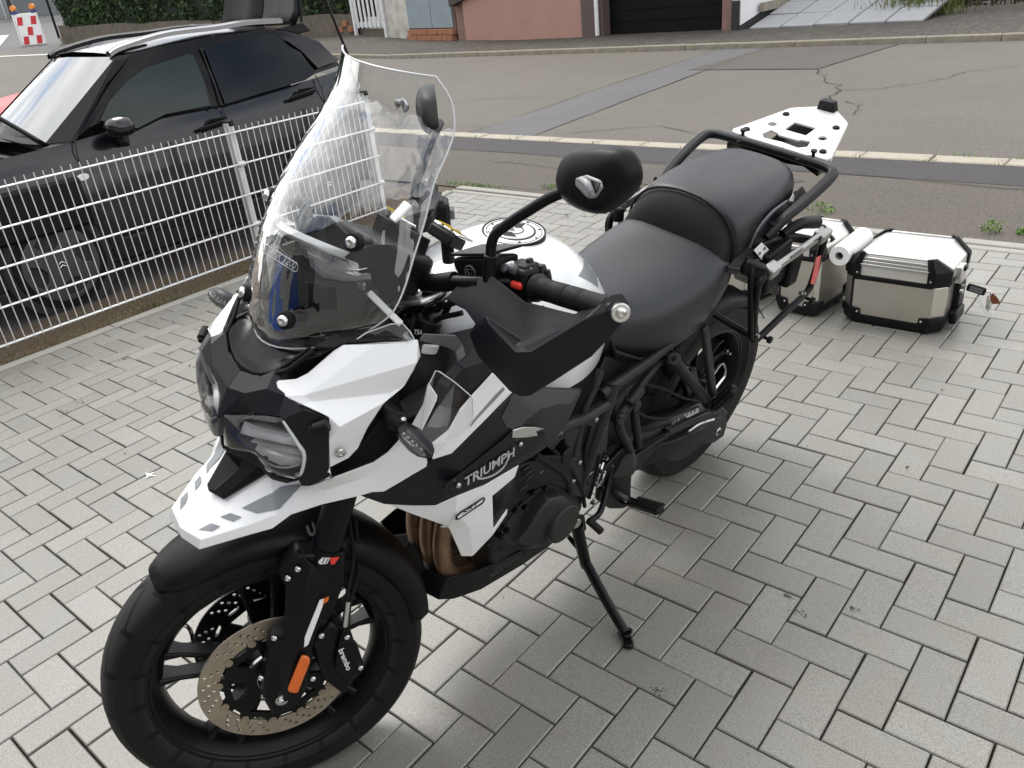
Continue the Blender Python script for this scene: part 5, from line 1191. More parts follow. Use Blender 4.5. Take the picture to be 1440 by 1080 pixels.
# ---- mudguard hugging the front tyre
m = MB(); rows = []
for k in range(29):
    a = radians(60 + (176 - 60) * k / 28); f = k / 28; wq = .072 * (.62 + .38 * min(1, f * 9) ** .5) * (1 if f < .6 else 1 - (f - .6) * .35)
    r = .341 + .018 * sin(pi * f); dr = .032 * (.45 + .55 * min(1, f * 7))
    rows.append([(FA.x + (r + q) * cos(a), y * wq, FA.z + (r + q) * sin(a)) for y, q in ((-1.02, -dr * 1.5), (-1.0, -dr * .8), (-.8, -.006), (-.35, .002), (0, .005), (.35, .002), (.8, -.006), (1.0, -dr * .8), (1.02, -dr * 1.5))])
mesh('front_mudguard', *(lambda g: (g.v, g.f))(MB().grid(rows)), BLACKP, bike, xf=ST, sol=.003, soff=0, smooth=50)
# ---- fork
for s in (1, -1):
    y = .103 * s
    def ax(z): return (1.62 - math.tan(RAKE) * z + .030, y, z)
    MB().cyl(ax(.62), ax(1.03), .0285, n=28).build('fork_upper_tube', SATIN, bike, xf=ST)
    MB().cyl(ax(.30), ax(.64), .022, n=24).build('fork_lower_tube', GLOSSB, bike, xf=ST)
    MB().cyl(ax(.60), ax(.645), .031, n=28).build('fork_seal', BLACKP, bike, xf=ST)
    MB().cyl(ax(1.025), ax(1.045), .026, n=24).build('fork_cap', SATIN, bike, xf=ST, bev=.003)
    foot = MB().prism([(1.545, y - .022, .285), (1.555, y - .022, .345), (1.515, y - .022, .47), (1.46, y - .022, .50), (1.435, y - .022, .44), (1.47, y - .022, .32), (1.50, y - .022, .285)], (0, .044, 0)); foot.build('axle_carrier', SATIN, bike, xf=ST, bev=.008)
    c = MB().prism([(1.445, y - .03, .50), (1.47, y - .03, .62), (1.43, y - .03, .655), (1.345, y - .03, .63), (1.36, y - .03, .55), (1.40, y - .03, .48)], (0, .05, 0)); c.build('mudguard_stay', BLACKP, bike, xf=ST, bev=.006)
    # radial caliper behind the leg
    yc = .064 * s + .008 * s
    MB().prism([(1.445, yc - .028, .425), (1.395, yc - .028, .46), (1.358, yc - .028, .40), (1.362, yc - .028, .30), (1.40, yc - .028, .25), (1.432, yc - .028, .31)], (0, .062, 0)).build('brake_caliper', SATIN, bike, xf=ST, bev=.008)
MB().cyl((1.52, -.13, .325), (1.52, .13, .325), .013, n=20).build('front_axle', STEEL, bike, xf=ST)
for z, d in ((.775, .05), (.985, .04)):
    MB().box((1.62 - math.tan(RAKE) * z + .01, 0, z), (.07, .262, d), Matrix.Rotation(-RAKE, 3, 'Y')).build('fork_clamp', SATIN, bike, xf=ST, bev=.012)
# left leg cover with its screws, sticker, reflector, sensor cable
yo = .128
cov = facet('fork_cover', dict(a=(1.4708, 0.108, 0.6213), b=(1.42, 0.108, 0.6646), c=(1.4175, 0.125, 0.6428), d=(1.4084, 0.128, 0.6297), e=(1.385, 0.128, 0.5914), f=(1.393, 0.132, 0.5449), g=(1.4394, 0.136, 0.4488), h=(1.4729, 0.134, 0.3459), i=(1.4945, 0.128, 0.2956), j=(1.5275, 0.118, 0.2853), k=(1.537, 0.116, 0.3391), l=(1.5049, 0.118, 0.4485), m=(1.4868, 0.126, 0.4888), n=(1.4639, 0.122, 0.5918), o=(1.4314, 0.142, 0.5863), p=(1.4637, 0.144, 0.4764), q=(1.5025, 0.138, 0.3646)), ['a b c n', 'c d o n', 'd e f o', 'f g p o', 'n o p m', 'm p q l', 'l q j k', 'g h q p', 'h i j q'], BLACKP, xf=ST, th=.006, bev=.004)
facet('fork_cover', {k: my(v) for k, v in dict(a=(1.4708, 0.108, 0.6213), c=(1.4175, 0.125, 0.6428), e=(1.385, 0.128, 0.5914), f=(1.393, 0.132, 0.5449), g=(1.4394, 0.136, 0.4488), i=(1.4945, 0.128, 0.2956), j=(1.5275, 0.118, 0.2853), m=(1.4868, 0.126, 0.4888)).items()}, ['a c e f g i j m'], BLACKP, xf=ST, th=.006, bev=.004)
m = MB()
for p in ((1.4363, 0.13, 0.6301), (1.4569, 0.128, 0.6145), (1.5051, 0.126, 0.484), (1.4206, 0.138, 0.4648), (1.5469, 0.122, 0.3936), (1.551, 0.118, 0.3401), (1.522, 0.13, 0.326), (1.4538, 0.135, 0.3596)): m.bolt(p, (.25, .95, .2), .0062, .005)
m.build('screw', STEEL, bike, xf=ST)
MB().prism([(1.4547, 0.148, 0.4368), (1.4515, 0.148, 0.4315), (1.4532, 0.148, 0.4208), (1.4862, 0.148, 0.3568), (1.4919, 0.148, 0.3557), (1.504, 0.148, 0.3657), (1.504, 0.148, 0.3735), (1.4677, 0.148, 0.4409), (1.4618, 0.148, 0.4438)], (0, .008, 0)).build('side_reflector', ORANGE, bike, xf=ST, bev=.003)
MB().prism([(1.4111, 0.142, 0.5553), (1.403, 0.142, 0.5555), (1.4084, 0.142, 0.5381), (1.4486, 0.142, 0.4585), (1.4574, 0.142, 0.455), (1.4521, 0.142, 0.4787)], (0, .004, 0)).build('leg_sticker', PAPER, bike, xf=ST, bev=.001)
MB().prism([(1.403, 0.143, 0.5563), (1.3934, 0.143, 0.5577), (1.3959, 0.143, 0.5499), (1.4062, 0.143, 0.5452)], (0, .004, 0)).build('leg_sticker', ORANGE, bike, xf=ST)
m = MB()
for pts in (((447, 791), (455, 784), (458, 784), (450, 791)), ((452, 792), (459, 785), (463, 785), (457, 792))): pass
MB().prism([(1.3992, 0.1335, 0.6356), (1.3902, 0.134, 0.6427), (1.3765, 0.1345, 0.6378), (1.3835, 0.134, 0.6265), (1.3963, 0.134, 0.6297)], (0, .0015, 0)).build('fork_sticker', INK, bike, xf=ST)
MB().prism([(1.3765, 0.1345, 0.6378), (1.3598, 0.135, 0.6336), (1.3711, 0.135, 0.6209), (1.3774, 0.1345, 0.6229)], (0, .0015, 0)).build('fork_sticker', RED, bike, xf=ST)
m = MB()
for a, b in (((1.3925, 0.1365, 0.6319), (1.3857, 0.1365, 0.6411)), ((1.3862, 0.1365, 0.6295), (1.3794, 0.1365, 0.6388))): m.bar(a, b, .0012, .0006, (0, 1, 0))
m.build('sticker_line', INKB, bike, xf=ST)
# caliper lettering and lines
cal = facet('caliper_face', dict(a=(1.3932, 0.112, 0.4057), b=(1.3695, 0.112, 0.4185), c=(1.3551, 0.11, 0.3926), d=(1.3481, 0.108, 0.3208), e=(1.3562, 0.108, 0.3061), f=(1.3923, 0.112, 0.3025), g=(1.4087, 0.116, 0.3471)), ['a b c d e f g'], SATIN, xf=ST, th=.012, bev=.004)
lettering('caliper_print', 'brembo', (1.3893, 0.122, 0.3976), (1.3807, 0.12, 0.3337), Vector((1.3762, 0.122, 0.3778)) - Vector((1.3921, 0.122, 0.3692)), .016, None, INK, bike, (0, 1, 0), bold=.0004).data.transform(ST)
m = MB()
for p in ((1.3721, 0.12, 0.4231), (1.3568, 0.116, 0.3266), (1.4208, 0.142, 0.4685)): m.bolt(p, (.2, .95, .2), .0065, .006)
m.build('caliper_bolt', STEEL, bike, xf=ST)
for pts in ([(1.3218, 0.07, 0.6807), (1.3272, 0.085, 0.5891), (1.352, 0.1, 0.52), (1.3715, 0.112, 0.4445), (1.388, 0.115, 0.4061)], [(1.308, 0.06, 0.6521), (1.3206, 0.07, 0.5389), (1.3525, 0.095, 0.4787), (1.3706, 0.112, 0.4209)]):
    MB().tube(pts, .0042, 8).build('brake_hose', RUBBER, bike, xf=ST)
MB().tube([(1.3562, 0.104, 0.4972), (1.3716, 0.113, 0.4454)], .0065, 10, 0).build('hose_fitting', STEEL, bike, xf=ST)
MB().tube([(1.39, 0.08, 0.6858), (1.3908, 0.1, 0.68), (1.3996, 0.1, 0.6749), (1.4014, 0.08, 0.6815)], .003, 6).build('cable_clip', MIDGREY, bike, xf=ST)

# ---- beak
u = dict(ce=(1.6328, 0, 0.7737), cl=(1.628, .054, .784), uc=(1.6307, 0, 0.7961), ul=(1.62, 0.051, 0.7988),
         r1=(1.5578, 0.085, 0.8125), r2=(1.5081, 0.105, 0.8217), r3=(1.4813, 0.122, 0.8458), r4=(1.4402, 0.147, 0.8613), r5=(1.3819, 0.172, 0.8695), r6=(1.3434, 0.19, 0.8871),
         l1=(1.5624, 0.088, 0.7953), l2=(1.5227, 0.108, 0.8002), l3=(1.494, 0.126, 0.8263), l4=(1.4478, 0.15, 0.8371), l5=(1.3875, 0.176, 0.8368), l6=(1.3693, 0.184, 0.8389), l7=(1.3497, 0.192, 0.834), l8=(1.2777, 0.222, 0.868), l9=(1.2759, 0.222, 0.8776),
         fc=(1.5598, 0, 0.8209), c9=(1.4984, 0, 0.864), fl=(1.5563, 0.024, 0.8263), k1=(1.5196, 0.04, 0.8445), il=(1.483, 0.052, 0.8627), h1=(1.4673, 0.095, 0.872), h2=(1.4516, 0.135, 0.8748), h3=(1.4279, 0.165, 0.8962), h4=(1.3648, 0.184, 0.9023), h5=(1.3394, 0.195, 0.9181), h6=(1.2955, 0.203, 0.9543), h7=(1.2699, 0.207, 0.9915), h8=(1.2598, 0.205, 1.0207), h9=(1.2558, 0.205, 1.0282),
         n1=(1.2892, 0.225, 0.9537), n2=(1.2548, 0.224, 1.0008), n3=(1.2514, 0.222, 1.0076))
F = ['ce cl ul uc', 'cl l1 r1 ul', 'l1 l2 r2 r1', 'l2 l3 r3 r2', 'l3 l4 r4 r3', 'l4 l5 r5 r4', 'l5 l6 l7 r6 r5', 'uc ul fl fc', 'fc fl k1 il c9', 'ul r1 k1 fl', 'r1 r2 il k1', 'r2 r3 h1 il', 'r3 r4 h2 h1', 'r4 r5 h3 h2', 'r5 r6 h4 h3', 'r6 l7 l8 l9 h5 h4', 'h5 l9 n1 h6', 'h6 n1 n2 h7', 'h7 n2 n3 h8', 'h8 n3 h9']
P2 = dict(u); F2 = list(F)
for k, p in u.items():
    if abs(p[1]) > 1e-6: P2['m' + k] = my(p)
F2 += [' '.join(reversed([('m' + k if ('m' + k) in P2 else k) for k in f.split()])) for f in F]
beak = facet('beak', P2, F2, WHITE, th=.004, bev=.0035, smooth=32, soft=24)
def rdecal(name, pts, o, mat, d, mirror=True, **k):
    decal(name, pts, o, mat, bike, d=d, **k)
    if mirror: decal(name, [my(p) for p in pts], o, mat, bike, d=(d[0], -d[1], d[2]), **k)
rdecal('beak_stripe', [(1.6204, 0.035, 0.8119), (1.602, 0.045, 0.8232), (1.588, 0.058, 0.8132), (1.6045, 0.055, 0.8117)], beak, DECAL, (.5, .3, .8))
rdecal('beak_stripe', [(1.5808, 0.045, 0.8203), (1.5664, 0.054, 0.8271), (1.5522, 0.07, 0.8176), (1.5675, 0.066, 0.815)], beak, DECAL, (.5, .3, .8))
rdecal('beak_stripe', [(1.55, 0.062, 0.8351), (1.4815, 0.085, 0.853), (1.4581, 0.118, 0.8657), (1.5081, 0.11, 0.8434), (1.5344, 0.085, 0.8264)], beak, DECAL, (.4, .3, .85))
ins = facet('beak_insert', dict(a=(1.5608, -0.022, 0.8297), b=(1.5633, -0.014, 0.8217), c=(1.5572, 0.026, 0.8275), d=(1.4829, 0.054, 0.8623), e=(1.4884, 0.05, 0.8824), f=(1.5008, 0.02, 0.8958), g=(1.5082, -0.02, 0.8828), h=(1.5063, -0.045, 0.8595), i=(1.5579, 0, 0.8313), j=(1.5051, 0, 0.8483)), ['h a b i j', 'b c i', 'i c d e f j', 'h j f g'], BLACKP, th=.006, bev=.003)
for v in ins.data.vertices: v.co += Vector((.003, 0, .007))
# ---- headlights: housing, brow, lenses, reflectors
hp = dict(c0=(1.530, 0, .978), c1=(1.5024, 0, 1.0257), c2=(1.4773, 0, 1.0463), a1=(1.5067, 0.022, 0.9999), a2=(1.498, 0.035, 0.9985), a3=(1.4961, 0.05, 1.0017), a4=(1.4843, 0.12, 1.0273), a5=(1.4837, 0.131, 1.0271), a6=(1.4733, 0.15, 0.9869), a7=(1.4686, 0.156, 0.9735), a8=(1.4684, 0.16, 0.9597), a9=(1.4749, 0.154, 0.9222), a10=(1.4806, 0.147, 0.9149),
          b1=(1.4979, 0.05, 1.0394), b2=(1.4787, 0.085, 1.0566), b3=(1.4656, 0.112, 1.0533), b4=(1.4556, 0.145, 1.0407), b5=(1.4351, 0.176, 1.0316), d2=(1.4699, 0.048, 1.0553), d3=(1.4555, 0.075, 1.0763), d4=(1.4537, 0.1, 1.0561),
          e1=(1.4378, 0.182, 1.0082), e2=(1.4474, 0.184, 0.936), e3=(1.4562, 0.178, 0.9222), e4=(1.4706, 0.162, 0.9026), e5=(1.4788, 0.152, 0.9017), e6=(1.4783, 0.146, 0.9066))
brow, _ = facet('headlight_surround', hp, ['c0 a1 b1 c1', 'c1 b1 d2 c2', 'a1 a2 a3 b2 b1', 'a3 a4 b3 b2', 'a4 a5 b4 b3', 'b1 b2 d3 d2', 'b2 b3 d4 d3', 'a5 a6 b5 b4', 'a6 a7 e1 b5', 'a7 a8 e2 e1', 'a8 a9 e3 e2', 'a9 a10 e5 e4 e3', 'a10 e6 e5'], GREYP, mirror=True, th=.005, bev=.004)
lp = dict(n0=(1.522, 0.01, 0.9893), n1=(1.5125, 0.018, 0.992), n2=(1.5019, 0.03, 0.9955), n3=(1.4962, 0.05, 1.0011), n4=(1.4834, 0.118, 1.025), n5=(1.484, 0.129, 1.0254), n6=(1.4742, 0.149, 0.9853), n7=(1.4694, 0.155, 0.9719), n8=(1.4691, 0.158, 0.9589), n9=(1.4749, 0.152, 0.9224), n10=(1.4805, 0.145, 0.9151), n11=(1.4905, 0.125, 0.9125), n12=(1.5016, 0.1, 0.9103), n13=(1.5014, 0.085, 0.9205), n14=(1.5059, 0.062, 0.9284), n15=(1.515, 0.04, 0.9289), n16=(1.5246, 0.02, 0.9265), n17=(1.5319, 0.01, 0.9336))
lens_c = Vector((0, 0, 0))
for p in lp.values(): lens_c += Vector(p)
lens_c /= len(lp)
for s in (1, -1):
    loop = [Vector(p) for p in lp.values()]; cen = lens_c.copy()
    if s < 0: loop = [Vector(my(p)) for p in loop]; cen.y = -cen.y
    bul = Vector((.9, .25 * s, -.05)).normalized()
    m = MB(); rings = [[tuple(p) for p in loop]]
    for f, b in ((.94, .007), (.75, .013), (.45, .018), (.15, .020)): rings.append([tuple(cen + (p - cen) * f + bul * b) for p in loop])
    m.grid(rings, closed=True); m.add(rings[-1], [tuple(range(len(loop)))])
    lens = m.build('headlight_lens', LENS, bike, smooth=60)
    hb_ = empty('headlight'); hb_.parent = bike
    lens.parent = hb_
    m = MB(); rr = [[tuple(p) for p in loop]] + [[tuple(cen + (p - cen) * f - bul * b) for p in loop] for f, b in ((.96, .02), (.88, .05), (.6, .075), (.2, .08))]
    m.grid(rr, closed=True); m.add(rr[-1], [tuple(range(len(loop)))]); m.build('lamp_bowl', LAMPIN, hb_, smooth=40)
    Q = lambda px: px if s > 0 else my(px)
    # lower reflector: a faceted bright half bowl under a grey shelf
    rA = [Q(q) for q in ((1.5125, 0.045, 0.9382), (1.5013, 0.07, 0.9384), (1.4884, 0.105, 0.9409), (1.4758, 0.14, 0.9469), (1.4738, 0.148, 0.9419))]
    rB = [Q(q) for q in ((1.5091, 0.06, 0.9335), (1.5022, 0.08, 0.9208), (1.4931, 0.108, 0.9213), (1.4808, 0.132, 0.9296), (1.475, 0.145, 0.9376))]
    bk_ = [tuple(Vector(a) * .5 + Vector(b) * .5 - bul * .045 + Vector((0, 0, .012))) for a, b in zip(rA, rB)]
    off = lambda L_, k: [tuple(Vector(p) - bul * k) for p in L_]
    m = MB(); m.grid([off(rA, .010), bk_, off(rB, .004)]); m.build('reflector', REFL, hb_, smooth=30, sub=0)
    m = MB(); a_ = [Q(q) for q in ((1.5134, 0.035, 0.9745), (1.4993, 0.062, 0.9697), (1.4809, 0.1, 0.9722), (1.4714, 0.138, 0.9814))]; b_ = [Q(q) for q in ((1.519, 0.035, 0.9568), (1.5102, 0.055, 0.9566), (1.4842, 0.102, 0.9576), (1.4736, 0.145, 0.9695))]
    m.grid([off(a_, .012), off(b_, .006), off(b_, .05)]); m.build('light_bar', pbr('light_guide_grey', (.48, .48, .49), .25), hb_, sol=.006, smooth=30)
    m = MB(); a_ = [Q(q) for q in ((1.5032, 0.04, 0.9925), (1.4901, 0.08, 1.0002), (1.4838, 0.122, 1.0128), (1.4784, 0.138, 0.9968))]; b_ = [Q(q) for q in ((1.5082, 0.04, 0.9776), (1.4949, 0.075, 0.9824), (1.4837, 0.112, 0.9869), (1.4773, 0.13, 0.9856))]
    m.grid([off(a_, .014), off([tuple((Vector(x) + Vector(y)) / 2) for x, y in zip(a_, b_)], .05), off(b_, .016)]); m.build('reflector', pbr('upper_reflector', (.07, .07, .072), .12, metal=.5), hb_, smooth=30)
    m = MB(); m.tube([Q(q) for q in ((1.4842, 0.131, 1.0239), (1.4756, 0.151, 0.9845), (1.4717, 0.157, 0.9642), (1.4775, 0.151, 0.9279), (1.4839, 0.143, 0.9204))], .0032, 8).tube([Q(q) for q in ((1.5076, 0.078, 0.9288), (1.4975, 0.1, 0.9202), (1.4877, 0.126, 0.9283), (1.4771, 0.147, 0.9417))], .0022, 8); m.build('light_guide', EDGE, hb_)
    m = MB(); m.cyl(Q((1.44, 0.186, 1.0258)), Q((1.4585, 0.172, 1.0176)), .0105, n=16); m.cyl(Q((1.4585, 0.172, 1.0176)), Q((1.4625, 0.168, 1.0146)), .0085, .006, n=16); m.build('adjuster_bolt', BLACKP, bike, bev=.002)
    MB().prism([Q(q) for q in ((1.4772, 0.145, 0.8991), (1.4686, 0.158, 0.8963), (1.4544, 0.172, 0.914), (1.4576, 0.168, 0.921), (1.4713, 0.15, 0.9081))], (-.02, 0, -.004)).build('surround_tab', BLACKP, bike, bev=.003)
# chin under the lenses
facet('headlight_chin', {**{k: v for k, v in dict(a=(1.53, 0.004, 0.9258), b=(1.5146, 0.038, 0.9244), c=(1.5042, 0.062, 0.9228), d=(1.4996, 0.085, 0.9148), e=(1.4988, 0.1, 0.9024), f=(1.4901, 0.125, 0.906), g=(1.48, 0.145, 0.9086), h=(1.49, 0.122, 0.893), i=(1.502, 0.096, 0.8908), j=(1.5046, 0.07, 0.9002), k=(1.5159, 0.04, 0.9078), l=(1.5293, 0.002, 0.9087)).items()}}, ['a b k l', 'b c j k', 'c d j', 'd e i j', 'e f h i', 'f g h'], BLACKP, mirror=True, th=.006, bev=.002)
# ---- nose cone behind the brow, under the screen
m = MB()
rows = [[(1.4845, 0, 1.0412), (1.4694, 0.047, 1.0546), (1.4547, 0.076, 1.0772)], [(1.4666, 0, 1.0651), (1.4458, 0.05, 1.0714), (1.4348, 0.094, 1.0927)], [(1.425, 0, 1.075), (1.405, .05, 1.075), (1.345, .118, 1.085)], [(1.395, 0, 1.16), (1.37, .06, 1.155), (1.29, .13, 1.14)], [(1.33, 0, 1.22), (1.30, .07, 1.21), (1.22, .135, 1.18)]]
m.grid(rows); n0 = len(m.v); m.v += mir(m.v); m.f += [tuple(reversed([i + n0 for i in f])) for f in m.f]; nose = m.build('nose_cone', GLOSSB, bike, sub=1, smooth=180, sol=.004, soff=0)
for s in (1, -1):
    Q = lambda p: p if s > 0 else my(p)
    MB().tube([Q((1.4058, 0.11, 1.1105)), Q((1.427, 0.1, 1.0936)), Q((1.4441, 0.09, 1.0802)), Q((1.455, 0.08, 1.0747)), Q((1.4668, 0.055, 1.0534))], .0042, 8).tube([Q((1.4086, 0.105, 1.1132)), Q((1.4295, 0.09, 1.0937)), Q((1.4556, 0.075, 1.0751))], .003, 8).build('nose_trim', BLACKP, bike)
    facet('screen_carrier', dict(a=Q((1.4097, 0.115, 1.1172)), b=Q((1.3834, 0.133, 1.1133)), c=Q((1.3666, 0.14, 1.1187)), d=Q((1.2987, 0.185, 1.1248)), e=Q((1.2857, 0.195, 1.1162)), f=Q((1.3067, 0.16, 1.1322)), g=Q((1.3663, 0.11, 1.1227))), ['a b c g', 'c d e f g' if False else 'c e d f g'], BLACKP, th=.006, bev=.002)
# ---- white side panels
sp = dict(p1=(1.4712, 0.082, 1.0525), p2=(1.4614, 0.09, 1.068), p3=(1.4385, 0.104, 1.0673), p4=(1.4224, 0.113, 1.0754), p5=(1.3849, 0.135, 1.1123), p6=(1.3719, 0.142, 1.1206), p6b=(1.3307, 0.172, 1.1189), p7=(1.2902, 0.197, 1.1171), p8=(1.2781, 0.207, 1.1227), p9=(1.2788, 0.212, 1.0947), p10=(1.2964, 0.215, 1.077), p11=(1.3146, 0.215, 1.0552), p12=(1.3508, 0.209, 1.0347), p13=(1.3807, 0.203, 0.9999), p14=(1.3987, 0.197, 0.9623), p15=(1.4143, 0.192, 0.948), p16=(1.445, 0.182, 0.9393), p17=(1.4396, 0.18, 0.9937), p18=(1.433, 0.178, 1.0313), p19=(1.44, 0.171, 1.0378), p20=(1.4559, 0.147, 1.0488), p21=(1.4653, 0.115, 1.0507),
          q1=(1.4467, 0.141, 1.0599), q2=(1.2945, 0.222, 1.0932), q3=(1.4394, 0.147, 1.0474), q4=(1.335, 0.204, 1.0438), q5=(1.4254, 0.194, 1.0185))
panL, panR = facet('side_panel', sp, ['p1 p2 p3 q1 p21', 'p3 p4 p5 p6 p6b q1', 'p6b p7 p8 q2 q1', 'p8 p9 q2', 'q1 q2 p10 p11 q4 q3', 'q2 p9 p10', 'p21 q1 q3 p20', 'p20 q3 p19', 'q3 q4 p12 q5 p18 p19', 'q4 p11 p12', 'p18 q5 p17', 'q5 p12 p13 p14 p15 p16 p17'], WHITE, mirror=True, th=.004, bev=.0035, smooth=30)
two(lambda s: (MB().bolt((1.4299, 0.1955, 0.9695) if s > 0 else my((1.4299, 0.1955, 0.9695)), (.35, .9 * s, -.1), .009, .004).build('panel_screw', STEEL, bike)))
inner, _ = facet('fairing_inner', dict(a=(1.4027, 0.09, 1.0333), b=(1.3571, 0.11, 1.0785), c=(1.2586, 0.16, 1.0742), d=(1.2929, 0.17, 0.9943), e=(1.3537, 0.168, 0.9496), f=(1.4268, 0.155, 0.8936), g=(1.3565, 0.165, 0.8787), h=(1.3161, 0.17, 0.9018), i=(1.2743, 0.172, 0.9246)), ['a b c d e f', 'f e d i h g'], BLACKP, mirror=True, th=.004, bev=0)
# ---- indicators on short stalks
for s in (1, -1):
    Q = lambda p: Vector(p if s > 0 else my(p))
    i0 = empty('indicator'); i0.parent = bike
    MB().cyl(Q((1.3368, 0.185, 1.0042)), Q((1.3444, 0.235, 1.008)), .0175, .0165, 18).build('stalk_base', BLACKP, i0, bev=.003)
    MB().cyl(Q((1.3448, 0.232, 1.0094)), Q((1.3467, 0.252, 1.0078)), .012, .010, 16).build('stalk', RUBBER, i0)
    MB().bolt(Q((1.3474, 0.252, 1.0252)), (.3, .6 * s, .6), .0045, .006).build('stalk_screw', STEEL, i0)
    a, b = Q((1.3507, 0.243, 1.0104)), Q((1.3586, 0.334, 1.0096)); d = (b - a).normalized(); fx_ = Vector((.86, .1 * s, -.42)); fx_ = (fx_ - d * fx_.dot(d)).normalized(); uz = d.cross(fx_) * s
    L_ = (b - a).length
    for nm, mt, a0, a1 in (('indicator_body', GREYP, pi / 2 - .15, 3 * pi / 2 + .15), ('indicator_lens', LENS, -pi / 2 - .1, pi / 2 + .1)):
        rows = []
        for t, ww, dd in ((0, .30, .42), (.08, .45, .5), (.2, .72, .75), (.38, .95, .95), (.55, 1, 1), (.75, .82, .85), (.9, .5, .55), (1, .06, .08)):
            rows.append([tuple(a + d * L_ * t + fx_ * cos(q) * .019 * dd * (1 if abs(cos(q)) else 1) + uz * sin(q) * .0215 * ww) for q in [a0 + (a1 - a0) * k / 12 for k in range(13)]])
        MB().grid(rows).build(nm, mt, i0, smooth=60)
    m = MB()
    for t in (.25, .38, .5, .62, .74): p = a + d * L_ * t + fx_ * .006; m.cyl(p - fx_ * .006, p + fx_ * .002, .0055, .0035, 8)
    m.build('bulb_reflector', ALUD, i0)
    MB().grid([[tuple(a + d * L_ * t - fx_ * .001 + uz * .017 * w_ * k) for k in (-1, 0, 1)] for t, w_ in ((.1, .4), (.3, .85), (.55, .98), (.78, .78), (.95, .3))]).build('lens_back', LAMPIN, i0, smooth=0)
# ---------------------------------------------------------------- tall clear screen
S = [((1.203, 1.486), (1.155, .115, 1.482)), ((1.222, 1.430), (1.146, .138, 1.452)), ((1.262, 1.385), (1.150, .150, 1.415)), ((1.310, 1.340), (1.168, .156, 1.385)), ((1.352, 1.300), (1.200, .161, 1.345)), ((1.388, 1.255), (1.225, .168, 1.295)),
     ((1.412, 1.200), (1.255, .175, 1.245)), ((1.428, 1.150), (1.283, .180, 1.195)), ((1.435, 1.110), (1.307, .170, 1.156)), ((1.432, 1.085), (1.345, .120, 1.105))]
cc = spline([(a[0], 0, a[1]) for a, b in S], 3); ee = spline([b for a, b in S], 3)
KS = [-1, -.9, -.78, -.62, -.45, -.28, -.14, 0, .14, .28, .45, .62, .78, .9, 1]
def srow(c, e, back=0.):
    r = []
    for k in KS:
        y = k * e.y; q = k * k
        r.append((c.x + (e.x - c.x) * q - back, y, c.z + (e.z - c.z) * q))
    return r
scr = MB(); rows = [srow(c, e) for c, e in zip(cc, ee)]; scr.grid(rows); screen = scr.build('windscreen', SCREEN, bike, smooth=180)
rim = rows[0] + [r[-1] for r in rows[1:]] + list(reversed(rows[-1]))[1:] + [r[0] for r in reversed(rows[:-1])]
MB().tube(rim, .0015, 6, 0, caps=False).build('screen_edge', EDGE, screen)
ins_ = MB(); n0 = 15; r2 = []
for i in range(n0, len(rows)):
    f = (i - n0) / (len(rows) - 1 - n0); c, e = cc[i], ee[i]; e2 = Vector((c.x + (e.x - c.x) * .62 * .86, e.y * .80, c.z + (e.z - c.z) * .62))
    r2.append([(c.x + (e2.x - c.x) * k * k - .024, k * e2.y * (.8 + .2 * min(1, f * 3)), c.z + (e2.z - c.z) * k * k - (1 - min(1, f * 4)) * .075 * k * k) for k in KS])
ins_.grid(r2); inner_s = ins_.build('short_screen', SMOKE, bike, smooth=180)
lip = [(1.3736, -0.022, 1.2605), (1.3693, -0.012, 1.2633), (1.3671, 0.005, 1.2657), (1.3635, 0.03, 1.2629), (1.357, 0.055, 1.2546), (1.3519, 0.085, 1.2441), (1.3483, 0.115, 1.2344)]
lp_ = [Vector(q) + Vector((.004, 0, .001)) for q, k in zip(r2[0], KS) if -.3 < k < .8]
MB().grid([[(p.x, p.y, p.z - .004), (p.x + .003, p.y, p.z + .006), (p.x - .008, p.y, p.z + .010)] for p in lp_]).build('screen_lip', pbr('frosted_white_lip', (.75, .76, .76), .35), inner_s, sol=.002, smooth=60)
m = MB(); p0, p1 = Vector((1.3181, 0.125, 1.1976)), Vector((1.282, 0.172, 1.1356)); m.bar(p0, p1, .011, .004, (0, 1, .2)); bothsides('screen_strut', m, pbr('clear_white_strut', (.72, .73, .73), .3), bev=.001)
for p, r in (((1.321, .114, 1.268), .0095), ((1.419, .058, 1.145), .0095), ((1.3154, 0.125, 1.1967), .008)):
    for s in (1, -1):
        q = Vector((p[0], p[1] * s, p[2])); d = Vector((.85, .35 * s, .35)).normalized()
        MB().bolt(q + d * .004, d, r, .007).build('screen_bolt', STEEL, bike)
        MB().cyl(q - d * .012, q + d * .004, r * 1.55, r * 1.5, 18).build('screen_grommet', RUBBER, bike, bev=.002)
        MB().cyl(q - d * .05, q - d * .012, .007, n=10).build('screen_spacer', SATIN, bike)
# stickers on the short screen
fr_ = [(1.4058, 0, 1.2507), (1.4057, 0.012, 1.2515), (1.3846, 0.056, 1.2305), (1.384, 0.056, 1.2255), (1.3855, 0.055, 1.2184), (1.3893, 0.053, 1.2177), (1.409, 0.002, 1.2381)]
for a, b in zip(fr_, fr_[1:] + fr_[:1]):
    m = MB(); a_, b_ = Vector(a), Vector(b); n = 4; m.tube([a_ + (b_ - a_) * k / n for k in range(n + 1)], .0007, 5, 0); m.build('screen_print', INKG, bike)
tg = lettering('screen_print', 'TIGER 1200', (1.4066, 0.002, 1.2457), (1.3864, 0.054, 1.2256), Vector((1.3948, 0.03, 1.243)) - Vector((1.4013, 0.03, 1.2319)), .017, None, INKG, bike, (1, 0, 0), bold=.0002)
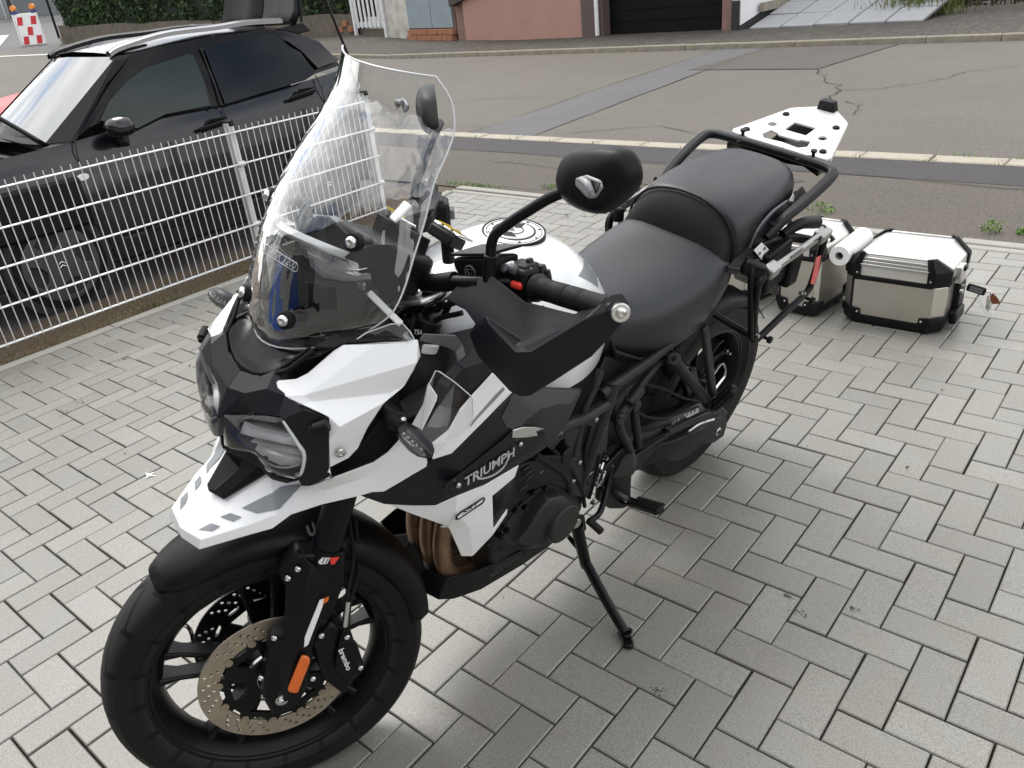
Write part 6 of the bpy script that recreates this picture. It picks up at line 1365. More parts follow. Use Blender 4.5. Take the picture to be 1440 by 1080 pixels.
# carrier and dash behind the screen
cow = dict(a=(1.285, 0, 1.10), b=(1.31, .05, 1.12), c=(1.295, .11, 1.13), d=(1.255, .150, 1.17), e=(1.235, .152, 1.232), f=(1.250, .118, 1.246), g=(1.268, .098, 1.243), h=(1.275, .070, 1.228), i=(1.285, .03, 1.252), j=(1.288, 0, 1.262))
facet('instrument_cowl', {**cow, **{'m' + k: my(v) for k, v in cow.items() if v[1]}}, ['a b c d e f g h i j', 'j mi mh mg mf me md mc mb a'], BLACKP, th=.012, bev=.003)
m = MB(); m.box((1.19, 0, 1.155), (.10, .17, .075), Matrix.Rotation(radians(-28), 3, 'Y')); m.build('instrument_panel', BLACKP, bike, bev=.012)
MB().box((1.148, 0, 1.176), (.004, .145, .055), Matrix.Rotation(radians(-28), 3, 'Y')).build('display', GLOSSB, bike, bev=.001)
MB().box((1.21, -.10, 1.19), (.075, .10, .004), Matrix.Rotation(radians(-20), 3, 'Y')).build('info_sticker', MIDGREY, bike)
m = MB()
for k in range(6): m.box((1.245 - k * .012, -.10, 1.1945 - k * .0044 + .004), (.004, .085, .0008), Matrix.Rotation(radians(-20), 3, 'Y'))
m.build('sticker_line', INKG, bike)
# small clear deflectors: top corner and flank
def sheet_part(name, pts, mirror=True, th=True):
    for s in ((1, -1) if mirror else (1,)):
        P = [Vector(p if s > 0 else my(p)) for p in pts]
        m = MB(); m.add(P, [tuple(range(len(P)))]); o = m.build(name, LENS, bike, smooth=0)
        MB().tube([tuple(p) for p in P] + [tuple(P[0])], .0011, 6, 0, caps=False).build('deflector_edge', EDGE, o)
sheet_part('top_deflector', [(1.3589, 0.14, 1.1155), (1.3338, 0.15, 1.1307), (1.2976, 0.165, 1.1387), (1.2814, 0.175, 1.1381), (1.2783, 0.19, 1.128), (1.2807, 0.203, 1.1206), (1.2916, 0.197, 1.1183)])
sheet_part('side_deflector', [(1.2608, 0.208, 1.0214), (1.24, 0.205, 1.0439), (1.2341, 0.208, 1.0413), (1.2144, 0.225, 1.0185), (1.1981, 0.243, 0.9952), (1.1943, 0.247, 0.9865), (1.1977, 0.252, 0.9697), (1.201, 0.255, 0.9532), (1.2101, 0.257, 0.9405), (1.2348, 0.257, 0.9343), (1.2613, 0.256, 0.9321), (1.2855, 0.254, 0.9212), (1.2895, 0.245, 0.9395), (1.2916, 0.228, 0.9564)])

# ---------------------------------------------------------------- tank
T_ = [(1.13, [(0, 1.062), (.05, 1.055), (.095, 1.02), (.12, .96), (.13, .89), (.12, .80)]), (1.05, [(0, 1.096), (.06, 1.09), (.115, 1.06), (.150, .99), (.16, .90), (.14, .80)]), (.95, [(0, 1.108), (.07, 1.104), (.13, 1.075), (.172, 1.0), (.185, .91), (.165, .80)]), (.85, [(0, 1.108), (.075, 1.104), (.138, 1.075), (.180, 1.0), (.195, .91), (.175, .80)]),
      (.77, [(0, 1.088), (.07, 1.083), (.132, 1.052), (.172, .98), (.187, .90), (.165, .79)]), (.70, [(0, 1.035), (.06, 1.03), (.115, 1.0), (.152, .94), (.16, .87), (.14, .78)]), (.645, [(0, .975), (.045, .97), (.085, .95), (.115, .90), (.12, .84), (.11, .77)]), (.615, [(0, .925), (.03, .92), (.06, .905), (.08, .87), (.085, .83), (.08, .77)])]
m = MB(); cols = [spline([(x,) + p[i] for x, p in T_], 3) for i in range(6)]; m.grid([[tuple(c[k]) for c in cols] for k in range(len(cols[0]))]); m.add(m.v[:6], [(0, 1, 2, 3, 4, 5)])
m.both(); tank = m.build('fuel_tank', WHITE, bike, sub=1, smooth=180)
CZ = 1.1035
m = MB(); m.v, m.f = [], []
def ring(r0, r1, z0, z1, n=48):
    m = MB(); prof = [(r0, z0), (r0, z1), (r1, z1), (r1, z0)]
    vs = [(.85 + r * cos(2 * pi * k / n), r * sin(2 * pi * k / n), z) for r, z in prof for k in range(n)]
    return m.add(vs, [(i * n + k, i * n + (k + 1) % n, (i + 1) * n + (k + 1) % n, (i + 1) * n + k) for i in range(3) for k in range(n)])
cap = MB().cyl((.85, 0, CZ - .01), (.85, 0, CZ + .0035), .063, n=48).build('filler_flange', RACKW, bike, bev=.0015)
ring(.0625, .0660, CZ - .012, CZ + .0042).build('flange_gasket', BLACKP, cap)
MB().cyl((.85, 0, CZ), (.85, 0, CZ + .006), .043, .041, 40).build('filler_cap', INKG, cap, bev=.002)
ring(.041, .0448, CZ, CZ + .0048).build('cap_gasket', BLACKP, cap)
m = MB(); m.prism([(.812, -.006, CZ + .006), (.832, -.028, CZ + .006), (.840, -.006, CZ + .006), (.832, .002, CZ + .006)], (0, 0, .001)).prism([(.885, .004, CZ + .006), (.870, .026, CZ + .006), (.862, .006, CZ + .006), (.868, -.004, CZ + .006)], (0, 0, .001)); m.build('cap_print', BLACKP, cap)
ring(.0185, .020, CZ + .006, CZ + .007).build('cap_ring', BLACKP, cap)
m = MB(); m.prism([(.842, -.012, CZ + .006), (.862, -.012, CZ + .006), (.852, .004, CZ + .006)], (0, 0, .001)); m.build('cap_badge', MIDGREY, cap)
m = MB()
for k in range(8): a = k * pi / 4 + .2; m.bolt((.85 + .053 * cos(a), .053 * sin(a), CZ + .003), (0, 0, 1), .0032, .0015)
m.build('flange_screw', SATIN, cap)
ring(.0565, .0580, CZ + .002, CZ + .0041).build('flange_print', BLACKP, cap)
rdecal('tank_stripe', [(0.7265, 0.1, 1.0455), (0.7057, 0.12, 1.0026), (0.7377, 0.14, 0.993), (0.8049, 0.14, 1.0447)], tank, DECAL, (-.2, .8, .5))
rdecal('tank_stripe', [(0.658, 0.09, 0.9935), (0.6455, 0.1, 0.9524), (0.6766, 0.12, 0.9468), (0.6796, 0.11, 0.9774)], tank, DECAL, (-.3, .8, .4))

# ---------------------------------------------------------------- tank flanks
blk = dict(a=(1.3837, 0.17, 0.8296), b=(1.3653, 0.178, 0.8309), c=(1.3469, 0.188, 0.8278), d=(1.2761, 0.22, 0.8641), e=(1.2711, 0.226, 0.8839), f=(1.2411, 0.246, 0.8914), g=(1.1504, 0.252, 0.9329), h=(1.0902, 0.245, 0.9466), h2=(1.0256, 0.235, 0.9294), i=(0.9668, 0.226, 0.8906), j=(0.8424, 0.207, 0.8179), k=(0.8375, 0.207, 0.808), l=(0.8747, 0.214, 0.7683), mm=(0.8954, 0.22, 0.752), n=(0.927, 0.225, 0.7433), o=(0.9587, 0.23, 0.741), p=(1.0244, 0.238, 0.7495), q=(1.0651, 0.244, 0.7595), r=(1.1604, 0.25, 0.772), s=(1.2253, 0.244, 0.7821), t=(1.2681, 0.232, 0.7757), u=(1.3035, 0.215, 0.786), v=(1.3515, 0.192, 0.8046),
            w=(1.1104, 0.262, 0.8767), x=(1.2371, 0.262, 0.8608), y=(0.9889, 0.246, 0.8423), z=(1.0536, 0.255, 0.8979), ab=(1.0239, 0.252, 0.8201))
flank, flankR = facet('tank_side_panel', blk, ['a b c v', 'c d x u v', 'd e f x', 'f g w x', 'g h z w', 'h h2 i z', 'i j k y z', 'k l y', 'l mm n y', 'z y ab w', 'y n o ab', 'o p ab', 'ab p q w', 'w q r x', 'x r s t', 'x t u'], GREYP, mirror=True, th=.004, bev=.004, smooth=50, soft=50)
FTONE = pbr('mid_anthracite_panel', (.030, .034, .036), .42, var=.1, bump=.05, bscale=900)
rdecal('flank_tone', [(1.1328, 0.26, 0.9204), (1.0955, 0.25, 0.9487), (1.031, 0.24, 0.9314), (0.9704, 0.23, 0.891), (0.8522, 0.212, 0.8216), (0.8818, 0.218, 0.8043), (0.9455, 0.235, 0.8439), (1.0211, 0.25, 0.8785), (1.0667, 0.256, 0.8801), (1.0951, 0.262, 0.8718), (1.1226, 0.262, 0.8966)], flank, FTONE, (.2, .95, .25), cuts=3)
rec = dict(a=(1.2806, 0.2625, 0.843), b=(1.2733, 0.2655, 0.8521), c=(1.1379, 0.2675, 0.8751), d=(1.1099, 0.2665, 0.8841), e=(1.0109, 0.2585, 0.824), f=(1.0004, 0.2575, 0.8124), g=(1.0135, 0.2575, 0.7998), h=(1.0411, 0.2575, 0.789), i=(1.2337, 0.2625, 0.8142))
bd, bdR = facet('badge_plate', rec, ['a b c d e f g h i'], GLOSSB, mirror=True, th=.004, bev=.002, smooth=30)
bad = dict(a=(1.1129, 0.2695, 0.8692), b=(1.111, 0.2675, 0.8862), c=(1.0826, 0.266, 0.8767), d=(1.0448, 0.263, 0.8555), e=(1.0112, 0.26, 0.8313), f=(1.022, 0.2625, 0.8316), g=(1.0393, 0.2655, 0.8314), h=(1.0774, 0.2685, 0.8498))
facet('badge_vent', bad, ['a b c d e f g h'], STEEL, mirror=True, th=.004, bev=.002)
facet('badge_vent', dict(a=(1.0415, 0.2665, 0.8437), b=(1.0165, 0.2645, 0.836), c=(1.0225, 0.2655, 0.8239), d=(1.0368, 0.267, 0.83)), ['a b c d'], BLACKP, mirror=True, th=.003, bev=.001)
up_ = Vector((1.1749, 0.27, 0.844)) - Vector((1.1649, 0.27, 0.8174))
lettering('badge_lettering', 'TRIUMPH', (1.2302, 0.2688, 0.83), (1.1039, 0.2688, 0.8294), up_, .031, None, INKG, bike, (.2, .95, .2), off=.0012, bold=.0006)
sw = spline([(1.1996, 0.2688, 0.8222), (1.1797, 0.2688, 0.8109), (1.154, 0.2688, 0.8048), (1.1319, 0.2688, 0.8091), (1.1197, 0.2688, 0.8246), (1.1165, 0.2688, 0.8332)], 5); m = MB()
m.tube([tuple(p) for p in sw], .0016, 6, 0); t = m.build('badge_lettering', INKG, bike)
for p in ((1.2466, 0.269, 0.837), (1.0886, 0.267, 0.8413)): MB().bolt(p, (.25, .95, .1), .0055, .006).build('badge_screw', STEEL, bike)
# white stripe above the flank
stp = dict(a=(1.2727, 0.23, 0.9224), b=(1.2466, 0.243, 0.944), c=(1.2196, 0.243, 0.9758), d=(1.1903, 0.24, 0.9882), e=(1.1424, 0.232, 1.0003), f=(1.1301, 0.229, 1.0021), g=(1.0888, 0.24, 0.9455), h=(1.1495, 0.2475, 0.9315), i=(1.2468, 0.2505, 0.8967), j=(1.2738, 0.233, 0.8883), k=(1.1252, 0.239, 0.9682), l=(1.2129, 0.251, 0.9431))
stripe, stripeR = facet('tank_stripe_panel', stp, ['a b l i j', 'b c d l', 'd e f k', 'd k l', 'f g k', 'k g h l', 'l h i'], WHITE, mirror=True, th=.004, bev=.003, smooth=40, soft=40)
rdecal('panel_stripe', [(1.2066, 0.255, 0.9421), (1.1359, 0.25, 0.967), (1.1167, 0.25, 0.9716), (1.1128, 0.25, 0.965), (1.1882, 0.255, 0.9433)], stripe, DECAL, (.3, .9, .3))
rdecal('panel_stripe', [(1.2183, 0.257, 0.9355), (1.2118, 0.257, 0.9398), (1.1901, 0.257, 0.9439), (1.2034, 0.257, 0.9369)], stripe, DECAL, (.3, .9, .3))
# anthracite shroud above the stripe, with its facets
shr = dict(a=(1.1527, 0.205, 1.0484), b=(1.1965, 0.205, 1.0383), c=(1.2364, 0.205, 1.0227), d=(1.2541, 0.205, 0.9944), e=(1.2359, 0.222, 0.9767), f=(1.2095, 0.232, 0.9644), g=(1.1845, 0.234, 0.9821), h=(1.1389, 0.228, 0.9966), i=(1.127, 0.225, 1.0001), j=(1.1399, 0.216, 1.024), k=(1.1904, 0.218, 1.0344), l=(1.2274, 0.218, 1.0107), mm=(1.1873, 0.222, 1.019))
facet('tank_shroud', shr, ['a j k b', 'b k l c', 'c l e d', 'j i mm k', 'k mm l', 'mm i h g', 'mm g f l', 'l f e'], GREYP, mirror=True, th=.004, bev=.003, smooth=20)
facet('radiator_duct', dict(a=(1.2273, 0.205, 0.9781), b=(1.2094, 0.205, 0.9769), c=(1.2025, 0.212, 0.9681), d=(1.1998, 0.222, 0.9538), e=(1.2265, 0.226, 0.9357), f=(1.2487, 0.216, 0.9338), g=(1.2575, 0.2, 0.9322), h=(1.241, 0.2, 0.9577)), ['a b c d e f g h'], MIDGREY, mirror=True, th=.004, bev=.002)
facet('duct_bracket', dict(a=(1.2344, 0.17, 1.0979), b=(1.1605, 0.165, 1.0623), c=(1.1436, 0.165, 1.0362), d=(1.1411, 0.17, 1.0135), e=(1.1763, 0.19, 1.0212), f=(1.1649, 0.17, 1.0314), g=(1.1803, 0.165, 1.0459), h=(1.2438, 0.17, 1.088)), ['a b c f g h', 'c d e f'], MIDGREY, mirror=True, th=.004, bev=.002)
facet('fork_shroud', dict(a=(1.2784, 0.14, 0.9583), b=(1.2057, 0.14, 0.9662), c=(1.2281, 0.17, 0.9622), d=(1.2498, 0.18, 0.9478), e=(1.2768, 0.17, 0.9404)), ['a b c d e'], GREYP, mirror=True, th=.004, bev=.002)
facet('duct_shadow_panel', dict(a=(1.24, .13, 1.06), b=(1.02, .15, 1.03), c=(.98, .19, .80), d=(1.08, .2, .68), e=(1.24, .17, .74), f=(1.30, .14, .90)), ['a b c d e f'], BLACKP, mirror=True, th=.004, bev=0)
# ---- white lower wings
wg = dict(a=(1.3424, 0.19, 0.7973), b=(1.3012, 0.212, 0.7823), c=(1.2647, 0.228, 0.7701), d=(1.2225, 0.241, 0.7773), e=(1.1573, 0.247, 0.7672), f=(1.0596, 0.241, 0.7543), g=(1.0721, 0.243, 0.7303), h=(1.1357, 0.246, 0.7233), i=(1.1204, 0.238, 0.616), j=(1.079, 0.235, 0.6434), k=(1.0793, 0.235, 0.6294), l=(1.1197, 0.235, 0.5958), mm=(1.1683, 0.228, 0.5641), n=(1.1934, 0.222, 0.5781), o=(1.2285, 0.226, 0.6816), p=(1.2348, 0.224, 0.6941), q=(1.302, 0.208, 0.7587), r=(1.2326, 0.2465, 0.7464), s=(1.1902, 0.241, 0.67))
wing, wingR = facet('radiator_cowl', wg, ['a b q', 'b c p q', 'c d r p', 'd e h r', 'e f g h', 'r h i s', 'p r s o', 's i l mm', 's mm n o', 'j k l i' if True else ''], WHITE, mirror=True, th=.004, bev=.003, smooth=25)
facet('cowl_vent', dict(a=(1.1326, 0.243, 0.7182), b=(1.0709, 0.24, 0.7276), c=(1.0607, 0.235, 0.6812), d=(1.0769, 0.233, 0.6405), e=(1.1173, 0.235, 0.6127)), ['a b c d e'], BLACKP, mirror=True, th=.004, bev=0)
bx_ = [(1.2357, 0.25, 0.729), (1.2339, 0.25, 0.737), (1.2215, 0.25, 0.7406), (1.1611, 0.25, 0.7386), (1.1599, 0.25, 0.7304), (1.1663, 0.25, 0.7253), (1.2267, 0.25, 0.7247)]
MB().prism(bx_, (0, .0015, 0)).build('cowl_badge', BLACKP, bike)
MB().prism([(1.2317, 0.2515, 0.7326), (1.23, 0.2515, 0.7358), (1.2202, 0.2515, 0.738), (1.1658, 0.2515, 0.7372), (1.1698, 0.2515, 0.7324), (1.2282, 0.2515, 0.7305)], (0, .0012, 0)).build('cowl_badge', WHITE, bike)
lettering('cowl_lettering', 'XRT', (1.2242, 0.253, 0.7363), (1.1769, 0.253, 0.7362), Vector((1.2027, 0.253, 0.744)) - Vector((1.197, 0.253, 0.7272)), .0085, None, BLACKP, bike, (.2, .97, .15), shear=.35, bold=.0003)
MB().prism([(1.2577, 0.233, 0.7129), (1.2462, 0.236, 0.7063), (1.2391, 0.238, 0.7094), (1.2488, 0.237, 0.7173)], (0, .001, 0)).build('cowl_sticker', INKG, bike)

# ---------------------------------------------------------------- engine, exhaust, belly
m = MB(); m.box((.93, 0, .62), (.22, .26, .26), Matrix.Rotation(radians(20), 3, 'Y')).box((.86, 0, .44), (.34, .30, .26)); m.build('engine_block', ENGINE, bike, bev=.015)
m = MB(); m.box((1.10, 0, .70), (.05, .34, .30), Matrix.Rotation(radians(12), 3, 'Y')); m.build('radiator', SATIN, bike, bev=.01)
m = MB()
for k in range(16): m.box((1.132 - k * .0035, 0, .58 + k * .016), (.004, .32, .003))
m.build('radiator_fins', FRAME, bike)['kind'] = 'stuff'
cv = [(0.9996, 0.19, 0.4485), (0.9625, 0.195, 0.4767), (0.9339, 0.198, 0.5182), (0.9044, 0.2, 0.5359), (0.8529, 0.2, 0.514), (0.8143, 0.2, 0.4707), (0.8091, 0.2, 0.4222), (0.8221, 0.2, 0.38), (0.8578, 0.195, 0.3644), (0.8826, 0.19, 0.3587), (0.9368, 0.185, 0.3797)]
c0 = sum((Vector(p) for p in cv), Vector()) / len(cv)
m = MB(); m.grid([[(p[0], p[1] - .09, p[2]) for p in cv], [(p[0], p[1] - .02, p[2]) for p in cv], [tuple(c0 + (Vector(p) - c0) * .95 + Vector((0, .004, 0))) for p in cv], [tuple(c0 + (Vector(p) - c0) * .78 + Vector((0, .012, 0))) for p in cv]], closed=True); m.add(m.v[-11:], [tuple(range(11))]); m.build('alternator_cover', ENGINE, bike, bev=.004, smooth=45)
MB().cyl((0.852, 0.195, 0.4261), Vector((0.852, 0.195, 0.4261)) + Vector((.0, .024, 0)), .058, .052, 36).build('cover_disc', ENGINE, bike, bev=.004)
cv2 = [(1.0547, 0.165, 0.5662), (1.0124, 0.17, 0.5804), (0.9451, 0.17, 0.5847), (0.8773, 0.165, 0.5721), (0.8204, 0.17, 0.5024), (0.854, 0.18, 0.4778), (0.9426, 0.185, 0.4483), (0.9899, 0.18, 0.4195), (1.0331, 0.17, 0.4664)]
m = MB(); m.grid([[(p[0], p[1] - .07, p[2]) for p in cv2], [tuple(p) for p in cv2]], closed=True); m.add(cv2, [tuple(range(9))]); m.build('crank_cover', ENGINE, bike, bev=.008, smooth=45)
m = MB()
for p in ((0.9895, 0.172, 0.5387), (0.9599, 0.175, 0.5301), (0.8917, 0.172, 0.5439), (1.018, 0.178, 0.4981), (0.9333, 0.172, 0.557), (1.0315, 0.172, 0.485)): m.cyl(Vector(p) - Vector((0, .02, 0)), Vector(p) + Vector((.004, .016, .004)), .0085, .007, 12)
m.build('cover_bolt', SATIN, bike, bev=.001)
MB().tube([(1.0316, 0.176, 0.4972), (0.9952, 0.178, 0.5314), (0.9596, 0.178, 0.5452), (0.8989, 0.176, 0.549)], .003, 6).build('cover_seam', FRAME, bike)
MB().tube([(0.9914, 0.186, 0.4206), (0.9535, 0.192, 0.4047), (0.8958, 0.194, 0.3714), (0.8604, 0.197, 0.3679), (0.8233, 0.202, 0.3824)], .0028, 6).build('cover_seam', FRAME, bike)
eng = dict(a=(1.0987, 0.21, 0.6743), b=(1.0269, 0.21, 0.712), c=(0.9393, 0.205, 0.6869), d=(0.8321, 0.19, 0.6154), e=(0.7752, 0.17, 0.4553), f=(0.8871, 0.18, 0.5553), g=(0.9655, 0.185, 0.5863), h=(1.0778, 0.2, 0.5608))
facet('cylinder_cover', eng, ['a b c f g h', 'c d e f'], BLACKP, mirror=True, th=.01, bev=.004)
m = MB()
for a, b in (((1.0172, 0.216, 0.6964), (0.9936, 0.214, 0.6948)), ((1.0116, 0.216, 0.6793), (0.9838, 0.214, 0.681)), ((1.0058, 0.214, 0.6583), (0.9776, 0.212, 0.6599)), ((1.0151, 0.208, 0.6336), (0.9844, 0.206, 0.6314))): m.bar(a, b, .003, .004, (0, 1, 0))
m.build('cooling_fin', ENGINE, bike)
for k, y in enumerate((.006, .052, .098)):
    MB().tube([(1.02, y, .60), (1.095, y, .60), (1.128, y, .54), (1.138, y, .46), (1.125, y, .385), (1.085, y * .95, .325), (1.02, y * .8 + .01, .295), (.93, y * .45 + .01, .285)], .0205, 16, 5).build('exhaust_header', EXH, bike)
MB().tube([(.95, .02, .29), (.80, .01, .28), (.55, -.05, .27)], .045, 16).build('exhaust_collector', EXH, bike)
for k in range(1): MB().tube([(.55, -.06, .28), (.30, -.15, .33), (.15, -.19, .42), (-.05, -.22, .56)], .03, 14).build('exhaust_pipe', SATIN, bike)
MB().cyl((.12, -.20, .45), (-.32, -.24, .66), .062, .055, 24).build('silencer', SATIN, bike, bev=.006)
bel = dict(a=(1.1392, -0.02, 0.4546), a2=(1.1665, 0, 0.3931), b=(1.1752, 0.05, 0.3537), c=(1.1753, 0.085, 0.3346), d=(1.1563, 0.105, 0.3103), e=(1.121, 0.12, 0.2967), f=(1.0424, 0.13, 0.2754), g=(0.9004, 0.135, 0.2589), h=(0.8121, 0.135, 0.2537), i=(0.7514, 0.135, 0.2579), j=(0.9021, 0.155, 0.3405), k=(1.0084, 0.15, 0.3611), l=(1.0865, 0.14, 0.3741), mm=(1.1429, 0.12, 0.3872), n=(1.1634, 0.07, 0.3901))
facet('belly_guard', bel, ['a a2 b n', 'b c d mm n', 'd e f l mm', 'f g k l', 'g h i j k'], BLACKP, mirror=True, th=.005, bev=.003)
m = MB(); m.add([(1.1753, 0.085, 0.3346), (1.1563, 0.105, 0.3103), (1.121, 0.12, 0.2967), (1.0424, 0.13, 0.2754), (0.9004, 0.135, 0.2589), (0.8121, 0.135, 0.2537)], []); bt = m.v
MB().grid([[p, my(p)] for p in bt]).build('belly_plate', BLACKP, bike, sol=.004)
m = MB()
for p in ((1.0544, 0.16, 0.4603), (0.9129, 0.15, 0.3193), (0.9744, 0.145, 0.311), (1.0037, 0.155, 0.4028)): m.bolt(p, (0, 1, 0), .005, .004)
m.build('belly_screw', FRAME, bike)
MB().box((.62, 0, .46), (.34, .22, .26)).build('gearbox', ENGINE, bike, bev=.02)
# dark blocks filling the centre: airbox, battery, under-seat
MB().box((.95, 0, .84), (.36, .26, .22)).build('airbox', BLACKP, bike, bev=.02)
MB().box((.38, 0, .78), (.62, .18, .16)).build('battery_tray', BLACKP, bike, bev=.02)
MB().box((1.22, 0, .90), (.12, .16, .30)).build('headstock', SATIN, bike, bev=.02)
MB().box((.02, 0, .90), (.34, .20, .12)).build('tail_tray', BLACKP, bike, bev=.02)

for pts, r in (([(0.9757, 0.21, 0.7111), (0.9135, 0.2, 0.6442), (0.8386, 0.185, 0.5553), (0.7897, 0.17, 0.4645)], .009), ([(0.9021, 0.195, 0.6754), (0.8209, 0.185, 0.5732), (0.7297, 0.165, 0.423), (0.6941, 0.155, 0.338)], .0055), ([(0.7637, 0.19, 0.6618), (0.7578, 0.18, 0.5661), (0.7093, 0.165, 0.4344)], .0045), ([(0.6842, 0.17, 0.5173), (0.6816, 0.165, 0.4367), (0.6874, 0.16, 0.3676)], .006), ([(0.5012, 0.15, 0.6362), (0.3723, 0.14, 0.5506), (0.2454, 0.13, 0.4535), (0.1075, 0.13, 0.369)], .005), ([(0.5958, 0.165, 0.6463), (0.4907, 0.16, 0.5335), (0.3479, 0.155, 0.4438)], .0045)):
    MB().tube(pts, r, 8).build('engine_hose', RUBBER, bike)
for p in ((0.8321, 0.19, 0.6154), (0.6703, 0.165, 0.4707), (0.7742, 0.18, 0.5534), (0.6845, 0.175, 0.6105), (0.7379, 0.185, 0.6661), (0.9346, 0.195, 0.6328), (0.784, 0.175, 0.4969), (0.6004, 0.152, 0.3782), (0.5711, 0.152, 0.3343), (0.6596, 0.157, 0.3424)):
    MB().bolt(p, (.1, 1, .05), .0062, .005).build('engine_bolt', ALUD, bike)
for q, (a, b) in enumerate((((0.9449, 0.187, 0.4514), (0.9274, 0.2, 0.5018)), ((0.9678, 0.187, 0.4396), (0.9419, 0.19, 0.4632)))):
    MB().bar(a, b, .004, .006, (0, 1, 0)).build('cover_rib', ENGINE, bike, bev=.001)
# ---------------------------------------------------------------- frame, pegs, stand
fr1 = [[(0.9238, 0.2, 0.6988), (0.8733, 0.205, 0.7294), (0.7796, 0.19, 0.6991), (0.6757, 0.175, 0.681)], [(0.8026, 0.18, 0.592), (0.7945, 0.185, 0.706), (0.7597, 0.185, 0.7681), (0.7372, 0.18, 0.8034)], [(0.7271, 0.15, 0.411), (0.7263, 0.17, 0.5416), (0.6967, 0.175, 0.6494), (0.6672, 0.17, 0.7259)], [(0.71, 0.17, 0.7159), (0.6104, 0.165, 0.7171), (0.5045, 0.16, 0.7188), (0.3629, 0.155, 0.7306)], [(0.5831, 0.15, 0.5644), (0.5218, 0.15, 0.635), (0.4285, 0.14, 0.6685)]]
for k, pts in enumerate(fr1):
    mb = MB().tube(pts, (.013, .009, .017, .013, .011)[k], 12); bothsides('frame_tube', mb, FRAME)
fp = dict(a=(0.8659, 0.19, 0.6925), b=(0.8058, 0.185, 0.6814), c=(0.7293, 0.175, 0.6872), d=(0.6692, 0.17, 0.6643), e=(0.6588, 0.165, 0.5343), f=(0.6733, 0.16, 0.4573), g=(0.6897, 0.155, 0.3657), h=(0.7813, 0.165, 0.4438), i=(0.8174, 0.175, 0.5757))
facet('frame_plate', fp, ['a b i', 'b c d e i', 'e f g h i'], FRAME, mirror=True, th=.012, bev=.005)
facet('frame_plate', dict(a=(0.6802, 0.168, 0.6645), b=(0.6597, 0.168, 0.6412), c=(0.643, 0.162, 0.4979), d=(0.7188, 0.162, 0.5368), e=(0.7112, 0.165, 0.6014)), ['a b c d e'], GREYP, mirror=True, th=.006, bev=.003)
m = MB()
for p, d in (((0.8869, 0.2, 0.716), .012), ((0.8511, 0.19, 0.6306), .020)): m.cyl(Vector(p) - Vector((0, .03, 0)), Vector(p) + Vector((0, .012, 0)), d, n=20)
m.build('frame_boss', SATIN, bike, bev=.003); MB().tube([(0.9066, 0.214, 0.7313), (0.9006, 0.214, 0.7377), (0.8969, 0.214, 0.7259)], .002, 6).build('boss_glint', STEEL, bike)
MB().cyl(Vector((0.4879, 0.1, 0.3386)), Vector((0.5581, 0.145, 0.4087)), .058, .05, 36).build('clutch_pivot_cover', ENGINE, bike, bev=.006)
# gear linkage
m = MB()
for a, b in (((0.7277, 0.165, 0.4649), (0.6922, 0.165, 0.4671)), ((0.6403, 0.16, 0.3805), (0.6341, 0.16, 0.4289)), ((0.6635, 0.16, 0.3975), (0.6388, 0.155, 0.4576))): m.tube([a, b], .0045, 8, 0)
for p in ((0.7319, 0.168, 0.4695), (0.672, 0.168, 0.4083), (0.6503, 0.165, 0.4371), (0.5893, 0.15, 0.4128), (0.6213, 0.15, 0.4586), (0.6498, 0.15, 0.3156), (0.7195, 0.16, 0.5037), (0.615, 0.16, 0.3544)): m.cyl(Vector(p) - Vector((0, .006, 0)), Vector(p) + Vector((0, .006, 0)), .007, .005, 10)
m.build('gear_linkage', STEEL, bike)
MB().tube([(0.5893, 0.15, 0.4128), (0.6177, 0.165, 0.3519), (0.657, 0.185, 0.3349), (0.6859, 0.195, 0.3306), (0.7349, 0.205, 0.3484)], .0085, 10).build('shift_lever', SATIN, bike)
MB().tube([(0.7348, 0.2, 0.3497), (0.7184, 0.235, 0.3211)], .0105, 12, 0).build('shift_peg', RUBBER, bike, bev=.002)
# rider foot peg
MB().prism([(0.5492, 0.14, 0.4573), (0.5016, 0.14, 0.4054), (0.4906, 0.15, 0.261), (0.48, 0.155, 0.2106), (0.5295, 0.155, 0.2292), (0.5787, 0.145, 0.2546), (0.6356, 0.14, 0.3201), (0.6378, 0.14, 0.4229)], (0, .014, 0)).build('footrest_plate', SATIN, bike, bev=.004)
MB().cyl(Vector((0.5235, 0.16, 0.2645)) - Vector((0, .02, 0)), Vector((0.5235, 0.16, 0.2645)) + Vector((0, .02, 0)), .010, n=14).build('peg_pivot', STEEL, bike)
for s in (1, -1):
    Q = lambda p: Vector(p if s > 0 else my(p))
    a, b = Q((0.5137, 0.165, 0.248)), Q((0.5408, 0.292, 0.3165)); d = (b - a)
    MB().bar(a, b, .034, .016).build('foot_peg', SATIN, bike, bev=.005)
    m = MB()
    for k in range(7): p = a + d * (.30 + k * .108); m.bar(p - Vector((.019, 0, -.012)), p + Vector((.019, 0, .012)), .008, .010, d)
    m.build('peg_rubber', RUBBER, bike, bev=.0015)
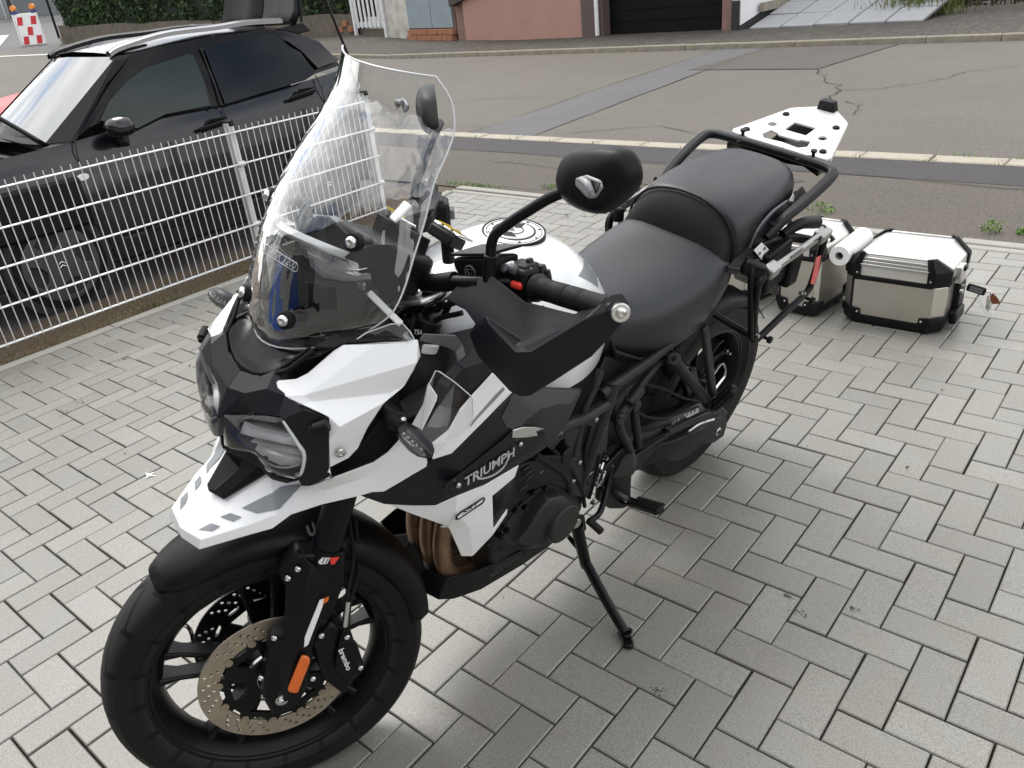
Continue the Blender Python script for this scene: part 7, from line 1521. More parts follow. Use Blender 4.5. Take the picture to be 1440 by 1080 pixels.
# curved hanger arms
for pts, r in (([(0.6142, 0.16, 0.6), (0.5878, 0.158, 0.5371), (0.5386, 0.155, 0.4606), (0.5028, 0.15, 0.3947)], .0135), ([(0.5397, 0.155, 0.5928), (0.513, 0.15, 0.5276), (0.4892, 0.15, 0.4619), (0.4721, 0.148, 0.4113)], .012)): MB().tube(pts, r, 10).build('hanger_arm', FRAME, bike)
m = MB()
for p in ((0.6172, 0.165, 0.5978), (0.5477, 0.16, 0.5996)): m.cyl(Vector(p) - Vector((0, .02, 0)), Vector(p) + Vector((0, .014, 0)), .0165, n=18)
m.build('hanger_boss', FRAME, bike, bev=.003)
m = MB(); m.cyl((0.6024, 0.155, 0.5865), (0.5151, 0.15, 0.6318), .019, .017, 14); m.build('hanger_tube', FRAME, bike, bev=.004)
for p in ((0.6417, 0.181, 0.6198), (0.5733, 0.176, 0.6215)): MB().bolt(p, (0, 1, 0), .010, .004).build('hanger_screw', SATIN, bike)
# swingarm with the drive housing
sa = dict(a=(0.473, 0.13, 0.3307), b=(0.4525, 0.14, 0.3117), c=(0.3061, 0.155, 0.2893), d=(0.1488, 0.165, 0.2506), e=(0.0688, 0.17, 0.2147), f=(0.0142, 0.172, 0.2149), g=(0.0049, 0.17, 0.2552), h=(0.0247, 0.165, 0.2969), i=(0.0809, 0.16, 0.3176), j=(0.1478, 0.15, 0.3412), k=(0.2984, 0.135, 0.3642), l=(0.4371, 0.13, 0.3752), mm=(0.3195, 0.165, 0.3516), n=(0.1797, 0.175, 0.3238))
facet('swingarm', sa, ['a b c mm l', 'l mm k', 'k mm n j', 'mm c d n', 'd e f n', 'f g h i n', 'i j n'], SATIN, th=.012, bev=.006, smooth=40, soft=40)
facet('swingarm', {k: my(v) for k, v in sa.items() if k in 'abcdjkl'}, ['a b c d j k l'], SATIN, th=.04, bev=.01)
m = MB(); m.tube([(.50, .09, .40), (.30, .115, .37), (.10, .10, .32), (0, .06, .318)], .042, 16).build('drive_shaft_tube', SATIN, bike)
m = MB(); p = Vector((0.0552, 0.165, 0.2447)); m.cyl(p - Vector((0, .06, 0)), p + Vector((0, .008, 0)), .034, .030, 28); m.build('drive_hub', SATIN, bike, bev=.005)
m = MB(); p = Vector((0.0647, 0.178, 0.2605)); m.cyl(p - Vector((0, .004, 0)), p + Vector((0, .003, 0)), .0155, n=6); m.build('hub_nut', STEEL, bike, bev=.002)
m = MB(); m.cyl(p, p + Vector((0, .0045, 0)), .007, n=12); m.build('nut_core', SATIN, bike)
facet('swingarm_rail', dict(a=(0.52, 0.16, 0.3704), b=(0.4988, 0.16, 0.4038), c=(0.363, 0.162, 0.4), d=(0.3542, 0.162, 0.4055), e=(0.3061, 0.165, 0.3916), f=(0.4186, 0.168, 0.3884), g=(0.4855, 0.165, 0.3426)), ['a b c d e f g'], GREYP, th=.01, bev=.004)
MB().bar((0.3477, 0.158, 0.4021), (0.1352, 0.165, 0.3623), .022, .022, (0, 1, 0)).build('swingarm_ridge', ENGINE, bike, bev=.006)
MB().tube([(0.2567, 0.176, 0.3635), (0.1964, 0.178, 0.3616), (0.1104, 0.176, 0.3312)], .0035, 6).build('swingarm_edge', STEEL, bike)
for pts, mt in (([(0.3269, 0.186, 0.467), (0.2636, 0.186, 0.4545), (0.237, 0.186, 0.4499), (0.2256, 0.186, 0.4262), (0.3033, 0.186, 0.446)], INKB), ([(0.3788, 0.178, 0.4635), (0.3367, 0.18, 0.46), (0.3243, 0.18, 0.4409), (0.363, 0.178, 0.4426)], INKB)):
    pass
wl_ = [(0.3156, 0.182, 0.4601), (0.2447, 0.182, 0.4478), (0.2307, 0.182, 0.4265), (0.2951, 0.182, 0.4381)]
MB().prism(wl_, (0, .0012, 0)).build('warning_label', INKG, bike)
m = MB(); a, b = Vector((0.3067, 0.184, 0.4554)), Vector((0.2506, 0.184, 0.4455))
for t in (.1, .45, .8): m.box(a + (b - a) * t, (.006, .001, .008))
m.build('label_mark', INKB, bike)
m = MB(); a, b = Vector((0.366, 0.18, 0.4554)), Vector((0.3342, 0.18, 0.4511))
for t in (0, .35, .8, 1): m.box(a + (b - a) * t, (.0025, .001, .009))
m.build('label_mark', INKG, bike)
# shock, brake line bits near the rear wheel
MB().tube([(.38, -.02, .78), (.47, -.02, .45)], .028, 14, 0).build('shock_body', SATIN, bike)
m = MB()
for k in range(9): z = .50 + k * .026; x = .46 - k * .009; m.tube([(x + .042 * cos(t * pi / 5), -.02 + .042 * sin(t * pi / 5), z + t * .0026) for t in range(11)], .006, 6, 0)
m.build('shock_spring', SATIN, bike)
# pillion peg brackets
for s in (1, -1):
    Q = lambda p: Vector(p if s > 0 else my(p))
    m = MB(); m.bar(Q((0.2967, 0.175, 0.7367)), Q((0.218, 0.205, 0.4913)), .026, .016, (0, 1, 0)); m.build('pillion_hanger', FRAME, bike, bev=.005)
    m = MB(); m.tube([Q((0.4029, 0.165, 0.6763)), Q((0.3264, 0.18, 0.5855)), Q((0.2417, 0.2, 0.4878))], .0155, 12, 0); m.build('pillion_hanger', FRAME, bike, bev=.003)
    MB().cyl(Q((0.3969, 0.16, 0.6689)), Q((0.4231, 0.178, 0.6939)), .018, n=18).build('hanger_boss', FRAME, bike, bev=.003)
    MB().bolt(Q((0.4273, 0.18, 0.6989)), (0, s, 0), .009, .004).build('hanger_screw', SATIN, bike)
    MB().prism([Q((0.2477, 0.19, 0.4977)), Q((0.2008, 0.19, 0.4872)), Q((0.1671, 0.19, 0.4323)), Q((0.1161, 0.19, 0.3855)), Q((0.1258, 0.19, 0.3691)), Q((0.1994, 0.19, 0.4176)), Q((0.2427, 0.19, 0.4601))], (0, .028 * s, 0)).build('pillion_peg_mount', SATIN, bike, bev=.004)
    a, b = Q((0.2178, 0.215, 0.4565)), Q((0.2191, 0.262, 0.5472)); d = b - a
    MB().bar(a, b, .034, .022, (.3, 0, 1)).build('pillion_peg', RUBBER, bike, bev=.005)
    m = MB()
    for k in range(6): p = a + d * (.2 + k * .15); m.bar(p - Vector((.02, 0, .010)), p + Vector((.02, 0, .016)), .007, .012, d)
    m.build('peg_rubber', RUBBER, bike, bev=.0012)
    MB().bolt(Q((0.2149, 0.222, 0.4488)), (0, s, 0), .008, .004).build('peg_pivot', STEEL, bike)
# side stand
MB().tube([(0.7182, 0.155, 0.2868), (0.7103, 0.168, 0.227), (0.693, 0.185, 0.1357)], lambda t: .0175 - .002 * t, 12).build('side_stand', SATIN, bike)
def wb(p): return BM.inverted() @ Vector(p)
ft = wb((-.303, -.190, .012))
MB().tube([(0.6959, 0.183, 0.1505), tuple(Vector((0.6959, 0.183, 0.1505)) * .5 + ft * .5 + Vector((.004, .004, .004))), tuple(ft + Vector((0, -.004, .012)))], lambda t: .0145 - .0015 * t, 12).build('side_stand', SATIN, bike)
wp = [(-.336, -.172, 0), (-.316, -.156, 0), (-.300, -.172, 0), (-.274, -.196, 0), (-.272, -.212, 0), (-.292, -.220, 0), (-.306, -.206, 0), (-.328, -.190, 0)]
MB().prism([tuple(wb((x, y, .002))) for x, y, z in wp], tuple(wb((0, 0, .014)) - wb((0, 0, 0)))).build('stand_foot', SATIN, bike, bev=.004)
MB().prism([tuple(wb((x, y, .015))) for x, y in ((-.325, -.178), (-.306, -.166), (-.286, -.190), (-.300, -.204))], tuple(wb((0, 0, .012)) - wb((0, 0, 0)))).build('stand_foot', SATIN, bike, bev=.004)
p = wb((-.292, -.178, .034)); MB().cyl(p - Vector((0, .0, .01)), p + Vector((0, 0, .012)), .006, n=10).build('stand_bolt', STEEL, bike)
p = Vector((0.7372, 0.168, 0.3148)); MB().cyl(p - Vector((0, .03, 0)), p + Vector((0, .004, 0)), .0145, n=20).build('stand_pivot', STEEL, bike, bev=.002)
MB().prism([(0.7455, 0.15, 0.3431), (0.6956, 0.15, 0.3095), (0.6842, 0.155, 0.2526), (0.7284, 0.155, 0.2568), (0.7519, 0.15, 0.3064)], (0, .012, 0)).build('stand_bracket', SATIN, bike, bev=.004)
m = MB()
pts = [Vector((0.7369, 0.16, 0.2773)) * (1 - t) + Vector((0.7198, 0.14, 0.19)) * t for t in [k / 16 for k in range(17)]]
for k in range(12): p = Vector((0.7257, 0.14, 0.2353)) * (1 - k / 11) + Vector((0.7086, 0.16, 0.1975)) * (k / 11); m.tube([p + Vector((.006 * cos(t * pi / 3), .0, .006 * sin(t * pi / 3))) for t in range(7)], .0016, 5, 0)
m.build('stand_spring', SATIN, bike)

# ---------------------------------------------------------------- rear wheel
rw = wheel('rear_wheel', Matrix.Translation((0, 0, .318)), .318, .170, .216, 5, radians(8), .14, .07, rear=True)
MB().cyl((0, -.075, .318), (0, -.081, .318), .14, n=48).build('rear_disc', DISC, bike)
m = MB(); m.tube([(-0.0751, 0.05, 0.3457), (-0.1089, 0.05, 0.3696), (-0.1345, 0.05, 0.3581), (-0.1626, 0.05, 0.3051), (-0.1143, 0.05, 0.2696)], .0038, 6).build('brake_pipe', STEEL, bike)
m = MB()
for p in ((-0.1093, 0.06, 0.4297), (-0.1345, 0.06, 0.4078), (0.2431, 0.12, 0.554), (0.3473, 0.13, 0.6546)): m.cyl(Vector(p) - Vector((0, .008, 0)), Vector(p) + Vector((0, .004, 0)), .006, .0045, 10)
m.build('caliper_bolt', STEEL, bike)
MB().tube([(0.2178, 0.11, 0.53), (0.3, 0.12, 0.6314), (0.3405, 0.13, 0.6652)], .004, 6).tube([(-0.0155, 0.06, 0.4383), (-0.0581, 0.06, 0.433), (-0.1118, 0.06, 0.4232)], .004, 6).tube([(0.3099, 0.12, 0.6426), (0.2138, 0.11, 0.5405), (0.1567, 0.1, 0.497)], .0035, 6).build('brake_hose', RUBBER, bike)
m = MB(); m.box((.12, .06, .42), (.07, .05, .10), Matrix.Rotation(.5, 3, 'Y')); m.build('rear_caliper', SATIN, bike, bev=.01)
m = MB(); rows = []
for k in range(15):
    a = radians(40 + 100 * k / 14); r = .345; rows.append([(r * cos(a), y * .088, .318 + r * sin(a) - abs(y) ** 3 * .04) for y in (-1, -.7, 0, .7, 1)])
m.grid(rows); m.build('hugger', BLACKP, bike, sol=.004, soff=0)
MB().bar((-.12, 0, .82), (-.34, 0, .56), .16, .02).build('tail_guard', BLACKP, bike, bev=.006)

# ---------------------------------------------------------------- seats
def loft(name, secs, mat, k=3, sub=1, ends=True):
    m = MB(); n = len(secs[0][1]); cols = [spline([(x,) + p[i] for x, p in secs], k) for i in range(n)]
    rows = [[tuple(c[i]) for c in cols] for i in range(len(cols[0]))]
    full = [r + [my(q) for q in reversed(r[1:] if abs(r[0][1]) < 1e-6 else r)] for r in rows]
    full = [[my(q) for q in reversed(r[1:])] + r for r in rows]
    m.grid(full)
    if ends: m.add(full[0], [tuple(range(len(full[0])))]); m.add(full[-1], [tuple(reversed(range(len(full[0]))))])
    return m.build(name, mat, bike, sub=sub, smooth=180)
R1 = [(.735, [(0, .945), (.04, .94), (.07, .915), (.08, .88), (.085, .84), (.075, .80)]), (.67, [(0, .915), (.055, .912), (.09, .89), (.105, .855), (.112, .80), (.10, .765)]), (.60, [(0, .897), (.07, .895), (.115, .872), (.135, .835), (.138, .785), (.115, .748)]), (.50, [(0, .892), (.085, .892), (.145, .870), (.172, .83), (.172, .765), (.140, .715)]),
      (.40, [(0, .900), (.09, .902), (.155, .882), (.186, .84), (.186, .765), (.155, .705)]), (.31, [(0, .915), (.095, .918), (.160, .90), (.190, .858), (.190, .79), (.165, .728)]), (.24, [(0, .935), (.095, .935), (.155, .915), (.182, .875), (.184, .82), (.165, .775)]), (.19, [(0, .93), (.09, .93), (.145, .91), (.168, .875), (.17, .84), (.155, .81)])]
rider = loft('rider_seat', R1, LEATHER, 3, 1)
R2 = [(.20, [(0, 1.020), (.075, 1.016), (.132, .998), (.158, .962), (.166, .912), (.150, .868)]), (.14, [(0, 1.030), (.085, 1.028), (.140, 1.012), (.162, .975), (.170, .92), (.152, .875)]), (.05, [(0, 1.038), (.09, 1.037), (.143, 1.024), (.163, .988), (.168, .935), (.15, .90)]), (-.05, [(0, 1.046), (.088, 1.045), (.135, 1.034), (.153, 1.0), (.156, .96), (.14, .925)]), (-.12, [(0, 1.050), (.080, 1.049), (.120, 1.038), (.136, 1.010), (.138, .98), (.125, .95)]), (-.155, [(0, 1.052), (.065, 1.05), (.095, 1.036), (.112, 1.012), (.115, .985), (.105, .96)])]
pil = loft('pillion_seat', R2, LEATHER, 3, 1)
# dark front wall of the pillion seat with its piping
lipc = [(0, 1.024), (.06, 1.018), (.115, .997), (.149, .960), (.166, .912), (.158, .862)]
low = [(0, .915), (.07, .912), (.125, .895), (.158, .868), (.172, .842), (.168, .822)]
top_ = [(.206, y, z) for y, z in lipc]; midl = [(.243, y * .99, z) for y, z in [(0, .985), (.06, .978), (.115, .958), (.150, .925), (.167, .885), (.160, .848)]]; lo_ = [(.262, y, z) for y, z in low]
def sym(r): return [my(q) for q in reversed(r[1:])] + r
MB().grid([sym(top_), sym(midl), sym(lo_)]).build('seat_front_panel', LEATHER2, pil, sub=2, smooth=180, sol=.004, soff=0)
MB().tube(sym([(p[0] + .003, p[1] * 1.005, p[2] + .003) for p in top_]), .0032, 8, 3).build('piping', LEATHER2, pil)
MB().tube([(.735, y, z) for y, z in ((-.07, .915), (-.04, .942), (0, .948), (.04, .942), (.07, .915))], .004, 8).build('piping', LEATHER2, rider)
facet('seat_base', dict(a=(0.6486, 0.13, 0.8366), b=(0.6315, 0.14, 0.7911), c=(0.5381, 0.15, 0.7329), d=(0.5008, 0.15, 0.7228), e=(0.4964, 0.14, 0.6728), f=(0.6277, 0.13, 0.7523)), ['a b f', 'b c d e f'], BLACKP, mirror=True, th=.01, bev=.003)
facet('subframe_cover', dict(a=(0.6541, 0.13, 0.7801), b=(0.5031, 0.14, 0.7018), c=(0.3708, 0.145, 0.6744), d=(0.5074, 0.14, 0.656), e=(0.6139, 0.14, 0.6415), f=(0.7172, 0.15, 0.749)), ['a b c d e f'], BLACKP, mirror=True, th=.008, bev=.003)
facet('tail_panel', dict(a=(0.1273, 0.168, 0.9026), b=(0.1113, 0.172, 0.9496), c=(0.0581, 0.172, 0.984), d=(-0.0204, 0.166, 0.9906), e=(-0.0618, 0.166, 0.9694), f=(-0.0042, 0.172, 0.9546), g=(0.0542, 0.175, 0.9236), h=(0.0724, 0.175, 0.8983)), ['a b c d e f g h'], GREYP, mirror=True, th=.006, bev=.002)
facet('tail_panel', dict(a=(-0.0248, 0.165, 0.9932), b=(-0.1268, 0.155, 1.0062), c=(-0.1603, 0.155, 0.9813), d=(-0.1709, 0.158, 0.9585), e=(-0.1045, 0.165, 0.9513), f=(-0.0527, 0.166, 0.9719)), ['a b c d e f'], GREYP, mirror=True, th=.006, bev=.002)
facet('tail_trim', dict(a=(-0.04, 0.168, 0.9901), b=(-0.0564, 0.165, 1.007), c=(-0.0666, 0.166, 0.9986), d=(-0.0636, 0.168, 0.9818)), ['a b c d'], STEEL, mirror=True, th=.003, bev=.001)
MB().tube([(0.1335, 0.17, 0.9093), (0.1184, 0.174, 0.9584), (0.0581, 0.173, 0.9883), (-0.0224, 0.168, 0.9948)], .0035, 6).build('tail_trim', MIDGREY, bike)
m = MB(); m.tube([(0.2401, 0.17, 0.8831), (0.1803, 0.18, 0.8629), (0.1467, 0.185, 0.8722), (0.1104, 0.188, 0.8676)], .0105, 10); bothsides('seat_lock_tube', m, FRAME)
lb = [(0.1474, 0.19, 0.9131), (0.1133, 0.19, 0.9246), (0.0549, 0.19, 0.8839), (0.0872, 0.19, 0.865)]
MB().prism([(0.1059, 0.165, 0.8803), (0.0601, 0.165, 0.9012), (-0.0067, 0.165, 0.853), (-0.0057, 0.165, 0.8381), (0.03, 0.165, 0.8324)], (0, .022, 0)).build('socket_box', BLACKP, bike, bev=.003)
MB().prism(lb, (0, .0012, 0)).build('socket_label', PAPER, bike)
m = MB()
for p in ((0.0927, 0.1925, 0.9008), (0.1148, 0.1925, 0.8935)): p = Vector(p); m.tube([p + Vector((.006 * cos(t * pi / 5), 0, .004 * sin(t * pi / 5))) for t in range(9)], .0011, 5, 0)
m.build('label_mark', INKB, bike)
facet('tail_light', dict(a=(-.30, .04, .965), b=(-.30, -.04, .965), c=(-.33, -.035, .93), d=(-.33, .035, .93)), ['a b c d'], REDREF, th=.03, bev=.006)

# ---------------------------------------------------------------- grab rail, rack, pannier frames
gr = [(.075, .178, .925), (.03, .190, .962), (-.05, .203, .995), (-.165, .208, 1.035), (-.202, .188, 1.046), (-.205, .10, 1.050), (-.205, 0, 1.051)]
gr = gr + [my(p) for p in reversed(gr[:-1])]
P = spline(gr, 5); m = MB(); rows = []
for i, p in enumerate(P):
    t = (P[min(i + 1, len(P) - 1)] - P[max(i - 1, 0)]).normalized(); sd = t.cross(Vector((0, 0, 1))).normalized(); up2 = sd.cross(t)
    rows.append([tuple(p + sd * a * .0145 + up2 * b * .0115) for a, b in ((-1, -.5), (-1, .5), (-.6, 1), (.6, 1), (1, .5), (1, -.5), (.6, -1), (-.6, -1))])
m.grid(rows, closed=True); m.build('grab_rail', GREYP, bike, bev=.002, smooth=35)
MB().bar((.06, .175, .935), (-.14, .15, .965), .03, .05).both().build('grab_rail_mount', BLACKP, bike, bev=.006)
def rz(x): return 1.050 + (-.24 - x) * .185
half = [(-.228, 0), (-.226, .050), (-.220, .068), (-.224, .085), (-.243, .098), (-.247, .152), (-.262, .158), (-.474, .094), (-.488, .080), (-.530, .030), (-.534, 0)]
out = half + [(x, -y) for x, y in reversed(half[1:-1])]
RM_ = Matrix.Translation((0, 0, 1.050)) @ Matrix.Rotation(math.atan(-.185), 4, 'Y').inverted() if False else None
sl_ = math.atan(.185); ux = Vector((cos(sl_), 0, -sin(sl_))); RMx = Matrix.Identity(4)
RMx.col[0] = (*ux, 0); RMx.col[1] = (0, 1, 0, 0); RMx.col[2] = (sin(sl_), 0, cos(sl_), 0); RMx.col[3] = (-.24, 0, 1.050, 1)
f2 = lambda p: ((p[0] + .24) / cos(sl_), p[1])
bow = [(-.262, .006), (-.275, .052), (-.292, .060), (-.312, .050), (-.305, .022), (-.310, 0)]
bow = [(-.268, .0), (-.262, .056), (-.282, .074), (-.318, .066), (-.312, .036), (-.304, .030), (-.304, -.030), (-.312, -.036), (-.318, -.066), (-.282, -.074), (-.262, -.056)]
dia = [(-.345, 0), (-.372, .032), (-.398, .030), (-.418, 0), (-.398, -.030), (-.372, -.032)]
dia = [(-.352, .028), (-.352, -.028), (-.385, -.042), (-.392, 0), (-.385, .042)]
hl_ = [bow, [(-.340, .036), (-.340, -.036), (-.400, -.036), (-.400, .036)], circ(-.352, .082, .0145, 16), circ(-.352, -.082, .0145, 16)] + [circ(x, y, .0035, 8) for x, y in ((-.256, .092), (-.256, -.092), (-.322, 0), (-.420, .060), (-.420, -.060), (-.243, .02))]
rack = plate('luggage_rack', [f2(p) for p in out], [[f2(p) for p in h] for h in hl_], .0045, RACKW, bike, RMx, bev=.0012)
def rp_(x, y, dz=0): return Vector((x, y, rz(x))) + Vector((sin(sl_), 0, cos(sl_))) * dz
for s in (1, -1): MB().bar(rp_(-.262, .1565 * s, -.008), rp_(-.472, .0935 * s, -.008), .004, .020).build('rack_flange', RACKW, rack, bev=.001)
for x, y in ((-.278, .124), (-.278, -.124), (-.428, .082), (-.428, -.082)): MB().cyl(rp_(x, y, 0), rp_(x, y, .009), .0115, .0095, 20).build('rack_buffer', RUBBER, rack, bev=.002)
for y in (.114, -.114): MB().cyl(rp_(-.243, y, -.004), rp_(-.243, y, .016), .005, .005, 12).cyl(rp_(-.243, y, .016), rp_(-.243, y, .022), .009, .009, 14).build('rack_knob', SATIN, rack, bev=.001)
MB().prism([tuple(rp_(-.512, .030, 0)), tuple(rp_(-.512, -.030, 0)), tuple(rp_(-.508, -.022, .034)), tuple(rp_(-.508, .022, .034))], tuple(Vector((-.030, 0, .004)))).build('rack_catch', BLACKP, rack, bev=.004)
MB().prism([(-.222, .150, 1.028), (-.205, .110, 1.056), (-.200, .06, 1.045), (-.200, -.06, 1.045), (-.205, -.110, 1.056), (-.222, -.150, 1.028), (-.27, -.150, 1.035), (-.27, .150, 1.035)], (-.002, 0, -.022)).build('rack_bracket', SATIN, rack, bev=.004)
for y in (.095, -.095): MB().cyl((-.200, y, 1.048), (-.194, y, 1.056), .012, .010, 18).build('bracket_screw', SATIN, rack, bev=.002)
m = MB(); m.bar((-.25, 0, 1.02), (-.50, 0, 1.07), .12, .012); m.build('rack_underside', SATIN, rack)
for s in (1, -1):
    Q = lambda p: tuple(p if s > 0 else my(p))
    pf = empty('pannier_frame'); pf.parent = bike
    m = MB(); m.bar(Q((0.1546, 0.252, 0.8807)), Q((-0.0961, 0.258, 0.9084)), .016, .026, (0, .25 * s, 1)); arm = m.build('frame_arm', ALUD, pf, bev=.005)
    m = MB()
    for a, b in (((0.1709, 0.25, 0.8773), (0.1283, 0.252, 0.8861)), ((-0.0754, 0.256, 0.9013), (-0.1223, 0.258, 0.9132))): m.bar(Q(a), Q(b), .034, .034, (0, .25 * s, 1))
    m.build('frame_clamp', ALUD, pf, bev=.007)
    m = MB()
    for p in ((0.1176, 0.262, 0.8721), (-0.0522, 0.27, 0.9155)): m.bolt(Q(p), (-.1, s, 0), .0075, .004)
    m.build('clamp_screw', SATIN, pf)
    MB().bar(Q((0.0821, 0.2635, 0.8997)), Q((0.0296, 0.2655, 0.9082)), .002, .012, (0, .25 * s, 1)).build('arm_plate', MIDGREY, pf)
    MB().tube([Q((0.1453, 0.247, 0.8796)), Q((0.1776, 0.247, 0.8723)), Q((0.1939, 0.246, 0.849)), Q((0.1787, 0.245, 0.7844)), Q((0.1518, 0.245, 0.7039)), Q((0.1355, 0.246, 0.6614)), Q((0.113, 0.25, 0.6631)), Q((0.0606, 0.253, 0.68)), Q((-0.0285, 0.256, 0.7064)), Q((-0.0965, 0.257, 0.7231)), Q((-0.121, 0.258, 0.7446)), Q((-0.1248, 0.258, 0.8065)), Q((-0.1233, 0.258, 0.8683)), Q((-0.1235, 0.256, 0.9037)), Q((-0.1026, 0.25, 0.9246))], .0098, 12, 4).build('frame_tube', SATIN, pf)
    MB().tube([Q((0.2, 0.22, 0.9014)), Q((0.2069, 0.23, 0.8613)), Q((0.1823, 0.24, 0.7621)), Q((0.1536, 0.245, 0.673))], .0085, 10).build('frame_tube', SATIN, pf)
    MB().tube([Q((0.189, 0.14, 0.7181)), Q((0.1672, 0.19, 0.6961)), Q((0.1668, 0.24, 0.6898))], .0095, 10).build('frame_brace', SATIN, pf)
    MB().bar(Q((0.2084, 0.2, 0.8944)), Q((0.1732, 0.245, 0.8781)), .03, .04).build('frame_lug', SATIN, pf, bev=.006)
    MB().prism([Q((-0.0703, 0.2685, 0.8524)), Q((-0.1012, 0.2685, 0.849)), Q((-0.1205, 0.2685, 0.7853)), Q((-0.1124, 0.2685, 0.7542)), Q((-0.0848, 0.2685, 0.7662)), Q((-0.0797, 0.2685, 0.8058))], (0, .002 * s, 0)).build('frame_reflector', REDREF, pf, bev=.0006)
    m = MB()
    for p in ((0.0851, 0.25, 0.6515), (-0.12, 0.257, 0.7028)): q = Vector(Q(p)); m.cyl(q + Vector((0, -.012 * s, 0)), q + Vector((0, .018 * s, 0)), .005, n=10); m.cyl(q + Vector((0, .014 * s, 0)), q + Vector((0, .024 * s, 0)), .0105, n=14)
    m.build('frame_knob', RUBBER, pf, bev=.001)
    m = MB()
    for p in ((0.1555, 0.257, 0.6908), (-0.0432, 0.262, 0.7513), (-0.0635, 0.262, 0.744)): m.cyl(Q(p), tuple(Vector(Q(p)) + Vector((0, .01 * s, 0))), .005, n=8)
    m.build('knob_screw', STEEL, pf)
    # folded pannier latches between the rail and the tail
    MB().box((.02, .19 * s, .83), (.12, .05, .13), Matrix.Rotation(.2, 3, 'Y')).box((-.06, .21 * s, .80), (.06, .04, .10)).build('latch_block', BLACKP, pf, bev=.01)
    MB().tube([(.09, .17 * s, .90), (-.02, .19 * s, .90), (-.10, .23 * s, .88)], .013, 10).build('frame_brace', SATIN, pf)
m = MB(); p = Vector((-0.1179, 0.2, 0.9238)); m.tube([Vector((0.0005, 0.19, 0.9129)), Vector((-0.0721, 0.2, 0.9264)), Vector((-0.1545, 0.21, 0.9126))], lambda t: .012 + .007 * t, 12); m.build('rear_indicator', BLACKP, bike)
MB().tube([(-.2, -.1, .93), (-.26, -.2, .92), (-.30, -.25, .91)], lambda t: .012 + .007 * t, 12).build('rear_indicator', BLACKP, bike)

MPLATE = pbr('matt_silver_plate', (.30, .30, .31), .5, metal=.3, var=.1)
# ---------------------------------------------------------------- bars, guards, mirrors (turned with the fork)
bar = [(1.150, 0, 1.105), (1.135, .06, 1.107), (1.114, .11, 1.122), (1.075, .17, 1.135), (1.00, .25, 1.142), (.952, .41, 1.150)]
full = [my(p) for p in reversed(bar[1:])] + bar
MB().tube(full, .0125, 14, 5).build('handlebar', SATIN, bike, xf=ST)
MB().tube([(1.137, .055, 1.107), (1.115, .105, 1.12), (1.09, .145, 1.132)], .0165, 14).both().build('bar_sleeve', BLACKP, bike, xf=ST)
MB().box((1.15, 0, 1.09), (.06, .13, .05)).build('bar_clamp', ALU, bike, xf=ST, bev=.008)
m = MB()
for s in (1, -1):
    for dx in (-.018, .018): m.bolt((1.15 + dx, .045 * s, 1.115), (0, 0, 1), .006, .005)
m.build('clamp_screw', STEEL, bike, xf=ST)
facet('top_plate', dict(a=(1.19, .07, 1.085), b=(1.14, .10, 1.085), c=(1.09, .10, 1.10), d=(1.075, .06, 1.105), e=(1.11, .02, 1.09), f=(1.18, .02, 1.08)), ['a b c d e f'], ALU, th=.012, bev=.003, xf=ST, mirror=True)
MB().bar((1.175, .06, 1.095), (1.13, .085, 1.105), .02, .02).both().build('top_plate_lug', CHROME, bike, xf=ST, bev=.007)
# fork top adjuster seen under the screen
for s in (1, -1):
    p0 = Vector((1.149, .105 * s, 1.018)); t_ = Vector((-sin(RAKE), 0, cos(RAKE)))
    MB().cyl(p0, p0 + t_ * .045, .026, n=24).build('fork_top', BLACKP, bike, xf=ST, bev=.004)
    MB().cyl(p0 - t_ * .012, p0 + t_ * .006, .034, n=28).build('fork_ring', RACKW, bike, xf=ST, bev=.003)
lettering('fork_print', 'TSA', (1.1675, 0.132, 1.0502), (1.1522, 0.13, 1.0447), (0, 0, 1), .012, None, INK, bike, (0, 1, 0)).data.transform(ST)
# mount with a yellow-edged cradle, and the cluster behind it
for c, r in (((1.05, -0.0063, 1.1617), .5), ((1.12, -0.1117, 1.1745), -.2)):
    R3 = Matrix.Rotation(radians(-35), 3, 'Y') @ Matrix.Rotation(r, 3, 'Z')
    MB().box(c, (.045, .060, .022), R3).build('device_mount', BLACKP, bike, xf=ST, bev=.004)
    MB().box(Vector(c) + R3 @ Vector((-.012, 0, .014)), (.05, .066, .006), R3).build('mount_frame', CHROME, bike, xf=ST, bev=.002)
    m = MB()
    for dy in (-.014, .012): m.box(Vector(c) + R3 @ Vector((.004, dy, .0185)), (.034, .006, .003), R3)
    m.build('mount_stripe', YELLOW, bike, xf=ST)
    MB().cyl(Vector(c) - Vector((0, 0, .05)), c, .012, n=14).build('mount_ball', RUBBER, bike, xf=ST, bev=.003)
MB().box((1.13, -0.0113, 1.2193), (.006, .038, .042), Matrix.Rotation(radians(-50), 3, 'Y')).build('device_card', PAPER, bike, xf=ST, bev=.003)
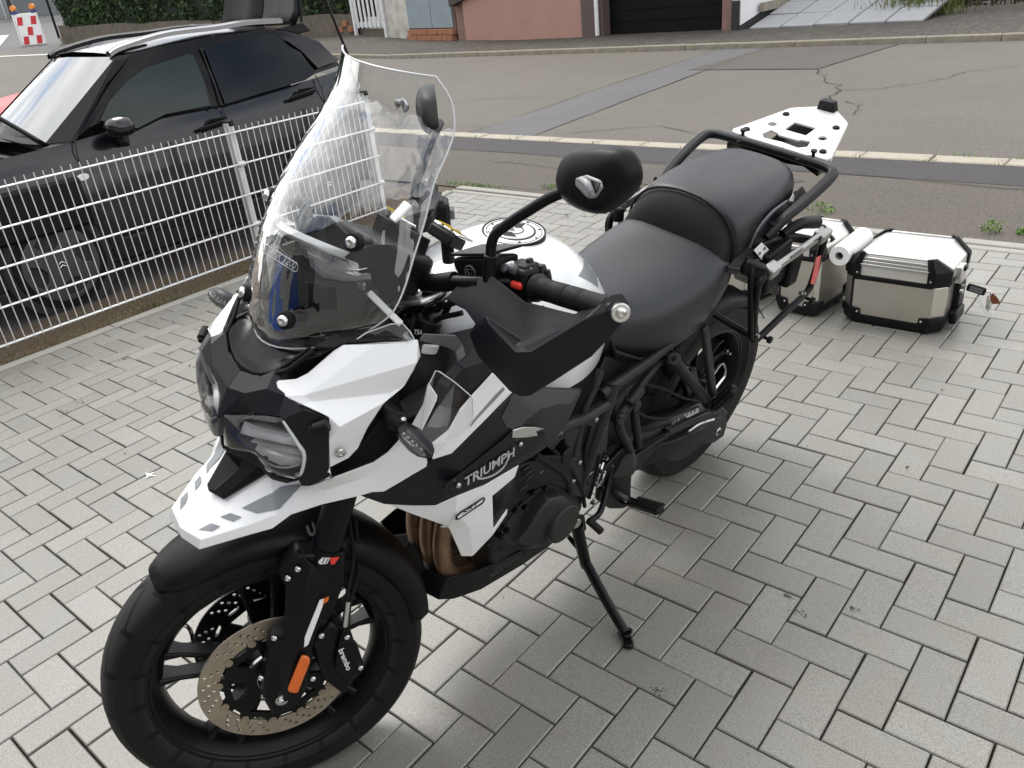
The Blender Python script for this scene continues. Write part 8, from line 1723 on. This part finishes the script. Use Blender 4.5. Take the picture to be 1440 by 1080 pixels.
for s in (1, -1):
    Q = lambda p: Vector(p if s > 0 else my(p))
    a, b = Q((1.000, .250, 1.142)), Q((.949, .418, 1.151)); d = (b - a).normalized(); L_ = (b - a).length
    m = MB(); n = 20; x = d.orthogonal().normalized(); y = d.cross(x); rows = []
    for t, r in ((.10, .0225), (.13, .0235), (.16, .0195), (.2, .0180), (.3, .0178), (.31, .0168), (.33, .0178), (.5, .0182), (.51, .0170), (.53, .0182), (.7, .0180), (.71, .0169), (.73, .0180), (.9, .0176), (.93, .0195), (1, .0195)):
        rows.append([tuple(a + d * L_ * t + (x * cos(2 * pi * k / n) + y * sin(2 * pi * k / n)) * r) for k in range(n)])
    m.grid(rows, closed=True); m.build('grip', GRIP, bike, xf=ST, smooth=50)
    # switch cluster
    e3 = Vector((0, 0, 1)); c = Q((0.9985, 0.228, 1.1406)) if s > 0 else Q((.995, .228, 1.142)); ex = d; ey = e3.cross(ex).normalized(); R3 = Matrix((ex, ey, e3)).transposed()
    sc = empty('switch_cluster'); sc.parent = bike
    MB().box(c, (.062, .052, .058), R3).box(c + R3 @ Vector((0, .0, .026)), (.05, .036, .016), R3).build('cluster_body', BLACKP, sc, xf=ST, bev=.009, bseg=3)
    if s > 0:
        for p in ((1.0214, 0.236, 1.1686), (0.9993, 0.246, 1.1635)):
            MB().box(p, (.019, .012, .017), R3 @ Matrix.Rotation(.5, 3, 'X')).build('button', MIDGREY, sc, xf=ST, bev=.004)
        MB().box((1.0195, 0.246, 1.1444), (.026, .012, .013), R3).build('hazard_button', RED, sc, xf=ST, bev=.005, bseg=3)
        for p in ((1.0162, 0.25, 1.1589), (1.0098, 0.252, 1.1566)): MB().cyl(Vector(p) - ey * .002, Vector(p) + ey * .002, .0035, n=10).build('switch_print', INK, sc, xf=ST)
        for p, r in (((0.99, 0.232, 1.1743), .010), ((0.9772, 0.25, 1.1666), .011), ((0.9712, 0.258, 1.1596), .008)): MB().cyl(Vector(p) - Vector((0, 0, .014)), Vector(p) + Vector((0, 0, .006)), r, r * .6, 10).build('toggle', GREYP, sc, xf=ST, bev=.002)
        MB().bar((1.0292, 0.205, 1.1599), (1.0158, 0.225, 1.172), .016, .014).build('clamp', ALU, sc, xf=ST, bev=.004)
        MB().prism([(1.0103, 0.29, 1.113), (0.9866, 0.3, 1.1093), (0.9949, 0.3, 1.1207), (1.0124, 0.29, 1.1207)], (0, -.01, 0)).build('lever_switch', BLACKP, sc, xf=ST, bev=.002)
    else:
        MB().box(c + R3 @ Vector((-.005, 0, .036)), (.022, .014, .012), R3).build('kill_switch', RED, sc, xf=ST, bev=.003)
        MB().box(c + R3 @ Vector((.0, -.03, .0)), (.03, .012, .02), R3).build('button', MIDGREY, sc, xf=ST, bev=.003)
    # reservoir with an emblem, lever and hose
    rv = empty('reservoir'); rv.parent = bike
    top4 = [Q((1.086, 0.128, 1.1692)), Q((1.069, 0.128, 1.175)), Q((1.0448, 0.196, 1.1914)), Q((1.043, 0.196, 1.1815))]
    bx4 = [Q((1.0867, 0.13, 1.1687)), Q((1.0446, 0.2, 1.1818)), Q((1.0494, 0.205, 1.138)), Q((1.0651, 0.185, 1.1244)), Q((1.0805, 0.14, 1.1341)), Q((1.087, 0.13, 1.1512))]
    MB().prism(bx4, (-.05, .002 * s, .0)).build('reservoir_body', BLACKP, rv, xf=ST, bev=.005)
    lid = [Vector(q) + Vector((.004, 0, .002)) for q in (bx4[0], bx4[1])]; lid = [lid[0], lid[1], lid[1] + Vector((-.06, .002 * s, .006)), lid[0] + Vector((-.06, -.002 * s, .006))]
    MB().prism([tuple(q) for q in lid], (0, 0, .006)).build('reservoir_lid', GREYP, rv, xf=ST, bev=.002)
    c = Q((1.0686, 0.168, 1.152)); nrm = (Vector(bx4[1]) - Vector(bx4[0])).cross(Vector(bx4[5]) - Vector(bx4[0])).normalized(); nrm = nrm if nrm.x > 0 else -nrm
    MB().cyl(c - nrm * .004, c + nrm * .0025, .0125, n=28).build('reservoir_emblem', BLACKP, rv, xf=ST, bev=.001)
    M = frame(c + nrm * .003, (Vector(bx4[1]) - Vector(bx4[0])) * s, (0, 0, 1)); m = MB()
    m.tube([M @ Vector((.0105 * cos(t * pi / 12), .0105 * sin(t * pi / 12), 0)) for t in range(25)], .0009, 5, 0, caps=False)
    tri = [M @ Vector(q) for q in ((-.007, .005, 0), (.007, .005, 0), (0, -.007, 0), (-.007, .005, 0))]; m.tube(tri, .0008, 5, 0); m.build('emblem_print', MIDGREY, rv, xf=ST)
    MB().tube([Q((1.06, .15, 1.118)), Q((1.045, .21, 1.115)), Q((1.005, .30, 1.118)), Q((.975, .385, 1.126))], lambda t: .009 - .003 * t, 10).build('lever', SATIN, rv, xf=ST)
    MB().cyl(Q((1.1074, 0.11, 1.118)), Q((1.0939, 0.128, 1.1226)), .011, n=18).build('banjo_bolt', CHROME, rv, xf=ST, bev=.002)
    MB().tube([Q((1.1001, 0.122, 1.1166)), Q((1.0992, 0.124, 1.1055)), Q((1.1072, 0.118, 1.0945)), Q((1.1192, 0.105, 1.0858)), Q((1.1323, 0.095, 1.0783))], .005, 10).build('banjo', CHROME, rv, xf=ST)
    MB().tube([Q((1.1298, 0.095, 1.0778)), Q((1.1559, 0.07, 1.0661)), Q((1.1872, 0.03, 1.0386))], .0048, 8).tube([Q((1.0885, 0.13, 1.0884)), Q((1.1297, 0.09, 1.0625)), Q((1.1626, 0.05, 1.0128))], .006, 8).tube([Q((1.0839, 0.15, 1.0748)), Q((1.1241, 0.11, 1.0525)), Q((1.1616, 0.06, 0.9881))], .005, 8).build('hose', RUBBER, rv, xf=ST)
    # mirror
    mr = empty('mirror'); mr.parent = bike
    MB().tube([Q((1.0491, 0.205, 1.1429)), Q((1.0476, 0.205, 1.1669)), Q((1.0454, 0.206, 1.1884))], lambda t: .0135 - .001 * t, 16, 3).build('mirror_socket', BLACKP, mr, xf=ST, bev=.002)
    MB().tube([Q((1.0469, 0.206, 1.1839)), Q((1.0444, 0.206, 1.2037)), Q((1.0407, 0.208, 1.2165)), Q((1.0345, 0.212, 1.2258)), Q((1.0167, 0.23, 1.2447)), Q((0.9991, 0.252, 1.263)), Q((0.9771, 0.278, 1.2842)), Q((0.9567, 0.302, 1.2983)), Q((0.9383, 0.332, 1.3062))], .0088, 12).build('mirror_arm', SATIN, mr, xf=ST)
    ol = [(0.935, 0.2642, 1.3088), (0.935, 0.267, 1.3232), (0.935, 0.2816, 1.3478), (0.935, 0.3022, 1.3605), (0.935, 0.3262, 1.3674), (0.935, 0.3854, 1.3765), (0.935, 0.436, 1.3774), (0.935, 0.4542, 1.3692), (0.935, 0.4653, 1.3549), (0.935, 0.4689, 1.3373), (0.935, 0.4599, 1.3233), (0.935, 0.4351, 1.3044), (0.935, 0.3931, 1.2821), (0.935, 0.3707, 1.2761), (0.935, 0.3256, 1.277), (0.935, 0.2801, 1.2861)]
    ol = [Vector(p) for p in ol]; yc = sum(p.y for p in ol) / len(ol); ol = [Q((.935 - .3 * .73 * (p.y - yc), yc + (p.y - yc) * .73, p.z)) for p in ol]; cen = sum(ol, Vector()) / len(ol); bul = Vector((1, .3 * s, .1)).normalized()
    m = MB(); m.grid([[tuple(cen + (p - cen) * f + bul * b) for p in ol] for f, b in ((.97, -.004), (1, .000), (1.0, .006), (.965, .018), (.86, .028), (.60, .036), (.30, .040), (.08, .041))], closed=True); m.add(m.v[-16:], [tuple(range(16))]); m.build('mirror_shell', BLACKP, mr, xf=ST, sub=1, smooth=180)
    m = MB(); m.add([tuple(cen + (p - cen) * .95 - bul * .001) for p in ol], [tuple(range(16))]); m.build('mirror_glass', CHROME, mr, xf=ST, smooth=0)
    em = [Q(p) for p in ((0.983, 0.3935, 1.34), (0.983, 0.4218, 1.3493), (0.98, 0.4509, 1.3482), (0.98, 0.4566, 1.3393), (0.98, 0.4378, 1.3213), (0.983, 0.4257, 1.319), (0.985, 0.3951, 1.33))]
    MB().prism([tuple(p) for p in em], (.007, 0, .001)).build('mirror_plate', MPLATE, mr, xf=ST, bev=.003)
    t3 = [Q(p) for p in ((0.9905, 0.4416, 1.3469), (0.989, 0.4615, 1.3471), (0.989, 0.4503, 1.3328), (0.9905, 0.4416, 1.3469))]; MB().tube([tuple(p) for p in t3], .0012, 5, 0).build('emblem_print', SATIN, mr, xf=ST)
    MB().tube([Q((0.993, 0.4187, 1.3435)), Q((0.997, 0.4401, 1.3438)), Q((0.997, 0.4478, 1.338)), Q((0.993, 0.4462, 1.3297))], .005, 10).build('ball_joint', MPLATE, mr, xf=ST)
    # hand guard
    hg = dict(A=(1.0794, 0.165, 1.1419), B=(1.0506, 0.22, 1.1571), C=(1.0286, 0.3, 1.1354), D=(0.9807, 0.372, 1.1321), E=(0.9455, 0.418, 1.1715), F=(0.9366, 0.432, 1.1773), G=(0.9289, 0.44, 1.1627), H=(0.9399, 0.436, 1.1304), I=(0.9726, 0.408, 1.0759), J=(1.0201, 0.375, 1.0312), K=(1.0495, 0.35, 1.0013), L=(1.059, 0.335, 0.9952), M=(1.0698, 0.318, 0.9988), N=(1.0981, 0.258, 1.0416), O=(1.1029, 0.238, 1.0737), P=(1.0944, 0.245, 1.0921), Q=(1.0974, 0.21, 1.1046), R=(1.1145, 0.158, 1.1086),
              S=(1.0801, 0.264, 1.1072), T=(1.0624, 0.33, 1.0808), U=(1.0493, 0.338, 1.0786), V=(1.0044, 0.388, 1.1203), W=(0.9796, 0.406, 1.1422), X=(1.0709, 0.355, 1.0824), Y=(1.0529, 0.37, 1.0857), Z=(1.0855, 0.286, 1.1046), AA=(1.0467, 0.319, 1.0812), BB=(1.0715, 0.178, 1.1384), CC=(0.9893, 0.422, 1.1446))
    if s < 0: hg = {k: my(v) for k, v in hg.items()}
    facet('hand_guard', hg, ['R A BB Q', 'Q BB S P', 'BB B AA S', 'B C AA', 'S AA T', 'C D V AA', 'D W V', 'AA V U T', 'P S Z O', 'S T X Z', 'T U Y X', 'U V CC Y', 'V W CC', 'W D E CC', 'E F G CC', 'O Z N', 'Z X M N', 'X L M', 'X Y L', 'Y K L', 'Y J K', 'Y CC I J', 'CC H I', 'CC G H'], GREYP, xf=ST, th=.004, bev=.0025, smooth=34, soft=38)
    p = Q((0.9439, 0.442, 1.1523)); dd = Vector((.25, .93 * s, .15)).normalized()
    MB().cyl(p - dd * .02, p + dd * .002, .0145, .0145, 24).build('bar_end', ALU, bike, xf=ST, bev=.002); MB().bolt(p + dd * .002, dd, .0085, .003).build('bar_end_screw', STEEL, bike, xf=ST)
    MB().tube([Q((.955, .405, 1.150)), Q((.948, .428, 1.150))], .016, 16, 0).build('bar_weight', SATIN, bike, xf=ST)
# wiring loom under the bars
m = MB()
for k in range(5): m.tube([(1.10 + k * .01, .10 - k * .015, 1.10), (1.12, .06 - k * .02, 1.0 - k * .01), (1.18, .02 + k * .02, .92), (1.12, .05, .80)], .006 + .001 * (k % 2), 8)
m.build('wiring_loom', RUBBER, bike)

# loose pieces that came out of one loop become parts of their own
KEEP = ('print', 'lettering', 'line', 'mark', 'stripe', 'leaves', 'stem', 'blade', 'foliage', 'flowers', 'crown', 'fins', 'grass', 'moss', 'field', 'hose', 'spring', 'trim', 'light_guide', 'device', 'hedge', 'twigs', 'limb', 'brake_pipe', 'wiring', 'latch', 'lock', 'engine', 'gearbox', 'windscreen', 'body', 'cluster', 'seat', 'eave', 'paper', 'knob', 'stand', 'bar_end', 'bay')
def split_pieces(o):
    me = o.data; n = len(me.vertices)
    if not n or n > 6000: return
    par = list(range(n))
    def root(a):
        while par[a] != a: par[a] = par[par[a]]; a = par[a]
        return a
    for e in me.edges:
        a, b = root(e.vertices[0]), root(e.vertices[1])
        if a != b: par[a] = b
    isl = {}
    for p in me.polygons: isl.setdefault(root(p.vertices[0]), []).append(p.index)
    if not 2 <= len(isl) <= 40: return
    co = [v.co.copy() for v in me.vertices]; sharp = {tuple(sorted(e.vertices)) for e in me.edges if e.use_edge_sharp}; sm = [p.use_smooth for p in me.polygons]; pv = [tuple(p.vertices) for p in me.polygons]; mt = me.materials[0] if me.materials else None
    for q, (r, polys) in enumerate(isl.items()):
        use = sorted({v for p in polys for v in pv[p]}); ix = {v: i for i, v in enumerate(use)}
        m2 = bpy.data.meshes.new(me.name); m2.from_pydata([co[v] for v in use], [], [tuple(ix[v] for v in pv[p]) for p in polys])
        m2.polygons.foreach_set('use_smooth', [sm[p] for p in polys])
        for e in m2.edges:
            if tuple(sorted((use[e.vertices[0]], use[e.vertices[1]]))) in sharp: e.use_edge_sharp = True
        if mt: m2.materials.append(mt)
        if q == 0: first = m2; continue
        c = o.copy(); c.data = m2; COL.objects.link(c)
    o.data = first
for o in [o for o in COL.objects if o.type == 'MESH' and o.parent is not None and not o.children and o.get('kind') != 'stuff' and not any(k in o.name for k in KEEP) and o.data.users == 1]:
    split_pieces(o)
